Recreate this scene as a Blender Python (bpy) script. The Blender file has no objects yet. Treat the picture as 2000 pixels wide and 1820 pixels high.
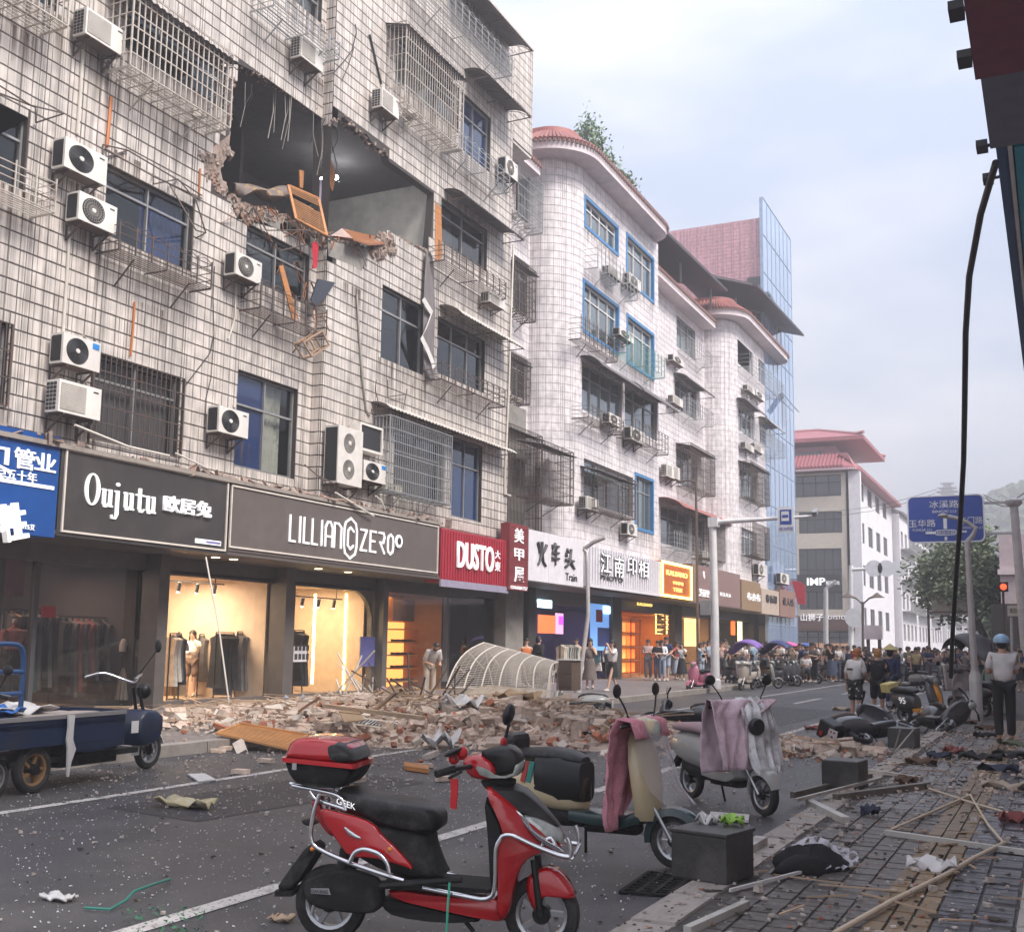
import bpy, bmesh, math, random
from mathutils import Vector as V, Matrix as MX
from mathutils.geometry import tessellate_polygon
random.seed(7)
S = bpy.context.scene
COL = S.collection
R = math.radians
# ---------------------------------------------------------------- camera
CF, CYAW, CPITCH, CROLL, CCY, CH = 2200.0, 0.450605736, 0.131347015, -0.0151046692, 965.0, 1.6
_f = V((-math.sin(CYAW)*math.cos(CPITCH), math.cos(CYAW)*math.cos(CPITCH), math.sin(CPITCH)))
_r = V((math.cos(CYAW), math.sin(CYAW), 0)); _d = _f.cross(_r)
_rt = math.cos(CROLL)*_r + math.sin(CROLL)*_d; _dn = -math.sin(CROLL)*_r + math.cos(CROLL)*_d
cam = bpy.data.cameras.new('camera'); co = bpy.data.objects.new('camera', cam); COL.objects.link(co)
cam.sensor_width = 36; cam.lens = 36*CF/2000; cam.shift_y = (CCY-910)/2000; cam.clip_end = 3000; cam.clip_start = .05
co.matrix_world = MX((( _rt.x,-_dn.x,-_f.x,0),(_rt.y,-_dn.y,-_f.y,0),(_rt.z,-_dn.z,-_f.z,CH),(0,0,0,1)))
S.camera = co
C0 = V((0,0,CH))
def ray(x,y): return _rt*((x-1000)/CF) + _dn*((y-CCY)/CF) + _f
def pX(x,y,X): d = ray(x,y); return C0 + d*(X/d.x)          # photo point on a wall parallel to the street
def pY(x,y,Y): d = ray(x,y); return C0 + d*(Y/d.y)          # ... on a wall across the street
def pG(x,y,z=0): d = ray(x,y); return C0 + d*((z-CH)/d.z)   # ... on the ground
# ---------------------------------------------------------------- light
W = bpy.data.worlds.new('World'); S.world = W; W.use_nodes = True
nt = W.node_tree; N = nt.nodes; L = nt.links; N.clear()
SUN_EL, SUN_ROT = R(46), R(105)
sky = N.new('ShaderNodeTexSky'); sky.sky_type = 'NISHITA'; sky.sun_disc = False
sky.sun_elevation = SUN_EL; sky.sun_rotation = SUN_ROT; sky.air_density = 1.2; sky.dust_density = 3
tc = N.new('ShaderNodeTexCoord'); mp = N.new('ShaderNodeMapping'); mp.inputs['Scale'].default_value = (1.6,1.6,5)
nz = N.new('ShaderNodeTexNoise'); nz.inputs['Scale'].default_value = 1.7; nz.inputs['Detail'].default_value = 6; nz.inputs['Roughness'].default_value = .5
cr = N.new('ShaderNodeValToRGB'); cr.color_ramp.elements[0].position = .36; cr.color_ramp.elements[1].position = .62
cr.color_ramp.elements[0].color = (2.9,3.35,4.3,1); cr.color_ramp.elements[1].color = (4.85,4.85,5.2,1)
mx = N.new('ShaderNodeMix'); mx.data_type = 'RGBA'; mx.inputs[0].default_value = .88
bg = N.new('ShaderNodeBackground'); bg.inputs['Strength'].default_value = .1
out = N.new('ShaderNodeOutputWorld')
L.new(tc.outputs['Generated'], mp.inputs['Vector']); L.new(mp.outputs[0], nz.inputs['Vector']); L.new(nz.outputs['Fac'], cr.inputs[0])
sp = N.new('ShaderNodeSeparateXYZ'); L.new(tc.outputs['Generated'], sp.inputs[0])
zr = N.new('ShaderNodeMapRange'); zr.inputs[1].default_value = .3; zr.inputs[2].default_value = 1.; zr.inputs[3].default_value = 1.; zr.inputs[4].default_value = 1.5; L.new(sp.outputs[2], zr.inputs[0])   # overcast: brighter overhead
zs = N.new('ShaderNodeVectorMath'); zs.operation = 'SCALE'; L.new(cr.outputs[0], zs.inputs[0]); L.new(zr.outputs[0], zs.inputs['Scale'])
L.new(sky.outputs[0], mx.inputs[6]); L.new(zs.outputs[0], mx.inputs[7]); L.new(mx.outputs[2], bg.inputs['Color']); L.new(bg.outputs[0], out.inputs[0])
sl = bpy.data.lights.new('sun','SUN'); sl.energy = 2.5; sl.angle = R(20); sl.color = (1,.95,.88)
so = bpy.data.objects.new('sun', sl); COL.objects.link(so)
# light comes from behind the camera's right shoulder, high
so.rotation_euler = V((-.76,.20,-.82)).to_track_quat('-Z','Y').to_euler()
vs = S.view_settings; vs.view_transform = 'Standard'; vs.look = 'None'; vs.exposure = 1.3; vs.gamma = 1; vs.use_curve_mapping = False
S.cycles.use_denoising = True; S.cycles.max_bounces = 6; S.cycles.transparent_max_bounces = 10; S.cycles.volume_bounces = 0
S.cycles.diffuse_bounces = 3; S.cycles.glossy_bounces = 3; S.cycles.caustics_reflective = False; S.cycles.caustics_refractive = False
# ---------------------------------------------------------------- materials
MAT = {}
def mk(name, col, rough=.6, metal=0., var=.12, sc=4., bump=0., bsc=40., stretch=None, emit=0., coat=0., spec=.5, rnd=0., speck=None, sub=0., dirt=None, alpha=1.):
    """procedural material: base colour broken by noise, optional bump, per-object variation, dirt (colour, scale, amount)"""
    if name in MAT: return MAT[name]
    m = bpy.data.materials.new(name); m.use_nodes = True; t = m.node_tree; n = t.nodes; l = t.links
    b = n['Principled BSDF']; b.inputs['Roughness'].default_value = rough; b.inputs['Metallic'].default_value = metal
    b.inputs['Specular IOR Level'].default_value = spec; b.inputs['Coat Weight'].default_value = coat; b.inputs['Coat Roughness'].default_value = .06
    tcn = n.new('ShaderNodeTexCoord'); src = tcn.outputs['Object']
    if stretch:
        mpn = n.new('ShaderNodeMapping'); mpn.inputs['Scale'].default_value = stretch; l.new(src, mpn.inputs[0]); src = mpn.outputs[0]
    x = n.new('ShaderNodeTexNoise'); x.inputs['Scale'].default_value = sc; x.inputs['Detail'].default_value = 5; l.new(src, x.inputs['Vector'])
    r = n.new('ShaderNodeMapRange'); r.inputs[1].default_value = .25; r.inputs[2].default_value = .75
    r.inputs[3].default_value = 1-var; r.inputs[4].default_value = 1+var; l.new(x.outputs['Fac'], r.inputs[0]); fac = r.outputs[0]
    if rnd:
        oi = n.new('ShaderNodeObjectInfo'); r2 = n.new('ShaderNodeMapRange'); r2.inputs[3].default_value = 1-rnd; r2.inputs[4].default_value = 1+rnd
        l.new(oi.outputs['Random'], r2.inputs[0]); mu = n.new('ShaderNodeMath'); mu.operation = 'MULTIPLY'; l.new(fac, mu.inputs[0]); l.new(r2.outputs[0], mu.inputs[1]); fac = mu.outputs[0]
    vm = n.new('ShaderNodeVectorMath'); vm.operation = 'SCALE'; vm.inputs[0].default_value = col[:3]; l.new(fac, vm.inputs['Scale']); cs = vm.outputs[0]
    if dirt:
        dx = n.new('ShaderNodeTexNoise'); dx.inputs['Scale'].default_value = dirt[1]; dx.inputs['Detail'].default_value = 8; dx.inputs['Roughness'].default_value = .65
        ds = tcn.outputs['Object']
        if len(dirt) > 3:
            dm = n.new('ShaderNodeMapping'); dm.inputs['Scale'].default_value = dirt[3]; l.new(ds, dm.inputs[0]); ds = dm.outputs[0]
        l.new(ds, dx.inputs['Vector']); dr = n.new('ShaderNodeMapRange'); dr.inputs[1].default_value = .5; dr.inputs[2].default_value = .72; dr.inputs[3].default_value = 0; dr.inputs[4].default_value = dirt[2]
        l.new(dx.outputs['Fac'], dr.inputs[0]); mi = n.new('ShaderNodeMix'); mi.data_type = 'RGBA'; l.new(dr.outputs[0], mi.inputs[0]); l.new(cs, mi.inputs[6]); mi.inputs[7].default_value = (*dirt[0],1); cs = mi.outputs[2]
    if speck:   # (colour, scale, threshold)
        vo = n.new('ShaderNodeTexVoronoi'); vo.inputs['Scale'].default_value = speck[1]; l.new(tcn.outputs['Object'], vo.inputs['Vector'])
        lt = n.new('ShaderNodeMath'); lt.operation = 'LESS_THAN'; lt.inputs[1].default_value = speck[2]; l.new(vo.outputs['Distance'], lt.inputs[0])
        mi = n.new('ShaderNodeMix'); mi.data_type = 'RGBA'; l.new(lt.outputs[0], mi.inputs[0]); l.new(cs, mi.inputs[6]); mi.inputs[7].default_value = (*speck[0],1); cs = mi.outputs[2]
    l.new(cs, b.inputs['Base Color'])
    if bump:
        bx = n.new('ShaderNodeTexNoise'); bx.inputs['Scale'].default_value = bsc; bx.inputs['Detail'].default_value = 6; l.new(src, bx.inputs['Vector'])
        bu = n.new('ShaderNodeBump'); bu.inputs['Strength'].default_value = bump; bu.inputs['Distance'].default_value = .02; l.new(bx.outputs['Fac'], bu.inputs['Height']); l.new(bu.outputs[0], b.inputs['Normal'])
    if emit: l.new(cs, b.inputs['Emission Color']); b.inputs['Emission Strength'].default_value = emit
    if alpha < 1: b.inputs['Alpha'].default_value = alpha
    MAT[name] = m; return m
def glass(name, tint=(.9,.93,.95), refl=.09, gl_col=(.9,.95,1), solid=0., scol=(.02,.025,.03)):
    """thin pane: fresnel reflection over a tinted see-through layer, with a share of solid colour (dirt, film)"""
    if name in MAT: return MAT[name]
    m = bpy.data.materials.new(name); m.use_nodes = True; t = m.node_tree; n = t.nodes; l = t.links; n.clear()
    o = n.new('ShaderNodeOutputMaterial'); tr = n.new('ShaderNodeBsdfTransparent'); tr.inputs[0].default_value = (*tint,1)
    df = n.new('ShaderNodeBsdfDiffuse'); df.inputs[0].default_value = (*scol,1); gl = n.new('ShaderNodeBsdfGlossy'); gl.inputs[0].default_value = (*gl_col,1); gl.inputs['Roughness'].default_value = .04
    m1 = n.new('ShaderNodeMixShader'); m1.inputs[0].default_value = solid; l.new(tr.outputs[0], m1.inputs[1]); l.new(df.outputs[0], m1.inputs[2])
    fr = n.new('ShaderNodeLayerWeight'); fr.inputs[0].default_value = .5; pw = n.new('ShaderNodeMath'); pw.operation = 'POWER'; pw.inputs[1].default_value = 3.5; l.new(fr.outputs['Facing'], pw.inputs[0])
    ad = n.new('ShaderNodeMath'); ad.operation = 'MULTIPLY_ADD'; ad.inputs[1].default_value = .75; ad.inputs[2].default_value = refl; ad.use_clamp = True; l.new(pw.outputs[0], ad.inputs[0])
    m2 = n.new('ShaderNodeMixShader'); l.new(ad.outputs[0], m2.inputs[0]); l.new(m1.outputs[0], m2.inputs[1]); l.new(gl.outputs[0], m2.inputs[2]); l.new(m2.outputs[0], o.inputs[0])
    MAT[name] = m; return m
def glow(name, col, e):
    if name in MAT: return MAT[name]
    m = bpy.data.materials.new(name); m.use_nodes = True; b = m.node_tree.nodes['Principled BSDF']
    b.inputs['Base Color'].default_value = (*col,1); b.inputs['Emission Color'].default_value = (*col,1); b.inputs['Emission Strength'].default_value = e; b.inputs['Roughness'].default_value = .5
    MAT[name] = m; return m
def tile_mat(name, col, grime, amount, rib=.62):
    """glazed wall tile: fine upright ribs, streaks running down, per-tile tone"""
    m = bpy.data.materials.new(name); m.use_nodes = True; t = m.node_tree; n = t.nodes; l = t.links
    b = n['Principled BSDF']; b.inputs['Roughness'].default_value = .42
    g = n.new('ShaderNodeNewGeometry')
    def noise(scale, s, det=4, ro=.6):
        mpn = n.new('ShaderNodeMapping'); mpn.inputs['Scale'].default_value = s; l.new(g.outputs['Position'], mpn.inputs[0])
        x = n.new('ShaderNodeTexNoise'); x.inputs['Scale'].default_value = scale; x.inputs['Detail'].default_value = det; x.inputs['Roughness'].default_value = ro; l.new(mpn.outputs[0], x.inputs['Vector']); return x.outputs['Fac']
    def ramp(v, a, bb, lo, hi):
        r = n.new('ShaderNodeMapRange'); r.inputs[1].default_value = a; r.inputs[2].default_value = bb; r.inputs[3].default_value = lo; r.inputs[4].default_value = hi; l.new(v, r.inputs[0]); return r.outputs[0]
    def mul(a, bb):
        q = n.new('ShaderNodeMath'); q.operation = 'MULTIPLY'; l.new(a, q.inputs[0]); l.new(bb, q.inputs[1]); return q.outputs[0]
    ribs = ramp(noise(1, (16,16,.06), 2), .38, .50, rib, 1.0)        # upright tile joints too fine to build
    streak = ramp(noise(1, (3.2,3.2,.16), 6, .7), .52, .74, 0, amount)
    cloud = ramp(noise(.5, (1,1,1), 3), .3, .7, .86, 1.12)
    tone = ramp(noise(1, (5,5,3.4), 0), .3, .7, .86, 1.1)
    vm = n.new('ShaderNodeVectorMath'); vm.operation = 'SCALE'; vm.inputs[0].default_value = col; l.new(mul(mul(ribs, cloud), tone), vm.inputs['Scale'])
    mi = n.new('ShaderNodeMix'); mi.data_type = 'RGBA'; l.new(streak, mi.inputs[0]); l.new(vm.outputs[0], mi.inputs[6]); mi.inputs[7].default_value = (*grime,1)
    l.new(mi.outputs[2], b.inputs['Base Color']); MAT[name] = m; return m
# ---------------------------------------------------------------- mesh building
def tag(o, label=None, cat=None, group=None, kind=None):
    if label: o['label'] = label
    if cat: o['category'] = cat
    if group: o['group'] = group
    if kind: o['kind'] = kind
    return o
def empty(name, loc=(0,0,0), label=None, cat=None, group=None, rz=0., rot=None, kind=None):
    o = bpy.data.objects.new(name, None); COL.objects.link(o); o.empty_display_size = .2
    o.location = loc; o.rotation_euler = rot or (0,0,rz)
    return tag(o, label, cat, group, kind)
def basis(o): return MX.Translation(o.location) @ o.rotation_euler.to_matrix().to_4x4()
def copy_tree(o, parent=None, mats=None):
    c = o.copy(); COL.objects.link(c); c.parent = parent
    if mats and o.type == 'MESH':
        for i, s in enumerate(c.material_slots):
            nm = s.material.name if s.material else ''
            if nm in mats: s.link = 'OBJECT'; s.material = mats[nm]
    for ch in [x for x in bpy.data.objects if x.parent == o] if False else list(KIDS.get(o.name, ())): copy_tree(ch, c, mats); 
    return c
KIDS = {}
class MB:
    def __init__(s): s.v = []; s.f = []; s.mi = []; s.c = 0
    def add(s, vs, fs):
        b = len(s.v); s.v += [tuple(p) for p in vs]; s.f += [tuple(i+b for i in f) for f in fs]; s.mi += [s.c]*len(fs); return s
    def box(s, c, d, rot=None):
        c = V(c); q = []
        for sx in (-.5,.5):
            for sy in (-.5,.5):
                for sz in (-.5,.5):
                    p = V((sx*d[0], sy*d[1], sz*d[2])); q.append(c + (rot @ p if rot else p))
        return s.add(q, [(0,1,3,2),(4,6,7,5),(0,4,5,1),(2,3,7,6),(0,2,6,4),(1,5,7,3)])
    def bx(s, a, b): return s.box(((a[0]+b[0])/2,(a[1]+b[1])/2,(a[2]+b[2])/2), (abs(b[0]-a[0]),abs(b[1]-a[1]),abs(b[2]-a[2])))
    def bar(s, p, q, w, h=None):
        p = V(p); q = V(q); d = q-p; ln = d.length
        if ln < 1e-6: return s
        return s.box((p+q)/2, (ln, w, h or w), d.to_track_quat('X','Z').to_matrix())
    def tube(s, pts, r, n=6, caps=True):
        pts = [V(p) for p in pts]; rs = r if isinstance(r,(list,tuple)) else [r]*len(pts); rings = []
        up = None
        for i, p in enumerate(pts):
            t = (pts[min(i+1,len(pts)-1)] - pts[max(i-1,0)]).normalized()
            if up is None: up = t.orthogonal().normalized()
            up = (up - t*up.dot(t)); up = up.normalized() if up.length > 1e-6 else t.orthogonal().normalized()
            w = t.cross(up); rings.append([p + (up*math.cos(2*math.pi*k/n) + w*math.sin(2*math.pi*k/n))*rs[i] for k in range(n)])
        return s.loft(rings, caps)
    def loft(s, rings, caps=True):
        n = len(rings[0]); q = [p for r in rings for p in r]; f = []
        for i in range(len(rings)-1):
            for k in range(n): f.append((i*n+k, i*n+(k+1)%n, (i+1)*n+(k+1)%n, (i+1)*n+k))
        if caps: f += [tuple(range(n-1,-1,-1)), tuple(range((len(rings)-1)*n, len(rings)*n))]
        return s.add(q, f)
    def lathe(s, prof, n=16, o=(0,0,0), rot=None, a0=0., a1=2*math.pi, caps=False):
        o = V(o); rings = []; full = abs(a1-a0-2*math.pi) < 1e-6; m = n if full else n+1
        q = []; f = []
        for r_, z_ in prof:
            for k in range(m):
                a = a0+(a1-a0)*k/n; p = V((r_*math.cos(a), r_*math.sin(a), z_)); q.append(o + (rot @ p if rot else p))
        for i in range(len(prof)-1):
            for k in range(n): f.append((i*m+k, i*m+(k+1)%m, (i+1)*m+(k+1)%m, (i+1)*m+k))
        if caps: f += [tuple(range(m-1,-1,-1)), tuple(range((len(prof)-1)*m, len(prof)*m))]
        return s.add(q, f)
    def ball(s, c, r, nu=12, nv=8, rot=None, z0=-1., z1=1.):
        r = r if isinstance(r,(tuple,list)) else (r,r,r); c = V(c); q = []; f = []
        for j in range(nv+1):
            ph = math.asin(z0)+(math.asin(z1)-math.asin(z0))*j/nv
            for i in range(nu):
                a = 2*math.pi*i/nu; p = V((r[0]*math.cos(ph)*math.cos(a), r[1]*math.cos(ph)*math.sin(a), r[2]*math.sin(ph))); q.append(c+(rot@p if rot else p))
        for j in range(nv):
            for i in range(nu): f.append((j*nu+i, j*nu+(i+1)%nu, (j+1)*nu+(i+1)%nu, (j+1)*nu+i))
        return s.add(q, f)
    def poly(s, pts, holes=(), fn=None, w0=0., w1=None, sides=True):
        """flat polygon (u,v) with holes mapped by fn(u,v,w); extruded from w0 to w1 when given"""
        loops = [list(pts)]+[list(h) for h in holes]; flat = [p for lp in loops for p in lp]
        tri = tessellate_polygon([[V((p[0],p[1],0)) for p in lp] for lp in loops]); n = len(flat)
        q = [fn(u,v,w0) for u,v in flat]; f = [tuple(t) for t in tri]
        if w1 is not None:
            q += [fn(u,v,w1) for u,v in flat]; f += [tuple(i+n for i in reversed(t)) for t in tri]
            if sides:
                b = 0
                for lp in loops:
                    k = len(lp)
                    for i in range(k): f.append((b+i, b+(i+1)%k, n+b+(i+1)%k, n+b+i))
                    b += k
        return s.add(q, f)
    def mesh(s, name, mats, off=None, smooth=0.):
        me = bpy.data.meshes.new(name); vs = s.v
        if off is not None: im = off.inverted(); vs = [tuple(im @ V(p)) for p in vs]
        me.from_pydata(vs, [], s.f)
        for m in (mats if isinstance(mats,(list,tuple)) else [mats]): me.materials.append(m)
        if any(s.mi): me.polygons.foreach_set('material_index', s.mi)
        bm = bmesh.new(); bm.from_mesh(me); bmesh.ops.recalc_face_normals(bm, faces=bm.faces); bm.to_mesh(me); bm.free()
        if smooth:
            me.polygons.foreach_set('use_smooth', [True]*len(me.polygons)); me.set_sharp_from_angle(angle=R(smooth))
        me.update(); return me
    def build(s, name, mats, parent=None, w=False, smooth=0., bevel=0., sub=0, kind=None):
        off = basis(parent) if (w and parent) else None
        if w and parent and parent.parent: off = basis(parent.parent) @ off
        o = bpy.data.objects.new(name, s.mesh(name, mats, off, smooth)); COL.objects.link(o)
        if parent: par(o, parent)
        if bevel:
            b = o.modifiers.new('bevel','BEVEL'); b.width = bevel; b.segments = 2; b.limit_method = 'ANGLE'; b.angle_limit = R(40)
        if sub: q = o.modifiers.new('sub','SUBSURF'); q.levels = sub; q.render_levels = sub
        if kind: o['kind'] = kind
        return o
def par(o, parent): o.parent = parent; KIDS.setdefault(parent.name, []).append(o); return o
def inst(me, name, parent=None, loc=(0,0,0), rot=None, scale=None):
    o = bpy.data.objects.new(name, me); COL.objects.link(o); o.location = loc
    if rot is not None: o.rotation_euler = rot
    if scale is not None: o.scale = scale
    if parent: par(o, parent)
    return o
# text and skinned bodies are evaluated together at the end in a scratch scene
TS = bpy.data.scenes.new('scratch'); JOBS = []
def text(name, s, p, ux, uy, w, h, mat, parent, ext=.02, bold=0., stretch=True):
    """lettering filling a w x h box whose lower left corner is p"""
    c = bpy.data.curves.new(name,'FONT'); c.body = s; c.size = 1; c.extrude = .05; c.offset = bold; c.resolution_u = 3
    o = bpy.data.objects.new(name, c); TS.collection.objects.link(o); JOBS.append(('t', o, name, mat, parent, (V(p),V(ux),V(uy),w,h,ext,stretch)))
def skin(name, verts, edges, mat, parent, root=0, sub=1):
    me = bpy.data.meshes.new(name); me.from_pydata([v[0] for v in verts], edges, [])
    o = bpy.data.objects.new(name, me); TS.collection.objects.link(o); o.modifiers.new('skin','SKIN').use_smooth_shade = True
    sd = me.skin_vertices[0].data
    for i, v in enumerate(verts): sd[i].radius = v[1] if isinstance(v[1], tuple) else (v[1], v[1]); sd[i].use_root = (i == root)
    q = o.modifiers.new('s','SUBSURF'); q.levels = sub; q.render_levels = sub
    JOBS.append(('s', o, name, mat, parent, None))
def finish_jobs():
    vl = TS.view_layers[0]; vl.update(); dg = vl.depsgraph
    for kind, o, name, mat, parent, a in JOBS:
        me = bpy.data.meshes.new_from_object(o.evaluated_get(dg), depsgraph=dg); me.name = name
        if kind == 't':
            p, ux, uy, w, h, ext, stretch = a; vs = [v.co.copy() for v in me.vertices]
            if not vs: continue
            x0 = min(v.x for v in vs); x1 = max(v.x for v in vs); y0 = min(v.y for v in vs); y1 = max(v.y for v in vs)
            kx = w/max(x1-x0,1e-4); ky = h/max(y1-y0,1e-4)
            if not stretch: kx = ky = min(kx,ky)
            nn = ux.cross(uy); im = basis(parent).inverted()
            if parent.parent: im = (basis(parent.parent) @ basis(parent)).inverted()
            for v in me.vertices: c = v.co.copy(); v.co = im @ (p + ux*((c.x-x0)*kx) + uy*((c.y-y0)*ky) + nn*(ext*(c.z+.05)*10 + .003))
        else: me.polygons.foreach_set('use_smooth', [True]*len(me.polygons))
        me.materials.clear(); me.materials.append(mat); ob = bpy.data.objects.new(name, me); COL.objects.link(ob); par(ob, parent)
    for kind, o, *_ in JOBS: bpy.data.objects.remove(o)
    bpy.data.scenes.remove(TS)
def rnd(a, b): return random.uniform(a, b)
# ================================================================ materials used by the setting
T1 = tile_mat('tile_old', (.585,.525,.485), (.05,.042,.036), .6)
T2 = tile_mat('tile_white', (.74,.685,.70), (.22,.19,.19), .28, .82)
T3 = tile_mat('tile_pink', (.66,.36,.40), (.3,.2,.2), .2)
GROUT = mk('grout', (.055,.045,.042), .9)
GROUT2 = mk('grout_grey', (.38,.35,.36), .9)
CONC = mk('concrete', (.25,.23,.21), .9, bump=.6, bsc=9, dirt=((.1,.09,.08),1.5,.7))
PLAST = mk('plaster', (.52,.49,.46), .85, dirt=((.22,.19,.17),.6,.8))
PLASTD = mk('plaster_shaded', (.10,.09,.085), .95, dirt=((.03,.028,.026),.9,.7))  # plaster with the blown-open room's deep shade put into its colour
STEELB = mk('rusty_bar', (.11,.085,.075), .6, .3, dirt=((.16,.07,.04),4,.8))
STEELW = mk('pale_bar', (.52,.47,.42), .5, .1, dirt=((.25,.14,.08),3,.7))
STEELG = mk('galvanised', (.42,.43,.44), .4, .6)
ALU = mk('window_aluminium', (.36,.35,.35), .4, .5)
DARKFR = mk('dark_frame', (.06,.06,.065), .5)
BLUEFR = mk('blue_window_trim', (.05,.20,.42), .5)
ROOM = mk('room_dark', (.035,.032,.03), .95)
SHEET = mk('awning_sheet', (.14,.125,.13), .6, .1, dirt=((.25,.2,.18),2,.6))
SHEETW = mk('awning_pale', (.5,.46,.42), .6, dirt=((.16,.13,.1),3,.8))
RTILE = mk('roof_tile', (.31,.115,.105), .5, rnd=.25, dirt=((.2,.07,.06),4,.6))
WHITE = mk('painted_white', (.72,.70,.70), .5, dirt=((.35,.32,.3),2,.4))
STUCCO = mk('stucco', (.66,.58,.60), .8, dirt=((.4,.33,.35),.7,.5))
PANE = glass('window_pane', (.74,.78,.8), .05, solid=.12)
PANEB = glass('window_pane_blue', (.25,.4,.8), .07, solid=.35, scol=(.02,.07,.24))
PANEF = glass('window_pane_far', (.5,.6,.65), .12, solid=.5, scol=(.12,.16,.18))
CURT = mk('curtain_grey', (.20,.17,.16), .9); CURTW = mk('curtain_floral', (.62,.57,.46), .9, dirt=((.10,.14,.16),3,.8)); CURTB = mk('curtain_blue', (.03,.06,.2), .9)
ACW = mk('ac_white', (.70,.66,.62), .45, dirt=((.42,.36,.3),2.2,.5), rnd=.08)
ACD = mk('ac_dark', (.02,.02,.022), .5); ACG = mk('ac_mesh', (.36,.33,.3), .6, dirt=((.2,.16,.13),6,.7)); ACB = mk('ac_label_blue', (.02,.22,.6), .4)
def project(p):
    d = V(p)-C0; z = d.dot(_f); return (1000+CF*d.dot(_rt)/z, CCY+CF*d.dot(_dn)/z, z) if z > .1 else (-9e9,0,z)
def inpoly(x, y, P):
    c = False; j = len(P)-1
    for i in range(len(P)):
        if (P[i][1] > y) != (P[j][1] > y) and x < (P[j][0]-P[i][0])*(y-P[i][1])/(P[j][1]-P[i][1])+P[i][0]: c = not c
        j = i
    return c
def sub_rect(r, o):
    a0,a1,b0,b1 = r; c0,c1,d0,d1 = o
    if c0 >= a1 or c1 <= a0 or d0 >= b1 or d1 <= b0: return [r]
    q = []
    if c0 > a0: q.append((a0,c0,b0,b1))
    if c1 < a1: q.append((c1,a1,b0,b1))
    m0, m1 = max(a0,c0), min(a1,c1)
    if d0 > b0: q.append((m0,m1,b0,d0))
    if d1 < b1: q.append((m0,m1,d1,b1))
    return q
_u = MB().add([(-.5,0,-.5),(.5,0,-.5),(.5,0,.5),(-.5,0,.5),(-.47,-1,-.47),(.47,-1,-.47),(.47,-1,.47),(-.47,-1,.47)], [(4,5,6,7),(0,1,5,4),(1,2,6,5),(2,3,7,6),(3,0,4,7)])
UT = {}
def unit_tile(m):
    if m.name not in UT: UT[m.name] = _u.mesh('tile', m)
    return UT[m.name]
def tilewall(bld, segs, m, mg, rowh=.29, ws=(.1,.14,.2,.26,.33), n1=0, depth=.24, th=.014, gap=.013, name='wall'):
    """segs: (P0, P1, z0, z1, window openings (s0,s1,z0,z1), hole polygons (s,z), lost-tile polygons)"""
    cand = []; wm = MB()
    for P0, P1, z0, z1, ops, holes, lost in segs:
        P0 = V((*P0,0)); P1 = V((*P1,0)); t = (P1-P0); ln = t.length; t.normalize(); n = V((t.y,-t.x,0))
        fn = lambda s,z,w: P0+t*s+n*w+V((0,0,z))
        hl = [[(o[0],o[2]),(o[1],o[2]),(o[1],o[3]),(o[0],o[3])] for o in ops]+[list(h) for h in holes]
        wm.poly([(0,z0),(ln,z0),(ln,z1),(0,z1)], hl, fn, -depth, 0)
        cols = [0.]
        while cols[-1] < ln-.02: cols.append(min(ln, cols[-1]+random.choice(ws)))
        k = 0
        z = z0
        while z < z1-.03:
            zt = min(z1, z+rowh)
            for a, b in zip(cols, cols[1:]):
                rs = [(a,b,z,zt)]
                for o in ops: rs = [q for r in rs for q in sub_rect(r, o)]
                for r in rs:
                    w_, h_ = r[1]-r[0]-gap*random.choice((.5,.7,1,1.3)), r[3]-r[2]-gap
                    if w_ < .03 or h_ < .03: continue
                    cs, cz = (r[0]+r[1])/2, (r[2]+r[3])/2
                    if any(inpoly(cs,cz,h) for h in holes) or any(inpoly(cs,cz,h) for h in lost): continue
                    c = fn(cs,cz,0); px, py, dz = project(c); vis = 0 < px < 2000 and 0 < py < 1820
                    cand.append((-(w_*h_/dz**2) if vis else 1., c, w_, h_, t, n, math.atan2(t.y,t.x)))
            z = zt
    wall = wm.build(name, mg, bld, w=True)
    cand.sort(key=lambda q: q[0]); om = basis(bld).inverted()
    for a, c, w_, h_, t, n, ang in cand[:n1]: inst(unit_tile(m), 'tile', bld, om @ c, (0,0,ang), (w_,th*rnd(.7,1.4),h_))
    rest = MB()
    for a, c, w_, h_, t, n, ang in cand[n1:]:
        q = [c+t*(vx*w_)-n*(vy*th)+V((0,0,vz*h_)) for vx,vy,vz in _u.v]; rest.add(q, _u.f)
    rest.build('tiles', m, bld, w=True, kind='stuff')
    return wall
def PR(x0,y0,x1,y1,X): a = pX(x0,y0,X); b = pX(x1,y1,X); return (a.y,b.y,b.z,a.z)     # photo rectangle -> (Y0,Y1,Z0,Z1) on a street wall
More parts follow.
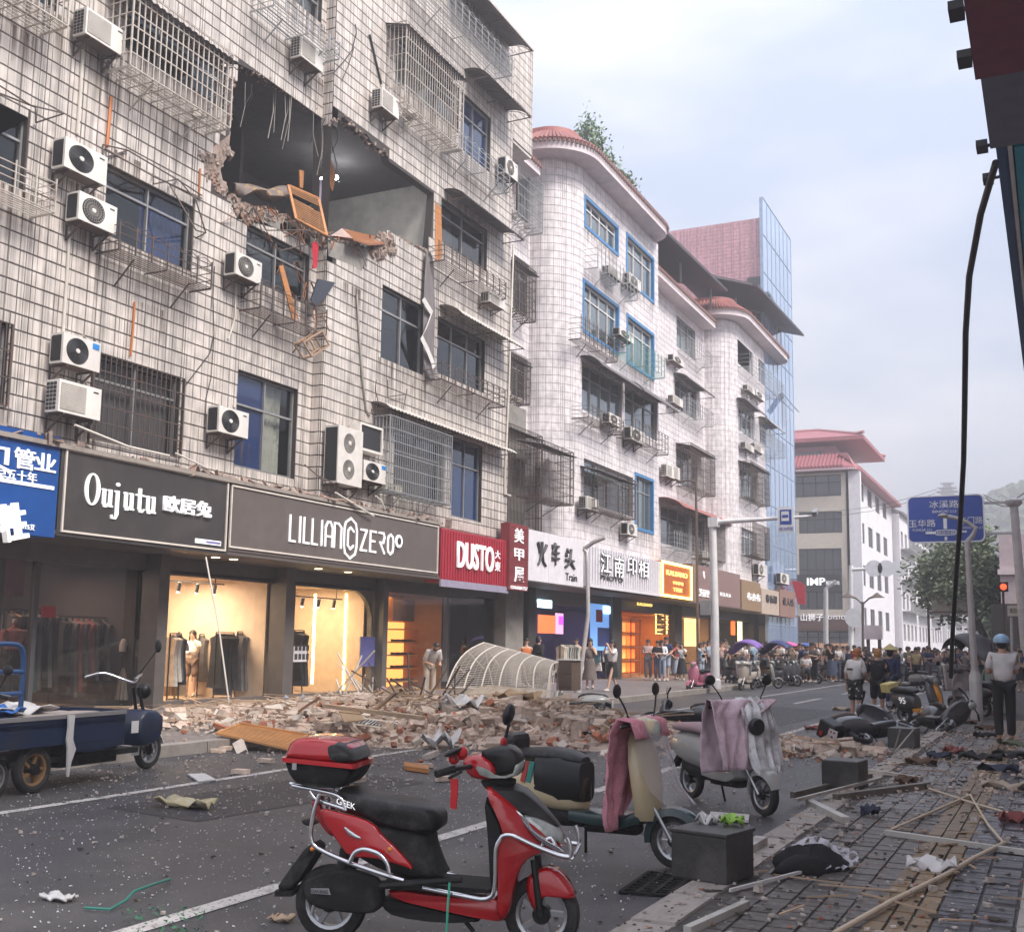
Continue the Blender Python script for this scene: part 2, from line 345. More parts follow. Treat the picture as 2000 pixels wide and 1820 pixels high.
def window(bld, X, r, nv=2, tr=.68, fr=ALU, pane=PANE, curt=None, cw=(0.,1.), trim=None, deep=.8, open_=False):
    y0,y1,z0,z1 = r; f = .045; xw = X-.14; b = MB()
    zt = z0+(z1-z0)*tr
    for yy in (y0+f/2, y1-f/2): b.box((xw,yy,(z0+z1)/2),(.07,f,z1-z0))
    for zz in (z0+f/2, z1-f/2)+((zt,) if tr < 1 else ()): b.box((xw+.003,(y0+y1)/2,zz),(.07,y1-y0-.002,f))
    for i in range(1,nv): b.box((xw+.006,y0+(y1-y0)*i/nv,(z0+z1)/2),(.07,f*.8,z1-z0-.002))
    w = b.build('window', fr, bld, w=True)
    p = MB()
    for i in range(nv):
        a, c = y0+(y1-y0)*i/nv, y0+(y1-y0)*(i+1)/nv; dx = rnd(-.012,.012)
        p.add([(xw-.01+dx,a,z0),(xw-.01-dx,c,z0),(xw-.01-dx,c,z1),(xw-.01+dx,a,z1)],[(0,1,2,3)])
    p.build('pane', pane, w, w=True)
    q = MB(); xb = X-.24-deep
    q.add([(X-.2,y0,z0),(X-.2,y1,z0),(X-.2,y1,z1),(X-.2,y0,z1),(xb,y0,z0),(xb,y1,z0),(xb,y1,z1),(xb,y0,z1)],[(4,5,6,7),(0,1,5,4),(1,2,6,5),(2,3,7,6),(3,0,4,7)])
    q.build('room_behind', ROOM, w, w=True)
    if curt:
        cu = MB(); a = y0+(y1-y0)*cw[0]; c = y0+(y1-y0)*cw[1]; n = max(8,int((c-a)*26)); pts = []
        for i in range(n+1):
            yy = a+(c-a)*i/n; dx = .03*math.sin(i*1.7)+.012*math.sin(i*.6+1)
            pts += [(X-.33+dx,yy,z0+.02),(X-.33+dx*.6,yy,z1-.02)]
        cu.add(pts, [(2*i,2*i+2,2*i+3,2*i+1) for i in range(n)]); cu.build('curtain', curt, w, w=True, smooth=80)
    if trim:
        tb = MB(); g = .13
        for a, c in (((y0-g,y0),(z0-g,z1+g)),((y1,y1+g),(z0-g,z1+g)),((y0,y1),(z1,z1+g)),((y0,y1),(z0-g,z0))):
            tb.bx((X-.02,a[0],c[0]),(X+.045,a[1],c[1]))
        tb.build('trim', trim, w, w=True)
        iv = MB()   # painted reveals
        iv.bx((X-.1,y1-.006,z0),(X+.0,y1-.002,z1)); iv.bx((X-.1,y0+.002,z0),(X+.0,y0+.006,z1)); iv.build('reveal', trim, w, w=True)
    return w
def cage(bld, X, r, d=.6, m=STEELB, sp=.125, rows=4, roof=SHEET, tray=True, side=True, front0=0., clutter=True, thin=.016):
    """box cage of steel bars in front of a window; r is its front face"""
    y0,y1,z0,z1 = r; xf = X+d; b = MB()
    for yy in (y0,y1):
        b.bar((xf,yy,z0),(xf,yy,z1),.03)
        for zz in (z0,z1): b.bar((X,yy,zz),(xf,yy,zz),.025)
    for i in range(rows+1): zz = z0+(z1-z0)*i/rows; b.bar((xf+.002,y0,zz),(xf+.002,y1,zz),.024,.02)
    for i in range(1,rows):
        for yy in (y0,y1): b.bar((X,yy,z0+(z1-z0)*i/rows),(xf,yy,z0+(z1-z0)*i/rows),.018)
    for yy in (y0+.25*(y1-y0), y0+.75*(y1-y0)): b.bar((X,yy,z0-.45),(xf-.1,yy,z0-.01),.026)
    c = b.build('window_cage', m, bld, w=True)
    v = MB(); n = max(3,int((y1-y0)/sp))
    for i in range(1,n): yy = y0+(y1-y0)*i/n; v.bar((xf,yy,z0),(xf,yy,z1-rnd(0,.02)),thin)
    ns = max(2,int(d/sp))
    for i in range(1,ns):
        for yy in (y0,y1): v.bar((X+d*i/ns,yy,z0),(X+d*i/ns,yy,z1),thin)
    v.build('bars', m, c, w=True)
    if tray:
        t = MB(); n = max(3,int(d/.09))
        for i in range(n+1): t.bar((X+d*i/n,y0,z0-.012),(X+d*i/n,y1,z0-.012),.022,.012)
        k = max(2,int((y1-y0)/.3))
        for i in range(k+1): yy = y0+(y1-y0)*i/k; t.bar((X,yy,z0-.03),(xf,yy,z0-.03),.02)
        t.build('tray', m, c, w=True)
    if roof: canopy_mesh(X-.02, y0-.08, y1+.08, z1+.03, d+.12, .22).build('roof', roof, c, w=True)
    if clutter:
        q = MB()
        for i in range(random.randint(1,3)):
            yy = rnd(y0+.2,y1-.2); q.box((X+d*.45,yy,z0+.12),(rnd(.15,.3),rnd(.15,.35),rnd(.12,.3)), MX.Rotation(rnd(0,3),3,'Z'))
        q.build('stored_boxes', random.choice([CURT,CURTW,SHEETW]), c, w=True)
    return c
def canopy_mesh(X, y0, y1, z, d, drop, wave=.02, arc=0.):
    b = MB(); n = max(10,int((y1-y0)/.06)); k = 5; pts = []
    for j in range(k+1):
        u = j/k
        for i in range(n+1):
            pts.append((X+d*u, y0+(y1-y0)*i/n, z+.02-drop*(u**(1+arc*1.6))+wave*math.sin(i*2.1)))
    m = len(pts)
    b.add(pts+[(p[0],p[1],p[2]-.012) for p in pts], [(j*(n+1)+i,j*(n+1)+i+1,(j+1)*(n+1)+i+1,(j+1)*(n+1)+i) for j in range(k) for i in range(n)]+[(m+j*(n+1)+i,m+(j+1)*(n+1)+i,m+(j+1)*(n+1)+i+1,m+j*(n+1)+i+1) for j in range(k) for i in range(n)])
    return b
def awning(bld, X, y0, y1, z, d=.8, drop=.35, m=SHEET, arc=1.):
    a = canopy_mesh(X+.01, y0, y1, z, d, drop, .018, arc).build('awning', m, bld, w=True, smooth=60)
    b = MB()
    for yy in (y0+.03,(y0+y1)/2,y1-.03):
        b.bar((X,yy,z-drop),(X+d-.04,yy,z-drop+.01),.025); b.tube([(X+d*u,yy,z-.03-drop*(u**2.2)) for u in (0,.3,.6,.85,1)],.012,4)
    b.bar((X+d-.02,y0,z-drop+.005),(X+d-.02,y1,z-drop+.005),.02); b.build('awning_frame', STEELB, a, w=True)
    return a
def rack(bld, X, r, d=.6, m=STEELB, arches=True, rails=4, legs=True):
    """low balcony basket: slatted floor, rails, posts with arches"""
    y0,y1,z0,z1 = r; xf = X+d; b = MB(); n = max(2,round((y1-y0)/.42))
    for i in range(rails): zz = z0+(z1-z0)*i/(rails-1 if rails > 1 else 1)*.86; b.bar((xf,y0,zz),(xf,y1,zz),.02,.014); [b.bar((X,yy,zz),(xf,yy,zz),.014) for yy in (y0,y1)]
    for i in range(n+1):
        yy = y0+(y1-y0)*i/n; b.bar((xf,yy,z0),(xf,yy,z1),.024)
        if arches and i < n:
            dy = (y1-y0)/n; b.tube([(xf,yy+dy*u,z0+(z1-z0)*.86+(z1-z0)*.18*math.sin(math.pi*u)) for u in (0,.15,.3,.5,.7,.85,1)],.009,4)
    k = 7
    for i in range(k+1): b.bar((X+d*i/k,y0,z0),(X+d*i/k,y1,z0),.018)
    for yy in (y0,(y0+y1)/2,y1): b.bar((X,yy,z0-.02),(xf,yy,z0-.02),.022)
    if legs:
        for yy in (y0+.2*(y1-y0), y0+.8*(y1-y0)): b.bar((X,yy,z0-.5),(X+d*.8,yy,z0-.03),.024)
    return b.build('balcony_rack', m, bld, w=True)
def grime_mat():
    m = bpy.data.materials.new('grime_run'); m.use_nodes = True; t = m.node_tree; n = t.nodes; l = t.links; b = n['Principled BSDF']; b.inputs['Roughness'].default_value = .9
    g = n.new('ShaderNodeNewGeometry'); mp_ = n.new('ShaderNodeMapping'); mp_.inputs['Scale'].default_value = (11,11,.22); l.new(g.outputs['Position'], mp_.inputs[0]); x = n.new('ShaderNodeTexNoise'); x.inputs['Scale'].default_value = 1; x.inputs['Detail'].default_value = 4; l.new(mp_.outputs[0], x.inputs['Vector'])
    r = n.new('ShaderNodeMapRange'); r.inputs[1].default_value = .42; r.inputs[2].default_value = .68; l.new(x.outputs['Fac'], r.inputs[0]); tcn = n.new('ShaderNodeTexCoord'); sx = n.new('ShaderNodeSeparateXYZ'); l.new(tcn.outputs['Generated'], sx.inputs[0])
    pw = n.new('ShaderNodeMath'); pw.operation = 'POWER'; pw.inputs[1].default_value = 1.4; l.new(sx.outputs[2], pw.inputs[0]); mu = n.new('ShaderNodeMath'); mu.operation = 'MULTIPLY'; l.new(r.outputs[0], mu.inputs[0]); l.new(pw.outputs[0], mu.inputs[1]); m2 = n.new('ShaderNodeMath'); m2.operation = 'MULTIPLY'; m2.inputs[1].default_value = .8; l.new(mu.outputs[0], m2.inputs[0]); l.new(m2.outputs[0], b.inputs['Alpha'])
    y = n.new('ShaderNodeTexNoise'); y.inputs['Scale'].default_value = .7; l.new(g.outputs['Position'], y.inputs['Vector']); mi = n.new('ShaderNodeMix'); mi.data_type = 'RGBA'; l.new(y.outputs['Fac'], mi.inputs[0]); mi.inputs[6].default_value = (.035,.03,.026,1); mi.inputs[7].default_value = (.13,.065,.035,1); l.new(mi.outputs[2], b.inputs['Base Color']); return m
GRIME = grime_mat()
def grime(bld, X, y0, y1, z, h): MB().add([(X+.022,y0,z-h),(X+.022,y1,z-h),(X+.022,y1,z),(X+.022,y0,z)],[(0,1,2,3)]).build('grime_run', GRIME, bld, w=True, kind='stuff')
# ---- air conditioners
def ac_meshes(style):
    W_, H_, D_, g = .85, .58, .32, .13; d = {}
    d['body'] = (MB().box((g+D_/2,0,H_/2),(D_,W_,H_)), ACW)
    s = MB()
    for i in range(9): s.box((g+.04+i*.028,-W_/2-.003,H_/2),(.018,.01,H_*.8)) if style != 'mesh' else None
    if style == 'mesh':
        for i in range(3):
            for j in range(7): s.box((g+.05+i*.085,-W_/2-.002,.07+j*.073),(.066,.01,.055))
    else: s.box((g+D_*.5,-W_/2-.001,H_/2),(D_*.7,.006,H_*.86))
    d['side_grille'] = (s, ACD)
    xf = g+D_; f = MB(); rot = MX.Rotation(math.pi/2,3,'Y'); cy = -.1
    if style == 'mesh':
        f.box((xf+.004,-.14,H_/2),(.01,.5,H_*.82)); d['front_mesh'] = (f, ACG)
        h = MB()
        for i in range(16): h.box((xf+.011,-.14,.07+i*.028),(.004,.48,.006))
        d['wires'] = (h, ACW)
    else:
        f.lathe([(.0,.004),(.235,.004),(.245,.012),(.25,.0)],28,(xf,cy,H_/2),rot); d['fan_opening'] = (f, ACD)
        h = MB()
        for r_ in ((.06,.09,.12,.15,.18,.21,.235) if style != 'light' else (.1,.16,.22)): h.lathe([(r_-.005,.014),(r_,.02),(r_+.005,.014)],28,(xf,cy,H_/2),rot)
        for i in range(24 if style == 'light' else 8):
            a = 2*math.pi*i/(24 if style == 'light' else 8); h.bar((xf+.016,cy+.05*math.cos(a),H_/2+.05*math.sin(a)),(xf+.016,cy+.24*math.cos(a+.35),H_/2+.24*math.sin(a+.35)),.006)
        d['grille'] = (h, ACG if style == 'light' else DARKFR)
        d['hub'] = (MB().lathe([(0,.028),(.04,.026),(.048,.012)],16,(xf,cy,H_/2),rot), ACW)
    if style == 'blue': d['badge'] = (MB().box((xf+.004,.31,H_*.83),(.01,.15,.11)), ACB)
    else: d['badge'] = (MB().box((xf+.004,.31,H_*.85),(.008,.1,.022)), ACD)
    b = MB()
    for yy in (-.3,.3): b.bar((0,yy,-.02),(g+D_,yy,-.02),.035); b.bar((.02,yy,-.32),(g+D_-.04,yy,-.04),.03); b.bar((.015,yy,-.34),(.015,yy,.0),.03)
    b.box((g+D_/2,0,-.001),(D_*.9,W_*.9,.03)); d['bracket'] = (b, STEELB)
    d['pipe'] = (MB().tube([(g+.05,W_/2+.0,.12),(g+.02,W_/2+.08,.1),(.06,W_/2+.1,.3),(.03,W_/2+.02,.75),(.0,W_/2-.05,.8)],.018,6), ACG)
    return {k: (v[0].mesh(k, v[1], smooth=35 if k in ('hub','fan_opening','pipe') else 0), v[1]) for k, v in d.items()}
ACM = {}
ACN = 0
def ac(x0,y0,x1,y1, X, style, label, gap=.45, cat='air conditioner', group='air conditioners on the facades', flip=False):
    a = pX(x0,y0,X+gap); b = pX(x1,y1,X+gap); w_, h_ = b.y-a.y, a.z-b.z
    h_ = max(.3,h_)
    if style not in ACM: ACM[style] = ac_meshes(style)
    o = empty('air_conditioner', (X,(a.y+b.y)/2,b.z), label, cat, group)
    o.scale = (1, w_/.85, h_/.58)
    for k, (me, m) in ACM[style].items(): inst(me, k, o)
    return o
# ================================================================ ground
ASPH = mk('asphalt', (.060,.057,.061), .5, var=.3, sc=1.3, bump=.55, bsc=70, speck=((.42,.40,.42),120,.13), dirt=((.15,.135,.125),.45,.8))
LINE = mk('road_paint', (.56,.52,.49), .7, speck=((.09,.08,.085),28,.24), dirt=((.12,.11,.11),5,1.))
KERB = mk('kerb_granite', (.36,.32,.29), .75, rnd=.1, bump=.3, bsc=60, dirt=((.16,.14,.12),2.5,.7))
PAVE = mk('paving_block', (.085,.072,.068), .33, var=.25, sc=3, rnd=.28, bump=.4, bsc=50, speck=((.45,.42,.4),30,.07), dirt=((.24,.2,.175),2.2,.9))
TACT = mk('tactile_brick', (.22,.145,.075), .5, rnd=.25, bump=.3, bsc=40, dirt=((.1,.085,.07),2,.8))
PAVW = mk('pale_stone', (.42,.38,.35), .6, rnd=.12, bump=.2, dirt=((.2,.18,.17),2.5,.7))
WETP = mk('wet_paving', (.085,.08,.095), .16, rnd=.25, var=.3, bump=.3, bsc=25, dirt=((.25,.24,.27),1.4,.6))
SIDE = mk('left_pavement', (.20,.175,.17), .6, rnd=.2, dirt=((.1,.09,.085),1,.7))
JOINT = mk('paving_bed', (.055,.048,.045), .8, dirt=((.2,.17,.15),6,.8))
EARTH = mk('ground', (.18,.17,.16), .95)
MB().add([(-900,-300,-.02),(900,-300,-.02),(900,1500,-.02),(-900,1500,-.02)],[(0,1,2,3)]).build('ground', EARTH, kind='structure')
rb = MB(); xs = [-10.95,-2.2]; ys = [0]+[2+2*i for i in range(45)]
rb.add([(-10.95,-6,0),(-2.2,-6,0),(-2.2,130,0),(-10.95,130,0)],[(0,1,2,3)]); rb.add([(-60,84,-.004),(60,84,-.004),(60,100,-.004),(-60,100,-.004)],[(0,1,2,3)])
road = rb.build('road', ASPH, kind='structure')
def stripe(pts, w, z=.005):
    m = MB()
    for (a,b),(c,d) in zip(pts,pts[1:]):
        t = V((c-a,d-b,0)).normalized(); n = V((t.y,-t.x,0))*w/2
        m.add([V((a,b,z))-n, V((a,b,z))+n, V((c,d,z))+n, V((c,d,z))-n],[(0,1,2,3)])
    return m
stripe([(-8.72,-2),(-8.72,130)],.13).build('lane_line', LINE, road)
stripe([(-4.66,-2),(-4.66,60)],.15).build('lane_line', LINE, road)
PATCH = mk('asphalt_patch', (.033,.030,.034), .55, var=.25, sc=2, bump=.5, bsc=80, speck=((.3,.29,.3),120,.09))
for P in ([(-8.2,8.2),(-6.9,8.0),(-6.6,11.5),(-8.0,11.9)],[(-4.4,9.6),(-3.2,9.4),(-3.1,10.6),(-4.3,11.)],[(-7.2,24),(-5.2,23.5),(-5.0,30),(-7.0,31)]): MB().add([(x,y,.004) for x,y in P],[(0,1,2,3)]).build('asphalt_patch', PATCH, road)
# diamond / arrow marks further up the road
for yy in (33,41,52): stripe([(-6.9,yy),(-6.9,yy+4)],.18).build('road_arrow', LINE, road)
for i in range(14): stripe([(-10.5+i*.62,78),(-10.5+i*.62,81.5)],.4).build('crossing_bar', LINE, road)
# right pavement
pv = MB().bx((-1.95,-4,-.02),(4,120,.088)).build('pavement', JOINT, kind='structure')
pool = []
def pav(x,y,w,l,m,rz=0.,z=.1): pool.append((x,y,w,l,m,rz,z))
y = 3.
while y < 60:
    l = .78; pav(-2.075,y+l/2,.27,l-.012,KERB,0,.104); y += l
for yi in range(150):
    yy = 4.4+yi*.205
    if yy > 27: break
    for xi in range(5): pav(-1.93+.085*2+xi*.17+.02*0,yy+(.1 if xi % 2 else 0),.16,.195,PAVE)
    for xi in range(3):
        pav(-1.04+.06+xi*.112,yy+(.1 if xi % 2 else 0),.1,.195,TACT,0,.103)
    for k in range(2): pav(-.60, yy+.05+k*.1025-.05, .2,.092,WETP); pav(-.392, yy+.05+k*.1025-.05, .2,.092,WETP) if k == 0 or yi%3 else None
    pav(-.19,yy,.17,.2,PAVW) if False else None
    for xi in range(7): pav(.1+xi*.21,yy+(.1 if xi % 2 else 0),.2,.195,WETP if xi < 3 else PAVE)
yy = 4.
while yy < 27: pav(-.2,yy+.3,.16,.59,PAVW,0,.102); yy += .6
def q_vis(p):
    x, y_, d = project((p[0],p[1],.1)); return p[2]*p[3]/d**3 if (-40 < x < 2040 and 200 < y_ < 1860 and d > 0) else -1
pool.sort(key=lambda p: -q_vis(p)); rest = {}
PU = {}
for i, p in enumerate(pool):
    if i < 300:
        nm = {'kerb_granite':'kerb_stone','paving_block':'paving_stone','tactile_brick':'tactile_brick','pale_stone':'stone_slab','wet_paving':'paving_stone'}[p[4].name]
        if p[4].name not in PU: PU[p[4].name] = MB().add([(-.5,-.5,-1),(.5,-.5,-1),(.5,.5,-1),(-.5,.5,-1),(-.47,-.47,0),(.47,-.47,0),(.47,.47,0),(-.47,.47,0)],[(4,5,6,7),(0,1,5,4),(1,2,6,5),(2,3,7,6),(3,0,4,7)]).mesh(nm, p[4])
        inst(PU[p[4].name], nm, pv, (p[0],p[1],p[6]+rnd(-.003,.003)), (rnd(-.01,.01),rnd(-.01,.01),rnd(-.012,.012)), (p[2],p[3],.05))
    else: rest.setdefault(p[4].name, MB()).box((p[0],p[1],p[6]-.025+rnd(-.002,.002)),(p[2],p[3],.05))
for k, b in rest.items(): b.build('paving_stones', MAT[k], pv, kind='stuff')
# left pavement
lp = MB().bx((-17.4,-4,-.02),(-11.2,80,.145)).build('shop_pavement', SIDE, kind='structure')
yy = -4.; kb = MB(); KM = MB().box((0,0,0),(.24,.97,.2)).mesh('kerb_stone', KERB)
while yy < 76: inst(KM, 'kerb_stone', lp, (-11.07,yy+.5,.055)) if 5 < yy < 40 else kb.box((-11.07,yy+.5,.055),(.24,.97,.2)); yy += .99
kb.build('kerb_stones', KERB, lp, kind='stuff')
# ================================================================ the damaged block
XA, XB, YS = -16.2, -15.9, 22.15
b1 = empty('apartment_block', (-16,20,0), 'pale tiled apartment block with its fourth floor wall blown open above the dark shop signs', 'building')
def ops_of(rs, y0): return [(r[0]-y0, r[1]-y0, r[2], r[3]) for r in rs]
PA = lambda *a: PR(*a, XA); PB = lambda *a: PR(*a, XB)
WA = dict(f2l=(6.5,pX(18,634,XA).y,pX(3,791,XA).z,pX(18,634,XA).z), f2a=PA(184,688,344,893), f2b=PA(465,722,574,935),
    f3a=PA(210,320,371,530), f3b=PA(484,437,600,596), f4l=(6.5,pX(55,232,XA).y,pX(38,370,XA).z,pX(55,232,XA).z), f4a=PA(250,0,440,215), f5a=PA(570,-60,627,46), f5l=(6.5,pX(118,-40,XA).y,pX(118,30,XA).z,pX(118,-60,XA).z))
WB = dict(f2a=PB(770,835,862,985), f2b=PB(884,853,939,1020), f3a=PB(747,556,826,733), f3b=PB(856,618,945,768), f4=PB(862,388,950,530), f5a=PB(775,60,895,262), f5b=PB(900,178,956,337), f6=PB(850,-60,975,60))
def spoly(pts, X, y0): return [(pX(x,y,X).y-y0, pX(x,y,X).z) for x,y in pts]
yA = 7.; eA = YS-yA
hA = spoly([(459,122),(500,142),(545,168),(600,203),(621,216)], XA, yA); zt = hA[-1][1]; hA.append((eA-.004,zt-.02))
hA += [(eA-.004,pX(628,478,XA).z)]+spoly([(600,452),(560,428),(520,411),(490,412),(468,410),(452,396),(444,383),(424,362),(402,342),(397,318),(420,306),(440,292),(448,262),(449,240),(452,190),(456,150)], XA, yA)
hB = [(.004,pX(628,222,XB).z-.1)]+spoly([(650,238),(668,228),(690,246),(706,262),(716,262),(730,284),(757,300),(760,316),(800,344),(848,379),(843,440),(838,492),(800,476),(770,462),(757,455),(748,468),(735,482),(722,488),(712,486),(680,478),(655,470),(640,472)], XB, YS)+[(.004,pX(632,478,XB).z)]
lostA = spoly([(440,270),(395,296),(392,345),(420,375),(446,402),(470,420),(480,430),(560,440),(628,486),(624,470),(560,420),(470,395),(450,380)], XA, yA)
lostB = spoly([(628,470),(712,486),(716,500),(706,532),(690,520),(640,500),(626,498)], XB, YS)
lostB2 = spoly([(628,200),(640,206),(660,222),(690,240),(705,255),(715,252),(740,280),(757,282),(764,318),(740,310),(700,270),(650,244)], XB, YS)
ws1 = (.07,.1,.14,.19,.24,.3)
YE = 32.5
tilewall(b1, [((XA,yA),(XA,YS),4.6,26, ops_of(WA.values(), yA), [hA], [lostA]),
    ((XA,YS),(XB,YS),4.6,hB[-1][1]-.02,[],[],[]), ((XA,YS),(XB,YS),hB[0][1]+.02,26,[],[],[]), ((XB,YS),(XB,YE),4.6,22.4, ops_of(WB.values(), YS), [hB], [lostB,lostB2]), ((XB,YE),(XB,34.05),18.5,22.4,[],[],[])], T1, GROUT, .287, ws1, 300, gap=.02)
sh = MB(); sh.bx((-24,7,0),(-23.7,YE,22.4)); sh.bx((-24,7,22.2),(-16.45,YE,22.38)); sh.bx((-24,6.8,0),(-16.45,7,26)); sh.bx((-23.7,YE-.25,3.5),(-16.15,YE-.01,18.4)); sh.bx((-20,YE,18.4),(-15.92,34.04,18.5)); sh.bx((-20,33.8,18.52),(-16.15,34.04,22.38))
sh.build('shell', PLAST, b1, w=True)
MB().bx((-17.5,22.2,22.41),(-15.87,34.07,22.5)).build('parapet_cap', PLAST, b1, w=True)
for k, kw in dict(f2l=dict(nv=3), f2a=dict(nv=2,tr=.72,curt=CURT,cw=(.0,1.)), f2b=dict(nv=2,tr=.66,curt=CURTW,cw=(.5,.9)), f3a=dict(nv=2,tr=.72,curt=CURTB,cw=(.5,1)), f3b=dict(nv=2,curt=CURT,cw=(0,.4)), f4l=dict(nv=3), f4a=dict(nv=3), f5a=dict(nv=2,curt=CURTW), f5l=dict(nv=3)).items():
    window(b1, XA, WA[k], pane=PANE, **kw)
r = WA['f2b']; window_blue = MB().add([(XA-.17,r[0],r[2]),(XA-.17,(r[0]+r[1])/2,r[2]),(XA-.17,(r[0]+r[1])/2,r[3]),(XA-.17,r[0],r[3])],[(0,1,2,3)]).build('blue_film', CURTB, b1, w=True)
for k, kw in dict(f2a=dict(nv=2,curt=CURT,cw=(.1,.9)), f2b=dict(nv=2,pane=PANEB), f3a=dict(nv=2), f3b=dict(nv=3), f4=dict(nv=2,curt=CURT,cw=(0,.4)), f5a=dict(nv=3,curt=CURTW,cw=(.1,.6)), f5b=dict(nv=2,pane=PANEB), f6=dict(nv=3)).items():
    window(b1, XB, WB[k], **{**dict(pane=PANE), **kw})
for X_, D_ in ((XA,WA),(XB,WB)):
    for k, r in D_.items():
        if r[1]-r[0] < 8 and k not in ('f2a','f2b'): grime(b1, X_, r[0]-.15, r[1]+.15, r[2]-.02, rnd(1.0,1.6))
for x,y,X_ in ((165,367,XA),(190,460,XA),(160,825,XA),(458,860,XA),(205,114,XA),(612,144,XA),(488,560,XA),(762,236,XB),(1000,357,XB),(972,608,XB),(350,265,XA),(240,300,XA),(300,600,XA),(690,560,XB),(60,380,XA),(60,70,XA)): p = pX(x,y,X_); grime(b1, X_, p.y-rnd(.35,.6), p.y+rnd(.35,.6), p.z, rnd(.8,1.7))
# ---- the blown-open room
zc = pX(628,216,XA).z+.12; zf = pX(600,470,XA).z-.75; yl = hA[0][0]+yA-1.0; yr = pX(848,379,XB).y+.05
rm = MB(); xr = -20.6
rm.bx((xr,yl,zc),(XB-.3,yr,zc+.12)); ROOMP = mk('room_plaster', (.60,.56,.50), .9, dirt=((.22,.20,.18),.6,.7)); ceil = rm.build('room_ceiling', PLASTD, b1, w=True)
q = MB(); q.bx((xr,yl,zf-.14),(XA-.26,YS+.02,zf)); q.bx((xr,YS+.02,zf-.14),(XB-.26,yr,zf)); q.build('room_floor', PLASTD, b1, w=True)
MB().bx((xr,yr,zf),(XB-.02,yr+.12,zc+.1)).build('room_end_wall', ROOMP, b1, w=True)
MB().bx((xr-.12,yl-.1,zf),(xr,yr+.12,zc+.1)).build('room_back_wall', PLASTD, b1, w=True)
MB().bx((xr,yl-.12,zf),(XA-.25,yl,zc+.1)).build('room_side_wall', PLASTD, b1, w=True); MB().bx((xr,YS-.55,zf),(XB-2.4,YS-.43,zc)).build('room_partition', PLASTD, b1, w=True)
q = MB(); q.bx((xr+1.2,yl,zc-.38),(xr+1.5,YS-.55,zc-.002)); q.bx((XA-2.2,yl,zc-.3),(XA-2.0,YS-.5,zc-.002)); q.bx((xr,yl+.01,zc-.012),(XB-.5,YS-.43,zc-.003)); q.bx((xr+.003,yl,zf),(xr+.02,YS-.55,zc-.01)); q.build('beams_and_shade_sheets', PLASTD, b1, w=True)  # two beams, plus thin dark sheets adding shade to left ceiling and back wall
# broken edges of the hole
BROK = mk('broken_masonry', (.30,.235,.20), .95, var=.35, sc=6, bump=1, bsc=14, dirt=((.38,.15,.09),3,.6))
ed = MB()
def chunk(b, c, s, rot=None):
    rot = rot or MX.Rotation(rnd(0,6.3),3,'Z') @ MX.Rotation(rnd(0,6.3),3,'X')
    q = []
    for p in ((-1,-1,-1),(1,-1,-1),(1,1,-1),(-1,1,-1),(-1,-1,1),(1,-1,1),(1,1,1),(-1,1,1)):
        q.append(V(c)+rot @ V((p[0]*s[0]*rnd(.32,.55),p[1]*s[1]*rnd(.32,.55),p[2]*s[2]*rnd(.32,.55))))
    b.add(q, [(0,3,2,1),(4,5,6,7),(0,1,5,4),(1,2,6,5),(2,3,7,6),(3,0,4,7)])
def edge_chunks(P, X, y0, i0, i1, n, s, inner=.24):
    for i in range(i0, i1):
        a, c = P[i], P[(i+1) % len(P)]; k = max(1,int(math.hypot(c[0]-a[0],c[1]-a[1])*n))
        for j in range(k):
            u = rnd(0,1); z = rnd(.4,1)*s; chunk(ed, (X-rnd(-.01,inner), y0+a[0]+(c[0]-a[0])*u+rnd(-.05,.05), a[1]+(c[1]-a[1])*u+rnd(-.06,.06)), (z,z*rnd(.7,1.6),z*.8))
edge_chunks(hA, XA, yA, 0, 4, 26, .07); edge_chunks(hA, XA, yA, 6, len(hA)-1, 60, .11); edge_chunks(hB, XB, YS, 0, 7, 34, .09); edge_chunks(hB, XB, YS, 12, len(hB)-1, 45, .11)
for i in range(90):
    a = random.choice([(735,480),(745,470),(757,470),(728,492),(748,490),(762,486),(740,500)]); p = pX(a[0]+rnd(-8,8),a[1]+rnd(-8,8),XB+.02); chunk(ed, p, (.13,.17,.09))
for i in range(120):
    a = random.choice([(400,310),(412,345),(430,370),(440,300),(420,318),(408,330),(455,395),(470,415),(485,425)]); p = pX(a[0]+rnd(-12,12),a[1]+rnd(-10,10),XA-.02); chunk(ed, p, (.08,.16,.12))
for i in range(70):
    u = rnd(0,1); p = pX(452+u*160+rnd(-4,4),402+u*56+rnd(-8,3),XA-.05); chunk(ed, p, (.15,.2,.1))
ed.build('broken_edge', BROK, b1, w=True, kind='stuff')
MB().poly(spoly([(640,470),(712,486),(716,500),(705,530),(690,520),(640,500)],XB,0), (), lambda u,v,w: V((XB+w,u,v)), -.02, .016).build('bare_concrete', CONC, b1, w=True)
MB().poly(spoly([(444,384),(456,398),(520,412),(600,456),(628,480),(628,496),(560,452),(480,432),(462,428)],XA,0), (), lambda u,v,w: V((XA+w,u,v)), -.02, .014).build('bare_concrete', CONC, b1, w=True)
MB().poly(spoly([(398,300),(440,270),(449,262),(446,300),(430,330),(440,380),(420,366),(400,342)],XA,0), (), lambda u,v,w: V((XA+w,u,v)), -.02, .008).build('bare_brickwork', BROK, b1, w=True)
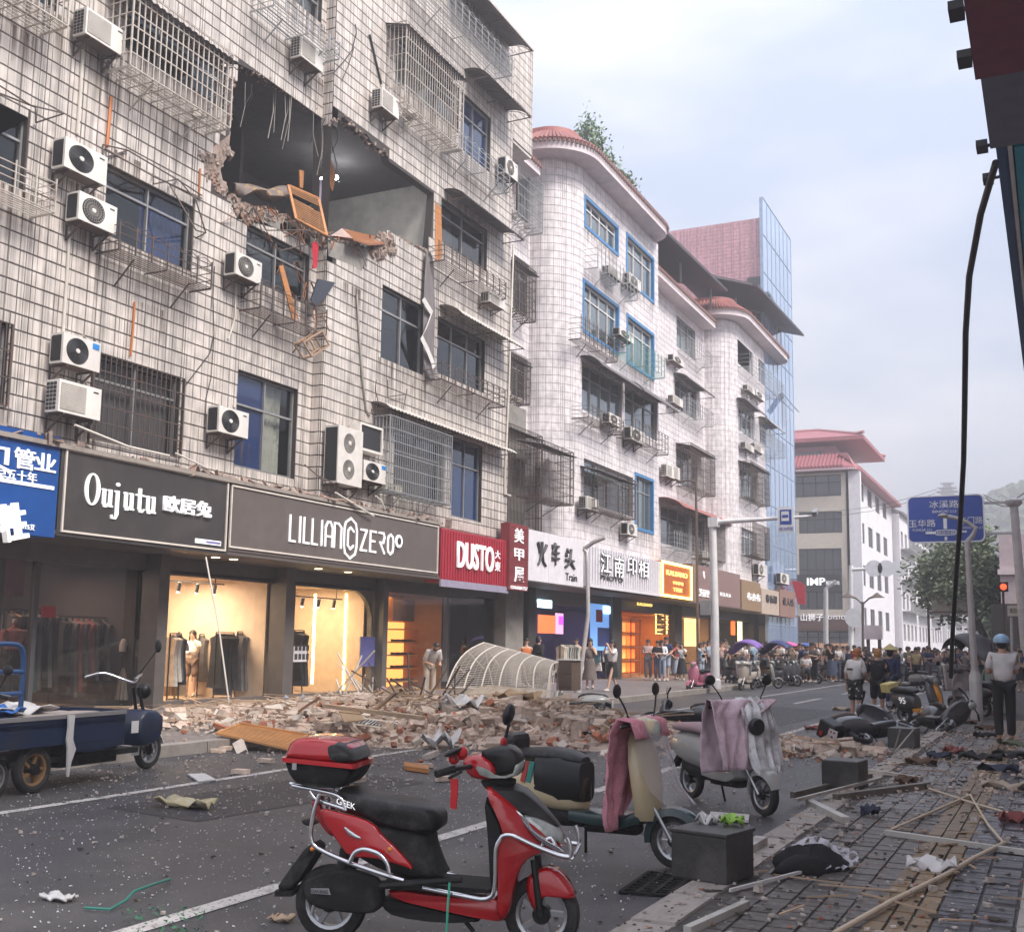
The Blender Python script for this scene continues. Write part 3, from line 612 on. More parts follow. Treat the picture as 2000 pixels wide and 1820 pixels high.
# ---- steelwork of the damaged block
PC = lambda x0,y0,x1,y1,X,d=.6: PR(x0,y0,x1,y1,X+d)
cage(b1, XA, PC(264,-30,449,250,XA,.7), .7, STEELW, rows=6, sp=.15, thin=.022)
cage(b1, XA, (8.,pX(132,51,XA+.7).y,pX(132,51,XA+.7).z,pX(132,51,XA+.7).z+2), .7, STEELW, rows=4)
cage(b1, XA, (WA['f2a'][0]-.05,WA['f2a'][1]+.05,WA['f2a'][2],WA['f2a'][3]), .08, STEELB, sp=.13, rows=5, roof=None, tray=False, clutter=False)
cage(b1, XA, (WA['f2l'][0],WA['f2l'][1]+.03,WA['f2l'][2],WA['f2l'][3]), .06, STEELB, rows=3, roof=None, tray=False, clutter=False)
cage(b1, XB, PC(795,40,903,293,XB,.65), .65, STEELW, rows=5, sp=.13)
cage(b1, XB, PC(763,810,880,985,XB,.55), .55, STEELG, rows=6, sp=.11, roof=None)
awning(b1, XB, pX(728,795,XB).y-.1, pX(978,870,XB).y, pX(735,793,XB).z+.05, .6, .2, SHEETW)
rack(b1, XA, PC(236,425,412,563,XA)[:2]+(PC(236,472,412,563,XA)[2],PC(236,430,412,563,XA)[3]), .6)
rack(b1, XA, (8,pX(111,350,XA+.6).y,pX(100,412,XA+.6).z,pX(111,350,XA+.6).z), .6, STEELW, arches=False, rails=5)
rack(b1, XA, PC(510,565,637,655,XA,.6)[:2]+(pX(637,655,XA+.6).z,pX(637,604,XA+.6).z), .6)
rack(b1, XA, (pX(535,8,XA+.7).y,pX(663,115,XA+.7).y,pX(663,115,XA+.7).z,pX(663,82,XA+.7).z), .7, STEELG, arches=False)
rack(b1, XB, (pX(832,2,XB+.7).y,pX(1000,147,XB+.7).y,pX(1000,147,XB+.7).z,pX(999,110,XB+.7).z), .7, STEELG, rails=4)
rack(b1, XB, (pX(895,300,XB+.6).y,pX(995,375,XB+.6).y,pX(995,375,XB+.6).z,pX(995,339,XB+.6).z), .6, STEELG)
rack(b1, XB, (pX(868,515,XB+.6).y,pX(988,578,XB+.6).y,pX(975,575,XB+.6).z,pX(978,545,XB+.6).z), .6, STEELB)
rack(b1, XB, (pX(862,755,XB+.6).y,pX(986,794,XB+.6).y,pX(986,794,XB+.6).z,pX(986,762,XB+.6).z), .6, STEELB)
awning(b1, XB, pX(866,372,XB).y, pX(992,456,XB).y-.4, pX(868,372,XB).z, .8, .35)
awning(b1, XB, pX(857,600,XB).y, pX(992,660,XB).y-.4, pX(857,597,XB).z, .8, .35, SHEETW)
awning(b1, XB, pX(906,138,XB).y, pX(1003,228,XB).y-.5, pX(908,138,XB).z, .9, .4)
awning(b1, XB, pX(903,-5,XB).y-1, pX(1006,64,XB).y-.5, pX(906,-5,XB).z, .9, .4)
# bent awning frames above the third and fourth floor windows
fr = MB()
for P in ([(201,283),(250,294),(348,352),(394,382)],[(201,283),(201,303)],[(250,294),(206,308)],[(348,350),(300,360),(300,340)],[(350,352),(383,392),(402,455),(382,466)],[(330,358),(383,450),(400,455)],[(205,290),(300,345),(394,388)],
          [(0,168),(60,206),(125,222),(70,240)],[(0,183),(70,210),(70,240)],[(484,420),(495,405),(520,450),(600,450),(640,470)],[(495,405),(512,452),(545,490),(615,475)]):
    fr.tube([pX(x,y,XA+(.55 if 0 < i < len(P)-1 else .05)) for i,(x,y) in enumerate(P)], .016, 5)
fr.build('awning_frame', STEELB, b1, w=True)
# pipes, cables
def cable(P, X, r, name, m, w=.05): return MB().tube([pX(x,y,X+w) for x,y in P], r, 6).build(name, m, b1, w=True, smooth=60)
PIPEW = mk('plastic_pipe', (.62,.58,.52), .4); PIPEO = mk('orange_pipe', (.5,.16,.04), .5); CAB = mk('black_cable', (.015,.015,.016), .5)
cable([(162,98),(157,180),(151,262)], XA, .03, 'drain_pipe', PIPEW); cable([(136,452),(131,540),(123,650)], XA, .03, 'drain_pipe', PIPEW)
cable([(217,190),(213,240),(209,288)], XA, .035, 'drain_pipe', PIPEO); cable([(263,590),(260,640),(255,695)], XA, .022, 'drain_pipe', PIPEO); cable([(391,330),(389,385)], XA, .02, 'drain_pipe', PIPEO)
cable([(461,560),(459,620),(452,645),(446,662)], XA, .018, 'drain_pipe', PIPEW)
cable([(419,520),(416,580),(418,655),(410,690),(358,758)], XA, .01, 'wall_cable', CAB); cable([(418,660),(412,740),(402,780),(400,830)], XA, .008, 'wall_cable', CAB)
cable([(694,48),(696,65),(688,98),(672,120),(652,142),(628,150)], XB, .012, 'wall_cable', CAB); cable([(692,92),(680,130),(668,158)], XB, .01, 'wall_cable', CAB)
cable([(722,68),(732,110),(745,165)], XB, .03, 'wall_pipe', CAB); cable([(697,575),(700,630),(704,690),(709,750),(715,800),(722,812)], XB, .03, 'wall_pipe', ACG)
cable([(1003,478),(998,620),(994,760),(990,850),(986,925),(986,965),(997,968)], XB, .035, 'drain_pipe', PIPEW, .06)
for P in ([(760,790),(780,838),(795,760)],[(757,742),(757,775),(793,770)],[(735,742),(733,762),(740,790),(735,800)]): cable(P, XB, .014, 'empty_bracket', STEELB, .12)
for i in range(26):   # loose strands hanging from the torn ceiling
    x, y = random.choice([(485,160),(535,160),(563,172),(563,172),(627,222),(650,228),(640,216),(630,230),(610,215)]); X = rnd(XA-.4,XA+.1); p = pX(x+rnd(-8,8),y+rnd(0,8),X); ln = rnd(.4,1.5)
    MB().tube([p, p+V((rnd(-.05,.1),rnd(-.1,.1),-ln*.5)), p+V((rnd(-.1,.1),rnd(-.25,.2),-ln))], rnd(.006,.014), 4).build('hanging_strand', ACG if i%2 else CAB, b1, w=True)
# ---- things thrown about in the opening
WOOD = mk('orange_wood', (.46,.19,.06), .5, var=.25, sc=3, stretch=(1,1,8), dirt=((.25,.1,.04),3,.5)); WOODL = mk('slat_wood', (.55,.30,.14), .55, var=.2, sc=4, rnd=.1)
WOODD = mk('veneer_brown', (.28,.11,.045), .45, var=.2, sc=3)
dr = empty('louvred_door', pX(600,410,XA+.2), 'orange louvred cupboard door leaning out of the blown-open room with slats missing', 'door')
c4 = [pX(563,362,XA-.1),pX(622,388,XA+.1),pX(638,460,XA+.55),pX(578,428,XA+.3)]
def bil(u,v): return c4[0].lerp(c4[1],u).lerp(c4[3].lerp(c4[2],u),v)
f = MB()
for a,b in ((0,1),(1,2),(2,3),(3,0)): f.bar(c4[a],c4[b],.07,.04)
f.build('door_frame', WOOD, dr, w=True)
for i in range(17):
    v = (i+.7)/17.5
    if i in (4,5): continue
    MB().bar(bil(.03,v),bil(.97 if i != 6 else .7,v+(0 if i != 6 else .03)),.045,.012).build('slat', WOODL, dr, w=True)
def slab(name, px, X, th, m, label, cat, dX=None):
    P = [pX(x,y,X+(dX[i] if dX else 0)) for i,(x,y) in enumerate(px)]; n = (P[1]-P[0]).cross(P[-1]-P[0]).normalized()*th; k = len(P)
    b = MB().add(P+[p+n for p in P],[tuple(range(k)),tuple(range(2*k-1,k-1,-1))]+[(i,(i+1)%k,k+(i+1)%k,k+i) for i in range(k)])
    o = empty(name, P[0], label, cat) if False else None
    ob = b.build(name, m); return tag(ob, label, cat)
slab('hanging_board', [(632,300),(640,292),(652,330),(656,345),(650,374),(640,350),(634,325)], XA-.9, .03, WOOD, 'torn orange board dangling from wires in the blown-open room', 'board')
slab('broken_batten', [(585,332),(594,334),(592,368),(586,366)], XA-.6, .03, WOOD, 'short upright orange batten behind the louvred door', 'board')
slab('fallen_board', [(646,460),(668,446),(734,462),(752,474),(720,476),(690,466)], XB+.05, .05, WOODD, 'broken brown panel lying over the torn sill of the open room', 'board', (-.6,-.8,-.5,.05,.3,.3))
slab('wedged_plank', [(545,520),(553,518),(582,620),(572,624)], XA+.5, .03, WOOD, 'orange plank wedged upright in the third floor balcony rack', 'plank')
slab('hanging_door_panel', [(850,395),(862,408),(864,500),(858,512),(850,505)], XB+.02, .04, WOOD, 'orange strip of door hanging beside the grey fourth floor window', 'board')
slab('dark_panel', [(608,585),(622,545),(655,552),(640,575),(618,600)], XA+.4, .04, mk('dark_plastic',(.03,.035,.05),.35), 'dark bent panel caught on the corner of the balcony rack', 'panel')
def cloth(name, px, X, m, label, cat, amp=.05, n=14):
    """strip hanging down: px are (left, right, y) rows"""
    b = MB(); pts = []
    for j,(xl,xr,y) in enumerate(px):
        for i in range(n+1):
            u = i/n; p = pX(xl+(xr-xl)*u,y,X); pts.append(p+V((amp*math.sin(u*9+j*.8)+amp*.5*math.sin(u*17-j),0,0)))
    b.add(pts,[(j*(n+1)+i,j*(n+1)+i+1,(j+1)*(n+1)+i+1,(j+1)*(n+1)+i) for j in range(len(px)-1) for i in range(n)])
    o = b.build(name, m, smooth=70); s = o.modifiers.new('thick','SOLIDIFY'); s.thickness = .012; q = o.modifiers.new('sub','SUBSURF'); q.levels = q.render_levels = 1
    return tag(o, label, cat)
GREYC = mk('grey_cloth', (.17,.15,.155), .9, var=.2, sc=2); REDC = mk('red_cloth', (.42,.01,.03), .85); LILAC = mk('lilac_cloth', (.35,.3,.42), .9, dirt=((.15,.13,.2),5,.7))
cloth('hanging_curtain', [(832,838,492),(830,848,512),(827,850,560),(826,852,600),(826,850,650),(828,846,700),(832,852,722),(838,848,742)], XB+.12, GREYC, 'long grey curtain hanging out of the blown-open room between two third floor windows', 'curtain')
e = MB(); P = [(829,580),(846,608),(834,640),(826,655),(838,680),(848,705),(850,716)]
for (x,y),(x2,y2) in zip(P,P[1:]): e.add([pX(x,y,XB+.21),pX(x2,y2,XB+.21),pX(x2-5,y2+7,XB+.21),pX(x-5,y+7,XB+.21)],[(0,1,2,3)])
tag(e.build('eyelet_hem', mk('white_hem',(.6,.57,.55),.8,speck=((.05,.05,.05),9,.12))), 'white eyelet hem strip twisted along the hanging grey curtain', 'curtain hem')
cloth('red_garment', [(611,617,472),(608,624,480),(609,622,500),(612,622,515),(610,618,525)], XA+.45, REDC, 'small red garment snagged below the louvred door', 'garment', .03, 8)
cloth('lilac_rag', [(622,628,350),(618,632,370),(620,636,390),(624,634,410),(628,632,425)], XA-.8, LILAC, 'shredded lilac rag hanging beside the bright bulbs', 'rag', .06, 8)
bl = MB(); n = 26
for j in range(6):
    v = j/5
    for i in range(n+1):
        u = i/n; p = pX(455+u*108, 362+u*12+v*14+3*math.sin(u*12), XA-.35+.3*math.sin(math.pi*v)); bl.v.append(tuple(p+V((.05*math.sin(u*14+v*4),0,.05*math.sin(u*9+v*5)))))
bl.add([], []); bl.f = [(j*(n+1)+i,j*(n+1)+i+1,(j+1)*(n+1)+i+1,(j+1)*(n+1)+i) for j in range(5) for i in range(n)]; bl.mi = [0]*len(bl.f)
o = bl.build('patterned_quilt', mk('quilt_pattern',(.16,.13,.12),.95,dirt=((.42,.26,.1),5,1.)), smooth=80); o.modifiers.new('t','SOLIDIFY').thickness = .05; tag(o, 'dusty flower patterned quilt spilling over the torn edge', 'quilt')
cr_ = empty('wooden_crate', pX(598,672,XA+.6), 'smashed wooden crate dangling under the third floor balcony rack', 'crate'); f = MB()
q = [pX(575,672,XA+.45),pX(612,650,XA+.45),pX(626,678,XA+.55),pX(592,700,XA+.55)]
for a,b_ in ((0,1),(1,2),(2,3),(3,0)): f.bar(q[a],q[b_],.05,.03); f.bar(q[a]+V((.25,0,.02)),q[b_]+V((.25,0,.02)),.05,.03); f.bar(q[a],q[a]+V((.25,0,.02)),.03)
f.build('crate_frame', mk('crate_wood',(.34,.22,.15),.8), cr_, w=True); f = MB(); f.bar(q[0].lerp(q[1],.4),q[3].lerp(q[2],.4),.06,.02); f.bar(q[0].lerp(q[1],.7),q[3].lerp(q[2],.7),.06,.02); f.build('slats', WOODL, cr_, w=True)
for i,(x,y) in enumerate(((629,351),(657,347))):
    p = pX(x,y,XA-1.6); lo = empty('ceiling_bulb', p, ('bright bulb left of the dangling orange board','bright bulb right of the dangling orange board')[i], 'lamp', 'bulbs in the open room')
    MB().ball((0,0,0),(.06,.06,.07)).build('bulb', glow('bulb_glow',(.9,.95,1),30), lo, smooth=60); MB().tube([(0,0,.05),(0,0,zc-p.z)],.008,5).build('flex', CAB, lo)
    l = bpy.data.lights.new('bulb','POINT'); l.energy = 9; l.color = (.9,.95,1); l.shadow_soft_size = .06; lo2 = bpy.data.objects.new('bulb_light', l); COL.objects.link(lo2); lo2.location = (.09,0,-.05); par(lo2, lo)
jk = MB()
for i in range(60):
    p = pX(rnd(500,640),rnd(405,450),XA-rnd(.2,1.6)); p.z = zf+rnd(.05,.7); (jk.bar(p, p+V((rnd(-.4,.4),rnd(-.5,.5),rnd(-.2,.4))), rnd(.02,.06)) if i%2 else chunk(jk, p, (rnd(.1,.35),rnd(.1,.35),rnd(.1,.3))))
tag(jk.build('room_debris', mk('room_debris',(.09,.075,.065),.95,var=.4,sc=3), kind='stuff'), 'dark broken furniture heaped inside the blown-open room', 'debris')
sp_ = MB()
for i in range(70):
    x, y = random.choice([(470,410),(520,412),(560,432),(600,452),(640,470),(690,480),(740,478),(560,520),(600,600),(610,560),(620,620)]); p = pX(x+rnd(-22,22),y+rnd(-12,12),XA+rnd(.0,.45)); d = V((rnd(-.2,.35),rnd(-.5,.5),rnd(-.7,.25)))*rnd(.4,1); sp_.bar(p, p+d, rnd(.012,.05), rnd(.008,.02))
sp_.build('splinters', WOODD, b1, w=True, kind='stuff'); sp_ = MB()
for i in range(60):
    x, y = random.choice([(460,405),(500,412),(585,440),(628,480),(700,490),(735,485)]); p = pX(x+rnd(-15,15),y+rnd(-6,10),XA+rnd(.05,.3)); sp_.tube([p,p+V((rnd(0,.2),rnd(-.2,.2),rnd(-.1,.1))),p+V((rnd(.05,.3),rnd(-.35,.35),rnd(-.6,.0)))],rnd(.004,.009),4)
sp_.build('bent_rebar', STEELB, b1, w=True, kind='stuff')
# ---- air conditioners of the damaged block
ac(129,266,207,364, XA,'dark','white air conditioner with black grille, upper of the pair by the third floor balcony')
ac(156,372,226,459, XA,'light','white air conditioner with bare grey fan, lower of the third floor pair')
ac(125,648,194,728, XA,'blue','white air conditioner with blue badge above a mesh fronted one, over the dark shop sign')
ac(117,739,195,822, XA,'mesh','white mesh fronted air conditioner just below the one with the blue badge')
ac(429,791,484,857, XA,'dark','white air conditioner with stained fan left of the blue curtained window')
ac(170,13,242,112, XA,'mesh','large white air conditioner left of the big top floor cage')
ac(590,66,630,142, XA,'mesh','air conditioner hung below the top rack near the building step')
ac(462,490,510,557, XA,'light','white air conditioner left of the window with the wedged plank')
ac(747,170,779,234, XB,'mesh','small white air conditioner just left of the fifth floor cage')
ac(989,304,1011,356, XB,'light','air conditioner at the far corner of the fifth floor rack')
ac(957,568,986,606, XB,'mesh','air conditioner under the fourth floor rack near the corner')
ac(711,897,754,947, XB,'blue','small air conditioner with blue badge beside the twin fan unit')
# twin fan unit
a = pX(662,829,XB+.5); b_ = pX(706,953,XB+.5); tw = empty('twin_fan_unit', (XB,(a.y+b_.y)/2,b_.z), 'tall twin fan air conditioner above the dark grey shop sign', 'air conditioner'); w_, h_ = b_.y-a.y, a.z-b_.z
MB().bx((.1,-w_/2,0),(.5,w_/2,h_)).build('body', ACW, tw); MB().bx((.13,-w_/2-.006,.05),(.47,-w_/2+.002,h_-.05)).build('side_coil', ACD, tw); rot = MX.Rotation(math.pi/2,3,'Y')
for i in range(2):
    zc_ = h_*(.27+.46*i); g = MB().lathe([(0,.004),(.22,.004),(.235,.014),(.24,0)],28,(.5,-.06,zc_),rot).build('fan_opening', mk('fan_grey',(.2,.19,.18),.6), tw, smooth=40); h = MB()
    for k in range(26): an = 2*math.pi*k/26; h.bar((.516,-.06+.05*math.cos(an),zc_+.05*math.sin(an)),(.516,-.06+.23*math.cos(an+.4),zc_+.23*math.sin(an+.4)),.006)
    h.build('grille', ACG, g); MB().lathe([(0,.03),(.05,.028),(.056,.012)],16,(.5,-.06,zc_),rot).build('hub', ACW, g, smooth=40)
f = MB()
for yy in (-w_*.4,w_*.4): f.bar((0,yy,-.03),(.5,yy,-.03),.04); f.bar((.02,yy,-.5),(.45,yy,-.05),.035)
f.bar((.3,-w_/2-.5,.1),(.5,-w_/2-.1,-.05),.03); f.bar((.05,-w_/2-.7,.35),(.35,-w_/2-.2,-.05),.025); f.build('bracket', STEELB, tw)
a = pX(703,823,XB+.4); b_ = pX(746,890,XB+.4); eu = empty('gutted_unit', (XB,(a.y+b_.y)/2,b_.z), 'gutted white air conditioner casing with black inside, above the blue badged unit', 'air conditioner'); w_, h_ = b_.y-a.y, a.z-b_.z
f = MB(); f.bx((.1,-w_/2,h_-.06),(.42,w_/2,h_)); f.bx((.1,-w_/2,0),(.42,w_/2,.06)); f.bx((.1,-w_/2,.06),(.42,-w_/2+.06,h_-.06)); f.bx((.1,w_/2-.06,.06),(.42,w_/2,h_-.06)); f.build('casing', ACW, eu); MB().bx((.12,-w_/2+.06,.06),(.38,w_/2-.06,h_-.06)).build('coil', ACD, eu)
# ================================================================ white block with the rounded corners
XF, XR = -15.9, -17.4
P_ = lambda *a: PR(*a, XF); Q_ = lambda *a: PR(*a, XR)
def arc(cx, cy, r, a0, a1, n): return [(cx+r*math.cos(R(a0+(a1-a0)*i/n)), cy+r*math.sin(R(a0+(a1-a0)*i/n))) for i in range(n+1)]
b2 = empty('apartment_block', (-16,43,0), 'white tiled apartment block with a rounded corner, blue window trims and red tiled eaves', 'building')
b3 = empty('apartment_block', (-16,66,0), 'farther white tiled block with rounded corner under a dark metal roof, before the glass tower', 'building')
W2 = dict(a5=P_(1143,388,1205,495), b5=P_(1224,460,1275,588), a4=P_(1140,551,1206,688), b4=P_(1225,618,1275,738), a3=P_(1137,705,1214,838), b3=P_(1220,750,1283,862), a2=P_(1140,895,1236,1010), b2=P_(1241,928,1274,1038))
WR = dict(a5=Q_(1008,318,1050,455), a4=Q_(1003,497,1036,625), a3=Q_(998,686,1030,785), a2=(34.5,36.6,5.6,8.6))
YB, YC, YD = 38.8, 47.95, 60.7
ws2 = (.08,.12,.2,.3,.42)
def arcsegs(c, r, n, z0, z1): a = arc(*c, r, -90, 0, n); return [(p,q,z0,z1,[],[],[]) for p,q in zip(a,a[1:])]
ZT = 19.95
segs = [((XR,YE),(XR,37.2),4.6,19.2,ops_of(WR.values(),YE),[],[])]+arcsegs((XF-1.6,YB),1.6,10,4.6,ZT)+[((XF,YB),(XF,YC),4.6,ZT,ops_of(W2.values(),YB),[],[])]
tilewall(b2, segs, T2, GROUT2, .3, ws2, 300, depth=.2)
for k, r in W2.items(): window(b2, XF, r, nv=4 if k[0] == 'a' else 3, tr=.72, fr=WHITE if k[1] in '45' else ALU, pane=PANEF, trim=BLUEFR if k[1] in '45' or k == 'b2' else None, curt=random.choice([None,CURT,CURTW]), cw=(rnd(0,.3),rnd(.5,1)))
for k, r in list(W2.items()): grime(b2, XF, r[0]-.1, r[1]+.1, r[2]-.15, rnd(.6,1.1))
for k, r in WR.items(): window(b2, XR, r, nv=2, pane=PANE, curt=CURT if k in 'a5a2' else None)
W3 = dict(a5=P_(1440,662,1470,735), b5=P_(1481,700,1506,765), a4=P_(1442,790,1472,860), b4=P_(1483,822,1508,880), a3=P_(1444,912,1478,985), b3=P_(1494,935,1510,1000), a2=P_(1448,1030,1478,1090), b2=P_(1493,1040,1512,1108))
W4 = dict(a5=Q_(1321,616,1358,705), a4=Q_(1318,735,1360,822), a3=Q_(1320,870,1362,960), a2=Q_(1290,985,1345,1075), b2=Q_(1352,1010,1376,1090))
YE3, XA3 = 73.2, 62.4
segs = [((XF,YC),(XF-.01,YC+.001),4.6,4.7,[],[],[])] if 0 else []
segs += [((XR,YC-.2),(XR,YD),4.6,20,ops_of(W4.values(),YC-.2),[],[])]+arcsegs((XF-1.6,YD+1.6),1.6,10,4.6,20)+[((XF,YD+1.6),(XF,YE3),4.6,20,ops_of(W3.values(),YD+1.6),[],[])]
tilewall(b3, segs, T2, GROUT2, .3, ws2, 150, depth=.2)
for k, r in W3.items(): window(b3, XF, r, nv=3, tr=.72, fr=WHITE, pane=PANEF, trim=None)
for k, r in W4.items(): window(b3, XR, r, nv=3, tr=.72, fr=ALU, pane=PANEF, curt=random.choice([None,CURTW]), cw=(0,.6))
def shell(b, y0, y1, zt, m=STUCCO):
    q = MB(); q.bx((-26,y0,0),(-25.7,y1,zt)); q.bx((-26,y0,zt-.2),(XR-.25,y1,zt)); q.bx((-25.7,y1-.25,3.7),(XF-.25,y1,zt-.2)); q.build('shell', m, b, w=True)
shell(b2, YE+.02, YC, 19.4); shell(b3, YC, YE3, 19.6)
# exposed end of the white block towards the recess is plain; roof eaves
def eaves(b, path, z, wd, rise, ribs=True, th=.32, step=.2):
    n = len(path); nor = []
    for i in range(n):
        a = V((*path[max(i-1,0)],0)); c = V((*path[min(i+1,n-1)],0)); t = (c-a).normalized(); nor.append(V((-t.y,t.x,0)))   # inward
    o = [V((*p,0)) for p in path]; Z = lambda p,z_: V((p.x,p.y,z_)); f = MB(); s = MB(); rt = MB()
    prof = lambda i: [Z(o[i]+nor[i]*(wd+.6),z), Z(o[i],z), Z(o[i],z+th), Z(o[i]+nor[i]*.06,z+th+.02), Z(o[i]+nor[i]*wd,z+th+rise), Z(o[i]+nor[i]*(wd+.6),z+th+rise)]
    f.loft([prof(i) for i in range(n)]); f.build('eaves', STUCCO, b, w=True, smooth=30)
    rl = MB(); rl.loft([[Z(o[i]+nor[i]*(wd-.05),z+th+rise-.02), Z(o[i]+nor[i]*(wd-.05),z+th+rise+.22), Z(o[i]+nor[i]*(wd+.2),z+th+rise+.22), Z(o[i]+nor[i]*(wd+.2),z+th+rise-.02)] for i in range(n)]); rl.build('ridge', RTILE, b, w=True)
    rib = MB().tube([(0,0,0),(0,1,0)], .075, 8).mesh('roof_tile', RTILE, smooth=60); im = basis(b).inverted(); k = 0; rest = MB(); ends = MB()
    for i in range(n-1):
        d = (o[i+1]-o[i]).length; m = max(1,round(d/step))
        for j in range(m):
            u = (j+.5)/m; p = o[i].lerp(o[i+1],u); nn = nor[i].lerp(nor[i+1],u).normalized(); a = Z(p-nn*.06,z+th+.05); c = Z(p+nn*wd,z+th+rise+.03)
            if k < 150:
                ob = inst(rib, 'roof_tile', b, im @ a, None, (1,(c-a).length,1)); ob.rotation_mode = 'QUATERNION'; ob.rotation_quaternion = (c-a).to_track_quat('Y','Z')
            else: rest.tube([a,c],.075,6)
            ends.box(Z(p-nn*.075,z+th-.02),(.1,.1,.09)); k += 1
    if rest.v: rest.build('roof_tiles', RTILE, b, w=True, kind='stuff', smooth=60)
    ends.build('tile_ends', mk('tile_end',(.26,.16,.15),.7), b, w=True, kind='stuff')
eaves(b2, [(-21,36.4),(-19,36.4),(-17.1,36.4)]+arc(-17.1,38.4,2.0,-80,0,8)+[(-15.1,41),(-15.1,44),(-15.1,46.6)]+arc(-16.2,46.6,1.1,20,100,5)+[(-17.6,47.7)], ZT, .95, .75)
eaves(b2, [(-16.55,32.6),(-16.55,34.5),(-16.55,36.2)], 18.75, .5, .4)
eaves(b3, [(-16.6,48.0),(-16.6,54),(-16.6,60.2)], 19.25, .5, .35)
eaves(b3, [(-21,60.0),(-19,60.0),(-17.1,60.0)]+arc(-17.1,62.0,2.0,-80,0,8)+[(-15.1,66),(-15.1,72)]+arc(-16.2,72,1.1,20,100,5)+[(-17.6,73.1)], 20.05, .95, .75)
DROOF = mk('dark_metal_roof', (.055,.045,.055), .5, .3)
q = MB()
q.loft([[V(p) for p in r] for r in ([(-15.9,48.3,20.9),(-21.5,48.3,22.6),(-21.5,48.3,22.75),(-15.9,48.3,21.05)],[(-15.9,60.2,21.3),(-21.5,60.2,23),(-21.5,60.2,23.15),(-15.9,60.2,21.45)])]); q.build('metal_roof', DROOF, b3, w=True)
q = MB(); q.loft([[V((x,y,z_)) for x,y,z_ in r] for r in ([(-17.4,60.3,22.5),(-14.9,62.5,22.2),(-14.9,62.5,22.35),(-17.4,60.3,22.65)],[(-19.5,60.3,23.1),(-19.5,62.5,23.3),(-19.5,62.5,23.45),(-19.5,60.3,23.25)])])
q.loft([[V(p) for p in r] for r in ([(-14.7,62.4,22.1),(-20,62.4,23.8),(-20,62.4,23.95),(-14.7,62.4,22.25)],[(-14.4,74,22.1),(-20,74,23.8),(-20,74,23.95),(-14.4,74,22.25)])]); q.build('metal_roof', DROOF, b3, w=True)
q = MB()
for x_,y_ in ((-17,49),(-17,55),(-16.8,60),(-16.4,64),(-16.2,68),(-16.2,72.5)): q.bar((x_,y_,20.4),(x_,y_,22.1),.09)
q.bx((-21,48.5,19.6),(-20.8,73,22.6)); q.build('roof_posts', STEELG, b3, w=True)
# cages, racks, awnings
PCf = lambda x0,y0,x1,y1,X,d: PR(x0,y0,x1,y1,X+d)
cage(b2, XR, PCf(1013,318,1060,455,XR,.7), .7, STEELG, sp=.12, rows=5, roof=None)
cage(b2, XR, PCf(1006,502,1046,628,XR,.65), .65, STEELB, rows=5)
cage(b2, XR, PCf(1000,690,1035,790,XR,.65), .65, STEELB, rows=5)
cage(b2, XR, (34.2,37.0,5.5,9.1), .7, STEELB, sp=.11, rows=6, roof=SHEET); cage(b2, XF-.6, PCf(1060,858,1122,986,XF,.35), .9, STEELB, sp=.12, rows=6, clutter=False)
cage(b2, XF, PCf(1168,910,1241,1014,XF,.7), .7, STEELB, sp=.12, rows=5, roof=SHEET)
rack(b2, XF, PCf(1168,470,1245,552,XF,.6)[:2]+(pX(1168,522,XF+.6).z,pX(1168,478,XF+.6).z), .6, STEELG, arches=False); rack(b2, XF, PCf(1140,625,1210,690,XF,.6)[:2]+(pX(1140,660,XF+.6).z,pX(1140,612,XF+.6).z), .5, STEELB, rails=5, arches=False)
rack(b2, XF, (pX(1225,690,XF+.7).y,pX(1298,735,XF+.7).y,pX(1298,738,XF+.7).z,pX(1298,700,XF+.7).z), .7, mk('green_bar',(.12,.32,.28),.5), arches=False)
rack(b2, XF, (pX(1150,812,XF+.7).y,pX(1218,850,XF+.7).y,pX(1218,848,XF+.7).z,pX(1165,785,XF+.7).z-.2), .7, STEELB); rack(b2, XF, (pX(1235,860,XF+.7).y,pX(1305,888,XF+.7).y,pX(1305,888,XF+.7).z,pX(1300,850,XF+.7).z), .7, STEELB)
awning(b2, XF, W2['a3'][0]-.2, W2['a3'][1]+.1, W2['a3'][3]+.15, .9, .45); awning(b2, XF, W2['b3'][0]-.1, W2['b3'][1]+.4, W2['b3'][3]+.1, .9, .5)
for k in ('a5','a4'):
    r = W4[k]; rack(b3, XR, (r[0]+.2,r[1]+.9,r[2]-.2,r[2]+.55), .7, STEELG, arches=(k == 'a4'))
cage(b3, XR, (W4['a3'][0],W4['a3'][1]+.7,W4['a3'][2]-.2,W4['a3'][3]+.1), .8, STEELB, rows=6); awning(b3, XR, W4['a4'][0]-.3, W4['a4'][1]+.6, W4['a4'][3]+.1, .9, .4)
awning(b3, XR, W4['a2'][0]-.4, W4['b2'][1]+2, W4['a2'][3]+.3, 1.3, .5, RTILE); rack(b3, XR, (W4['a2'][0],W4['a2'][1],W4['a2'][2]-.2,W4['a2'][2]+.6), .7, STEELG)
cage(b3, XR, (W4['b2'][0]-.4,W4['b2'][1]+1.4,W4['b2'][2]-.2,W4['b2'][3]), 1.0, STEELB, rows=7, roof=None)
for k in ('a5','a4'): r = W3[k]; rack(b3, XF, (r[0],W3['b'+k[1]][1]+.6,r[2]-.25,r[2]+.6), .7, STEELG, arches=(k == 'a4'))
awning(b3, XF, W3['a4'][0]-.4, W3['a4'][1]+.2, W3['a4'][3]+.3, .8, .4); awning(b3, XF, W3['b4'][0]-.3, W3['b4'][1]+.4, W3['b4'][3]+.2, .8, .4, SHEETW)
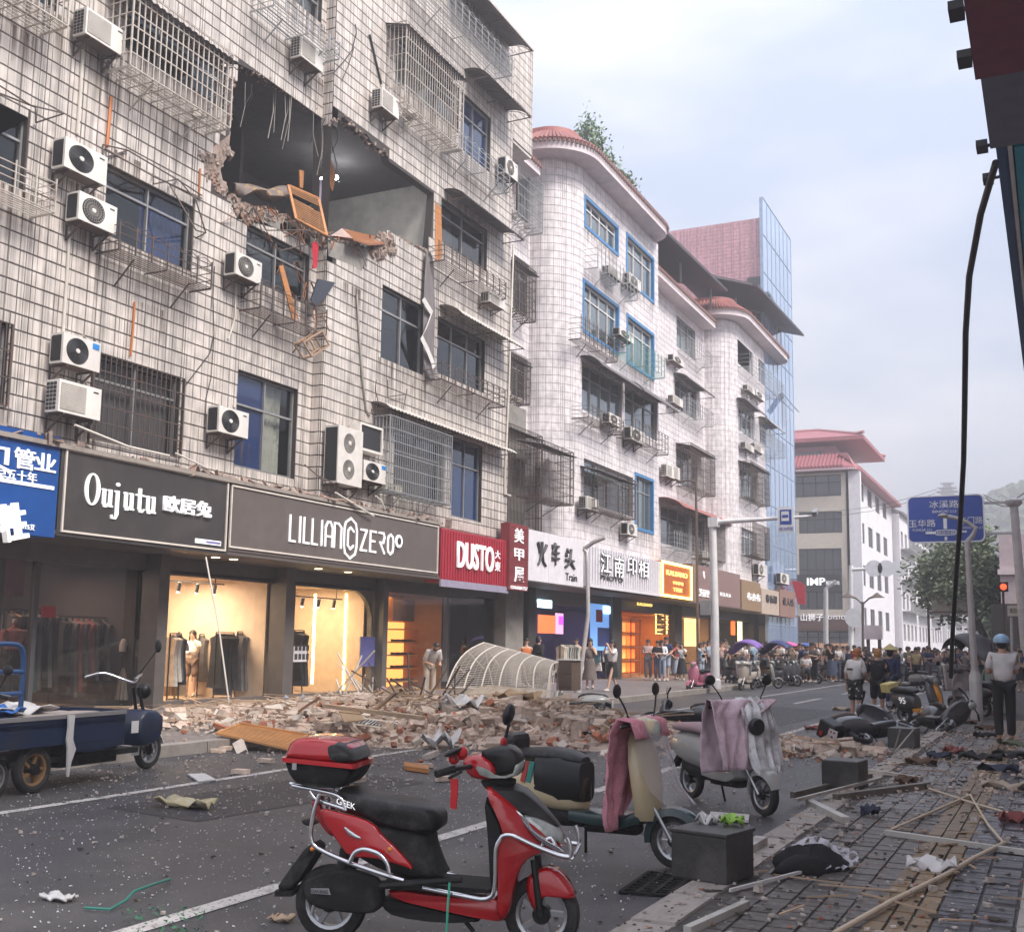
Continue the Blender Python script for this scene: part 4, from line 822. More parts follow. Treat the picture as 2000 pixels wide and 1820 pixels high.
for k in ('a3','a2'): r = W3[k]; cage(b3, XF, (r[0]-.2,r[1]+.3,r[2]-.1,r[3]+.3), .7, STEELB, rows=6, roof=SHEET if k == 'a3' else None)
ac(1193,517,1217,552, XF,'mesh','white air conditioner between the two top floor blue windows, upper of a close pair',.5); ac(1232,531,1254,571, XF,'light','white round fanned air conditioner under the right hand top floor blue window',.5)
ac(1213,643,1240,672, XF,'light','white air conditioner at the fourth floor between the blue trimmed windows',.5)
ac(1235,832,1262,870, XF,'light','white air conditioner inside the lower rack of the white block',.5); ac(1193,805,1215,835, XF,'light','air conditioner in the arched rack of the white block',.5)
ac(1144,968,1168,1000, XF,'mesh','air conditioner standing in the first floor cage over the grooved sign',.4); ac(1229,1020,1247,1048, XF,'light','white air conditioner right above the grooved white sign',.5)
ac(1325,690,1346,718, XR,'light','air conditioner on the top rack of the recess between the two white blocks',.7); ac(1318,770,1336,797, XR,'mesh','air conditioner under the awning of the recess between the two white blocks',.5)
ac(1309,905,1323,935, XR,'mesh','left of two plain units on the recess wall',.6); ac(1322,909,1334,938, XR,'mesh','right of two plain units on the recess wall',.6); ac(1379,1075,1392,1102, XR,'mesh','plain white unit beside the camera pole',.6)
ac(1466,750,1480,772, XF,'mesh','left of two top floor units on the farther rounded block',.6); ac(1482,760,1499,785, XF,'light','right of two top floor units on the farther rounded block',.6)
ac(1462,862,1478,885, XF,'mesh','left of two middle floor units on the farther rounded block',.6); ac(1480,865,1497,888, XF,'mesh','right of two middle floor units on the farther rounded block',.6)
ac(1487,1100,1500,1125, XF,'light','unit over the cream shop sign of the farther block',.6); ac(1530,1118,1546,1142, XF,'light','unit above the last brown shop sign',.6)
# grey chimney in the gap and its pipe
ch = MB().bx((-17.38,34.6,0),(-16.9,36.0,9.9)); tag(ch.build('concrete_chimney', CONC), 'grey concrete flue rising in the gap between the damaged block and the white block', 'chimney')
# ================================================================ pink flank and glass tower
tw_ = empty('glass_tower', (-18,73,0), 'tall pink tiled building with a blue glass curtain wall towards the street', 'building')
tilewall(tw_, [((-26,69),(XF-.1,69),17.5,28.8,[],[],[])], T3, mk('pink_grout',(.55,.38,.40),.9), .24, (.24,), 0, gap=.03)
GLB = glass('curtain_glass', (.5,.65,.8), .30, solid=.75, scol=(.30,.42,.66)); q = MB()
for i in range(7):
    for j in range(12): a, c = 68.9+i*1.22, .5+j*2.47; q.add([(XF+.02,a,c),(XF+.02,a+1.21,c),(XF+.02,a+1.21,c+2.46),(XF+.02,a,c+2.46)],[(0,1,2,3)])
q.build('curtain_wall', GLB, tw_, w=True); q = MB()
for i in range(8): q.bar((XF+.03,68.9+i*1.22,.5),(XF+.03,68.9+i*1.22,30.1),.03)
for j in range(13): q.bar((XF+.035,68.9,.5+j*2.47),(XF+.035,77.44,.5+j*2.47),.03)
q.bx((XF-.16,68.86,.5),(XF+.02,68.94,30.1)); q.build('mullions', mk('tower_mullion',(.34,.43,.58),.4,.2), tw_, w=True)
for y_,z_,t in ((70.0,24.2,.5),(73.5,18.3,.9)): MB().add([(XF+.06,y_,z_),(XF+.06,y_+1.1,z_),(XF+.06+t,y_+1.1,z_-1.2),(XF+.06+t,y_,z_-1.2)],[(0,1,2,3)]).build('open_window', mk('tinted_sash',(.10,.14,.2),.2), tw_, w=True).modifiers.new('t','SOLIDIFY').thickness = .04
q = MB(); q.bx((-26,77.3,0),(XF-.1,77.45,28.6)); q.bx((-26,69.2,28.4),(XF-.2,77.3,28.7)); q.bx((-26,69.02,0),(-25.7,77.3,28.5)); q.build('shell', STUCCO, tw_, w=True)
for z_ in (24.0,21.6): MB().bx((XF-1,68.9,z_),(XF-.12,68.985,z_+.9)).build('vent_opening', DARKFR, tw_, w=True)
# ================================================================ corner building across the junction
cb = empty('corner_building', (-16,104,0), 'cream and white building with a two tiered red temple roof at the far junction', 'building')
CREAM = mk('cream_cladding', (.62,.55,.47), .7, dirt=((.45,.38,.33),.4,.5)); WHW = mk('white_wall', (.76,.73,.77), .8, dirt=((.5,.45,.46),.5,.4)); RROOF = mk('red_roof', (.36,.12,.14), .55, var=.15, sc=3); DGL = glass('shop_glass_far', (.3,.34,.36), .2, solid=.6, scol=(.06,.075,.085))
YG = 100.; yf = lambda x0,y0,x1,y1: (pY(x0,y0,YG).x, pY(x1,y1,YG).x, pY(x1,y1,YG).z, pY(x0,y0,YG).z)
fo = [yf(1556,930,1643,968), yf(1560,1001,1645,1040), yf(1560,1072,1646,1190), yf(1556,1232,1662,1268)]
q = MB(); q.poly([(-27,0),(-15.9,0),(-15.9,17),(-27,17)], [[(o[0] if i else -22,o[2]),(o[1],o[2]),(o[1],o[3]),(o[0] if i else -22,o[3])] for i,o in enumerate(fo)], lambda u,v,w: V((u,YG-w,v)), -.25, 0); q.build('front_wall', CREAM, cb, w=True)
wa = [(YG+.4+i*5.2,YG+3.2+i*5.2,2.2+j*3.9+1.2,2.2+j*3.9+3.1) for i in range(5) for j in range(4)]
q = MB(); q.poly([(YG,0),(128,0),(128,17),(YG,17)], [[(a,c),(b_,c),(b_,d),(a,d)] for a,b_,c,d in wa], lambda u,v,w: V((-15.88+w,u,v)), -.25, 0); q.bx((-15.88,YG-.15,0),(-14.9,YG+.5,17)); q.bx((-27,128,0),(-15.9,128.2,17)); q.bx((-27,YG,16.8),(-15.9,128,17)); q.build('side_wall', WHW, cb, w=True)
for i, o in enumerate(fo):
    x0 = o[0] if i else -22; w = MB(); 
    for k in range(6): w.bar((x0+(o[1]-x0)*k/5,YG+.1,o[2]),(x0+(o[1]-x0)*k/5,YG+.1,o[3]),.08)
    for zz in (o[2]+.04,o[3]-.04,(o[2]*.35+o[3]*.65)): w.bar((x0,YG+.1,zz),(o[1],YG+.1,zz),.08)
    w = w.build('window', DARKFR, cb, w=True); MB().add([(x0,YG+.14,o[2]),(o[1],YG+.14,o[2]),(o[1],YG+.14,o[3]),(x0,YG+.14,o[3])],[(0,1,2,3)]).build('pane', DGL, w, w=True)
for a,b_,c,d in wa:
    w = MB(); [w.bar((-15.98,y_,c),(-15.98,y_,d),.08) for y_ in (a,(a+b_)/2,b_)]; [w.bar((-15.98,a,z_),(-15.98,b_,z_),.08) for z_ in (c,d)]; w = w.build('window', ALU, cb, w=True)
    MB().add([(-16.02,a,c),(-16.02,b_,c),(-16.02,b_,d),(-16.02,a,d)],[(0,1,2,3)]).build('pane', DGL, w, w=True)
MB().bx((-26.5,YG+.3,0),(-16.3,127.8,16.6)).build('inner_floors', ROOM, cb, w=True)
def hip(b, x0,x1,y0,y1,z,h,ov,name='roof'):
    q = MB(); i = min(x1-x0,y1-y0)*.32; e = [(x0-ov,y0-ov,z),(x1+ov,y0-ov,z),(x1+ov,y1+ov,z),(x0-ov,y1+ov,z)]; t = [(x0+i,y0+i,z+h),(x1-i,y0+i,z+h),(x1-i,y1-i,z+h),(x0+i,y1-i,z+h)]
    q.loft([[V(p)-V((0,0,.35)) for p in e],[V(p) for p in e],[V(p) for p in t]]); o = q.build(name, RROOF, b, w=True); r = MB()
    for k in range(4): r.tube([V(e[k])+V((0,0,.25)),V(e[k]).lerp(V(t[k]),.15)+V((0,0,.02)),V(t[k])],.16,5); r.tube([t[k],t[(k+1)%4]],.18,5)
    r.build('ridges', RROOF, o, w=True); return o
rr = MB(); pts = [(-27,YG-1.0),(-16.4,YG-1.0)]+arc(-16.0,YG+.2,1.2,-70,0,5)+[(-14.8,YG+4),(-14.8,128)]
n_ = len(pts); rr.loft([[V((*p,16.9)),V((*p,17.2)),V((p[0]-(1.6 if i > 3 else .6*(i > 1)),p[1]+(1.6 if i < 3 else .6*(i < 6)),18.5)),V((p[0]-2.2 if i > 3 else p[0],p[1]+2,16.9))] for i,p in enumerate(pts)]); rr.build('lower_roof', RROOF, cb, w=True)
rib = MB()
for i in range(34): x_ = -26.8+i*.32; rib.tube([(x_,YG-1.05,17.24),(x_,YG+.6,18.55)],.1,5)
rib.build('roof_tiles', RROOF, cb, w=True, kind='stuff'); rib = MB()
for i in range(60): rib.box((-26.9+i*.2,YG-1.0,16.98),(.09,.06,.16))
rib.build('tile_ends', WHW, cb, w=True, kind='stuff')
q = MB(); q.bx((-27,YG+2.2,17.5),(-17.4,112,19.6)); q.build('penthouse', mk('rose_wall',(.55,.28,.34),.8), cb, w=True); MB().bx((-26,YG+2.1,18.1),(-18.5,YG+2.19,19.1)).build('penthouse_window', DGL, cb, w=True)
hip(cb, -27,-15.6,YG+1.5,113,20.1,1.5,1.0)
MB().bx((-22.2,YG-.5,6.4),(-16.6,YG-.06,7.9)).build('fascia_board', mk('dark_board',(.04,.04,.045),.5), cb, w=True); MB().bx((-22.2,YG-.6,3.1),(-15.6,YG-.08,4.3)).build('brown_fascia', mk('brown_board',(.13,.07,.06),.6), cb, w=True)
LW = glow('sign_white', (.9,.9,.92), .35); UX, UZ, UY = V((1,0,0)), V((0,0,1)), V((0,1,0))
def ftext(s, x0,y0,x1,y1,Y,m,parent,**k): a = pY(x0,y1,Y); b_ = pY(x1,y0,Y); text('lettering', s, (a.x,Y,a.z), UX, UZ, b_.x-a.x, b_.z-a.z, m, parent, **k)
ftext('IMP', 1576,1128,1612,1143,YG-.52,LW,cb,bold=.03); ftext('服装公社', 1613,1134,1640,1142,YG-.52,LW,cb); ftext('山狮子', 1564,1198,1608,1212,YG-.62,LW,cb); ftext('BOYSTORE', 1612,1202,1662,1209,YG-.62,LW,cb)
glw = glow('far_shop_glow', (1,.42,.18), 2.2); MB().bx((-21.5,YG+.2,1.0),(-15.9,YG+.22,2.0)).build('lit_shelves', glw, cb, w=True)
# white terrace receding beyond
for i in range(6):
    y0 = 129+i*16; h = 15.5-i*.3+rnd(-1,1); X = -15.6+rnd(-.3,.6)+i*.25; t = empty('white_terrace', (X,y0,0), ['white balconied house next after the red roofed corner building','second white house beyond the corner building','third white house down the far street','fourth white house down the far street','fifth white house down the far street','last white house down the far street'][i], 'building', 'white houses receding down the far street')
    ww = [(y0+1+k*3.6,y0+3+k*3.6,2.5+j*3.4,4.3+j*3.4) for k in range(4) for j in range(4) if 4.3+j*3.4 < h-.5]
    q = MB(); q.poly([(y0,0),(y0+15.6,0),(y0+15.6,h),(y0,h)], [[(a,c),(b_,c),(b_,d),(a,d)] for a,b_,c,d in ww], lambda u,v,w: V((X+w,u,v)), -.3, 0); q.bx((X-9,y0,0),(X-.31,y0+.2,h)); q.bx((X-9,y0,h-.1),(X,y0+15.6,h+.05)); q.build('wall', WHW, t, w=True)
    for a,b_,c,d in ww: MB().add([(X-.2,a,c),(X-.2,b_,c),(X-.2,b_,d),(X-.2,a,d)],[(0,1,2,3)]).build('window', DGL, t, w=True)
    q = MB(); q.add([(X+.5,y0,h+.0),(X+.5,y0+15.6,h),(X-3,y0+15.6,h+1.6),(X-3,y0,h+1.6)],[(0,1,2,3)]); q.build('roof', mk('grey_eaves',(.30,.27,.30),.7), t, w=True).modifiers.new('t','SOLIDIFY').thickness = .2
    q = MB()
    for j in range(1,4): q.bx((X,y0+.4,2.2+j*3.4),(X+1.1,y0+14,2.32+j*3.4)); [q.bar((X+1.05,y0+.4+k*.8,2.3+j*3.4),(X+1.05,y0+.4+k*.8,3.2+j*3.4),.07) for k in range(18)]
    q.build('balconies', ALU, t, w=True)
# hill, pagoda, distant trees
HILLM = mk('wooded_hill', (.055,.075,.05), .95, var=.5, sc=.12, bump=1, bsc=.5)
hb = MB(); NX, NY = 60, 20
for j in range(NY+1):
    for i in range(NX+1):
        x_ = -120+i*5; y_ = 300+j*9; hgt = 50*math.exp(-((x_-8)/80)**2)*math.exp(-((y_-362)/45)**2)+5*math.sin(x_*.07+1)*math.exp(-((y_-390)/60)**2)
        hb.v.append((x_,y_,max(-.5,hgt+rnd(-.6,.6))))
hb.f = [(j*(NX+1)+i,j*(NX+1)+i+1,(j+1)*(NX+1)+i+1,(j+1)*(NX+1)+i) for j in range(NY) for i in range(NX)]; hb.mi = [0]*len(hb.f); hill = hb.build('hill', HILLM, kind='structure', smooth=180)
LEAF = mk('leaf_dark', (.055,.085,.035), .7, var=.4, sc=.5, rnd=.2); LEAFG = mk('leaf_grey_green', (.17,.21,.125), .7, var=.4, sc=.8); TRUNK = mk('bark', (.10,.08,.065), .9, bump=.5, bsc=8)
wd = MB()
for i in range(2600):
    x_ = rnd(-110,150); y_ = rnd(310,370); hgt = 50*math.exp(-((x_-8)/80)**2)*math.exp(-((y_-362)/45)**2); s = rnd(1.2,2.6); c = V((x_,y_,hgt+s*.5)); rot = MX.Rotation(rnd(0,6),3,'Z') @ MX.Rotation(rnd(0,3),3,'X'); wd.ball(c,(s,s*rnd(.7,1.1),s*rnd(.8,1.3)),5,3,rot)
wd.build('hillside_wood', LEAF, kind='stuff')
pg = empty('pagoda', (pY(1850,940,345).x,345,0), 'grey pagoda with upturned eaves on the wooded hill', 'pagoda'); PGM = mk('pagoda_grey', (.20,.19,.22), .8); zb = pY(1850,972,345).z; kz = (pY(1850,936,345).z-zb)/7.
q = MB(); q.bx((-8*kz*.5,-2,0),(8*kz*.5,2,zb-2)); q.bx((-3.2*kz,-2,zb-2),(3.2*kz,2,zb+.5*kz)); q.build('body', PGM, pg)
for z_,w_,h_ in ((.6,2.8,1.2),(2.2,2.4,1.0),(3.8,1.7,1.2)):
    t = MB(); t.bx((-w_*kz*.8,-w_*kz*.8,zb+z_*kz),(w_*kz*.8,w_*kz*.8,zb+(z_+h_)*kz)); t.build('storey', PGM, pg); e = MB(); W_ = w_*kz
    e.loft([[V((sx*W_*1.35,sy*W_*1.35,zb+(z_+h_+.35)*kz)) for sx,sy in ((-1,-1),(1,-1),(1,1),(-1,1))],[V((sx*W_*.55,sy*W_*.55,zb+(z_+h_+.7)*kz)) for sx,sy in ((-1,-1),(1,-1),(1,1),(-1,1))]])
    for sx in (-1,1): e.tube([(sx*W_*1.0,-W_*1.35,zb+(z_+h_+.25)*kz),(sx*W_*1.35,-W_*1.35,zb+(z_+h_+.4)*kz),(sx*W_*1.5,-W_*1.4,zb+(z_+h_+.75)*kz)],.12*kz,5)
    e.build('roof', PGM, pg)
e = MB()
for x_ in (-1,0,1): e.tube([(x_*kz,0,zb+5.3*kz),(x_*kz,0,zb+(6.3+.5*(x_ == 0))*kz)],[.15*kz,.03*kz],5)
e.build('finials', PGM, pg)
cg_ = lambda: max(-.95,min(.95,random.gauss(0,.5)))
def leafcloud(n, cen, size, rx, m, name, parent, hollow=.5):
    b = MB(); cl = [(V((rnd(-1,1),rnd(-1,1),rnd(-.9,1))).normalized()*rnd(hollow,1)) for _ in range(max(6,n//260))]; cl = [(V((c.x*rx[0],c.y*rx[1],c.z*rx[2]))+V(cen), rnd(.25,.5)) for c in cl]
    for i in range(n):
        c, k = random.choice(cl); p = c+V((cg_()*rx[0]*k,cg_()*rx[1]*k,cg_()*rx[2]*k)); a = V((rnd(-1,1),rnd(-1,1),rnd(-.6,.6))).normalized()*size*rnd(.6,1.3); w_ = a.orthogonal().normalized()*size*rnd(.3,.6); w_.rotate(MX.Rotation(rnd(0,6),3,a))
        b.add([p-a,p+w_,p+a,p-w_],[(0,1,2,3)])
    return b.build(name, m, parent)
def tree(loc, h, rx, n, size, m, label, lean=0., zc=.68):
    o = empty('street_tree', loc, label, 'tree'); t = MB(); t.tube([(0,0,0),(.1,0,h*.25),(lean,0,h*.5),(lean*1.5,.1,h*.8)],[.28,.22,.16,.05],8)
    for i in range(6): a = i*1.1; t.tube([(lean*.5,0,h*(.28+.05*i)),(lean+rx[0]*.5*math.cos(a),rx[1]*.5*math.sin(a),h*(.5+.06*i)),(lean+rx[0]*.8*math.cos(a),rx[1]*.8*math.sin(a),h*(.58+.06*i))],[.1,.06,.02],5)
    t.build('trunk', TRUNK, o, smooth=60); leafcloud(n,(lean,0,h*zc),size,rx,m,'crown',o); return o
p = pY(1918,1240,72); tree((p.x,72,0), 9.6, (2.9,3.2,2.8), 11000, .17, LEAFG, 'grey green street tree hanging behind the blue road sign', -.8, .62)
tree((2.2,80,0), 9, (3.6,3.6,3.2), 6500, .2, LEAFG, 'dark street tree at the right edge behind the lamp post', 0, .6)
tree((pY(1965,1240,92).x+1,92,0), 8, (3.,3.,2.8), 4000, .2, LEAFG, 'farther street tree low behind the pale signboard', 0, .55)
o = empty('roof_shrub', (-16.6,44.,20.9), 'leafy shrub growing along the tiled roof edge of the white block', 'shrub'); q = MB()
for i in range(5): q.tube([(rnd(-.3,.3),-1.8+i*.9,-.4),(rnd(-.2,.4),-1.8+i*.9,.6)],.03,5)
q.build('stems', TRUNK, o)
b = MB()
for c, s in (((0,-3.0,1.6),(.5,.6,.8)),((.1,-2.3,1.2),(.5,.6,.7)),((.2,-1.4,.8),(.5,.6,.5)),((.2,-.5,.6),(.5,.6,.4)),((.3,.6,.75),(.4,.6,.35)),((.3,1.5,.5),(.3,.4,.25))):
    for i in range(420):
        p = V(c)+V((random.gauss(0,.5)*s[0],random.gauss(0,.5)*s[1],random.gauss(0,.5)*s[2])); a = V((rnd(-1,1),rnd(-1,1),rnd(-1,1))).normalized()*.1*rnd(.6,1.3); w_ = a.orthogonal().normalized()*.05; w_.rotate(MX.Rotation(rnd(0,6),3,a)); b.add([p-a,p+w_,p+a,p-w_],[(0,1,2,3)])
b.build('foliage', mk('shrub_leaf',(.16,.24,.14),.6,var=.4,sc=2), o)
# ================================================================ right hand side
rbld = empty('signboard_building', (-.2,14,0), 'shop building at the right edge with maroon and blue boxed signs high over the pavement', 'building')
MAROON = mk('maroon_panel', (.16,.035,.06), .5, var=.15); GREYB = mk('blue_grey_panel', (.13,.15,.19), .5); BLUEP = mk('blue_panel', (.02,.08,.2), .45); TEAL = mk('teal_panel', (.02,.30,.42), .4)
za, zb_ = pX(1905,157,-.6).z, pX(1912,155,-.6).z
MB().bx((-.6,4,za),(3.5,pX(1905,157,-.6).y,za+3)).build('maroon_sign', MAROON, rbld, w=True)
MB().bx((-.58,pX(1912,155,-.58).y,zb_),(3.2,pX(1930,255,-.58).y+.5,zb_+2.6)).build('grey_canopy', GREYB, rbld, w=True)
y0 = pX(1938,238,-.52).y; z0 = pX(1950,330,-.52).z; MB().bx((-.52,y0,z0),(-.40,42,z0+1.8)).build('blue_sign', BLUEP, rbld, w=True); MB().bx((-.40,y0,z0+.02),(2.8,42,z0+.12)).build('blue_soffit', BLUEP, rbld, w=True)
MB().bx((-.36,y0+.5,z0-.06),(-.30,41,z0+.02)).build('white_trim', WHITE, rbld, w=True); MB().bx((-.27,y0+.8,z0-.12),(2.6,41,z0+.0)).build('teal_sign', TEAL, rbld, w=True)
MB().bx((.35,11,0),(.5,60,z0)).build('wall', STUCCO, rbld, w=True) if False else None
MB().bx((1.9,3,0),(4,60,za+5)).build('wall', STUCCO, rbld, w=True)
q = MB()
for x,y in ((1868,22),(1884,116),(1918,287),(1930,350)): p = pX(x,y,-.72); q.box(p,(.16,.3,.1)); q.bar(p,p+V((.4,0,.02)),.04)
q.build('spotlight', ACD, rbld, w=True); MB().bar((-.45,y0-1.2,z0+.6),(-.3,y0+.2,z0+.1),.09).build('brace', PIPEO, rbld, w=True)
cb_ = [(1945,318,-.5),(1915,420,-.6),(1893,540,-.75),(1886,650,-.85),(1884,800,-1.0),(1882,900,-1.15),(1876,1010,-1.35),(1868,1120,-1.6),(1861,1230,-1.85),(1857,1322,-2.0)]
tag(MB().tube([pX(x,y,X) if X > -1 else pY(x,y,20+(i-5)*1.4) for i,(x,y,X) in enumerate(cb_)] if False else [pY(x,y,14+i*1.35) for i,(x,y,X) in enumerate(cb_)], .045, 8).build('hanging_cable', CAB, smooth=60), 'thick black cable hanging down from the blue sign to the canopied scooter', 'cable')
rf = empty('far_right_building', (1.5,62,0), 'plain mauve walled building behind the road sign post at the right edge', 'building'); q = MB(); q.bx((pY(1952,1100,66).x,66,0),(9,80,pY(1960,1045,66).z)); q.build('wall', mk('mauve_wall',(.50,.42,.44),.8), rf, w=True); MB().bx((pY(1952,1100,66).x-.1,65.8,pY(1960,1115,66).z-.2),(9,65.98,pY(1960,1112,66).z)).build('ledge', STUCCO, rf, w=True)
MB().bx((pY(1945,1100,66).x-.3,65.2,0),(9,65.9,pY(1960,1180,66).z)).build('dark_shopfront', ROOM, rf, w=True)
# ---- poles and signs
STEELP = mk('pole_paint', (.50,.48,.48), .45, .2, dirt=((.3,.27,.26),3,.5)); SIGNB = mk('road_sign_blue', (.03,.07,.33), .5, var=.06); SIGNW = mk('road_sign_white', (.75,.75,.78), .5)
def pole(pts, r, name, label, cat, m=STEELP, base=None):
    o = empty(name, pts[0], label, cat); MB().tube(pts, r, 10).build('pole', m, o, w=True, smooth=50)
    if base: b = V(pts[0]); MB().lathe([(base[0],0),(base[0],base[1]),(base[0]*.75,base[1]+.05),(base[0]*.7,base[1]+.12)],14,b).build('base', m, o, w=True, smooth=40)
    return o
YS_ = 46.; sg = empty('road_sign', (pY(1985,1270,YS_).x,YS_,.1), 'large blue direction sign over the street lettered in white', 'road sign')
c = [pY(1770,970,YS_),pY(1921,964,YS_),pY(1925,1056,YS_),pY(1775,1063,YS_)]; xl, xr_, zl, zh = (c[0].x+c[3].x)/2, (c[1].x+c[2].x)/2, (c[2].z+c[3].z)/2, (c[0].z+c[1].z)/2; g = .2
rnd_rect = lambda a,b_,c_,d_,r: [(b_-r+r*math.cos(R(t)),d_-r+r*math.sin(R(t))) for t in (0,30,60,90)]+[(a+r+r*math.cos(R(t)),d_-r+r*math.sin(R(t))) for t in (90,120,150,180)]+[(a+r+r*math.cos(R(t)),c_+r+r*math.sin(R(t))) for t in (180,210,240,270)]+[(b_-r+r*math.cos(R(t)),c_+r+r*math.sin(R(t))) for t in (270,300,330,360)]
yz = lambda Y: (lambda u,v,w: V((u,Y-w,v)))
MB().poly(rnd_rect(xl,xr_,zl,zh,g),(),yz(YS_),0,.05).build('panel', SIGNB, sg, w=True); MB().poly(rnd_rect(xl,xr_,zl,zh,g),[list(reversed(rnd_rect(xl+.05,xr_-.05,zl+.05,zh-.05,g-.03)))],yz(YS_-.051),0,.008).build('border', SIGNW, sg, w=True)
ft = lambda s,x0,y0,x1,y1: ftext(s,x0,y0,x1,y1,YS_-.052,SIGNW,sg,ext=.006)
ft('冰溪路',1815,976,1872,993); ft('BINGXI LU',1821,995,1867,1002); ft('玉华路',1775,1014,1827,1030); ft('YUHUA LU',1781,1032,1820,1038); ft('东门路',1874,1008,1919,1024); ft('DONGMEN LU',1876,1027,1919,1033); ft('解放中路',1830,1036,1865,1044)
q = MB()
for (x0,y0,x1,y1) in ((1843,1010,1849,1033),(1808,1038,1826,1043),(1869,1036,1888,1040),(1845,1048,1850,1055)): a = pY(x0,y1,YS_-.06); b_ = pY(x1,y0,YS_-.06); q.bx((a.x,YS_-.062,a.z),(b_.x,YS_-.053,b_.z))
q.build('arrow_diagram', SIGNW, sg, w=True); a = pY(1826,1046,YS_); b_ = pY(1869,1034,YS_); MB().poly(rnd_rect(a.x,b_.x,a.z,b_.z,.12),[list(reversed(rnd_rect(a.x+.03,b_.x-.03,a.z+.03,b_.z-.03,.1)))],yz(YS_-.054),0,.006).build('name_frame', SIGNW, sg, w=True)
px_ = pY(1980,985,YS_+.3); q = MB(); q.tube([(px_.x+.25,YS_+.3,.1),(px_.x,YS_+.3,px_.z)],[.2,.15],12); q.lathe([(.16,0),(.3,.12),(.3,.25),(.1,.35)],12,(px_.x,YS_+.3,px_.z-.1))
for y_ in (982,1042): p = pY(1925,y_,YS_+.15); q.bar((xl+.5,YS_+.12,p.z),(px_.x,YS_+.25,p.z),.09)
q.build('post', STEELP, sg, w=True, smooth=50)
lp_ = [pG(1908,1405,.1)]; Yl = lp_[0].y; b_ = [pY(x,y,Yl) for x,y in ((1903,1300),(1897,1200),(1891,1090),(1889,1058))]; t_ = [pY(1900,1046,Yl),pY(1906,1031,Yl),pY(1890,1020,Yl),pY(1868,1012,Yl),pY(1842,1007,Yl)]
o = pole([lp_[0]]+b_+t_, [.085,.075,.07,.06,.06,.055,.05,.045,.045,.05], 'street_lamp', 'grey street lamp with a kinked arm on the right kerb', 'street lamp', base=(.13,.95)); p = t_[-1]; MB().ball(p,(.12,.12,.05)).build('lamp_head', STEELP, o, w=True, smooth=60)
p0 = pG(1397,1345,.15); Yp = p0.y; o = pole([p0,pY(1396,1200,Yp),pY(1392,1015,Yp)], [.16,.14,.12], 'camera_pole', 'thick white traffic camera pole with a long arm over the left kerb', 'pole', WHITE, (.2,.3))
q = MB(); a = pY(1394,1020,Yp); e1 = pY(1590,1008,Yp); q.tube([a,e1],[.09,.05],8); q.box(a,(.34,.3,.34)); q.tube([pY(1392,1012,Yp),pY(1392,1022,Yp)],.16,8); q.build('arm', WHITE, o, w=True, smooth=50); p = pY(1592,1000,Yp); MB().box(p,(.16,.34,.14),MX.Rotation(.5,3,'X')).build('camera', ALU, o, w=True)
c = [pY(1519,991,Yp-.1),pY(1552,1039,Yp-.1)]; MB().bx((c[0].x,Yp-.16,c[1].z),(c[1].x,Yp-.11,c[0].z)).build('sign_plate', SIGNW, o, w=True)
c2 = [pY(1524,996,Yp-.1),pY(1547,1024,Yp-.1)]; MB().bx((c2[0].x,Yp-.172,c2[1].z),(c2[1].x,Yp-.161,c2[0].z)).build('sign_blue', SIGNB, o, w=True); c3 = [pY(1528,1000,Yp),pY(1543,1018,Yp)]; MB().bx((c3[0].x,Yp-.182,c3[1].z),(c3[1].x,Yp-.173,c3[0].z)).build('sign_field', SIGNW, o, w=True)
c4_ = pY(1536,1009,Yp); MB().box((c4_.x,Yp-.19,c4_.z),(.2,.012,.09)).build('camera_symbol', SIGNB, o, w=True); ftext('违法抓拍',1522,1028,1549,1036,Yp-.165,SIGNB,o,ext=.006)
p = pY(1382,1187,Yp); MB().box((p.x-.02,Yp-.1,p.z),(.36,.26,.5)).build('control_box', ALU, o, w=True)
p0 = pG(1150,1332,.15); p0 = V((-13.2,p0.y*13.2/16.86,.15)); Yp = p0.y
o = pole([p0,pY(1149,1200,Yp),pY(1147,1100,Yp),pY(1146,1078,Yp),pY(1140,1072,Yp)], [.075,.065,.06,.06,.06], 'street_lamp', 'short grey street lamp standing before the white grooved sign', 'street lamp', base=(.11,.7)); q = MB(); q.tube([pY(1140,1072,Yp),pY(1160,1058,Yp),pY(1182,1050,Yp)],[.06,.07,.05],8); q.tube([pY(1140,1072,Yp),pY(1146,1086,Yp)],.05,8); q.build('arm', STEELP, o, w=True, smooth=50)
p0 = pG(1366,1340,.15); Yp = 50.; o = pole([(pY(1363,1240,Yp).x,Yp,.15),pY(1360,1000,Yp),pY(1359,942,Yp)], [.07,.06,.05], 'street_lamp', 'thin dark lamp post against the recess between the white blocks', 'street lamp', STEELB); MB().tube([pY(1359,942,Yp),pY(1345,938,Yp),pY(1322,942,Yp)],.05,6).build('arm', STEELB, o, w=True)
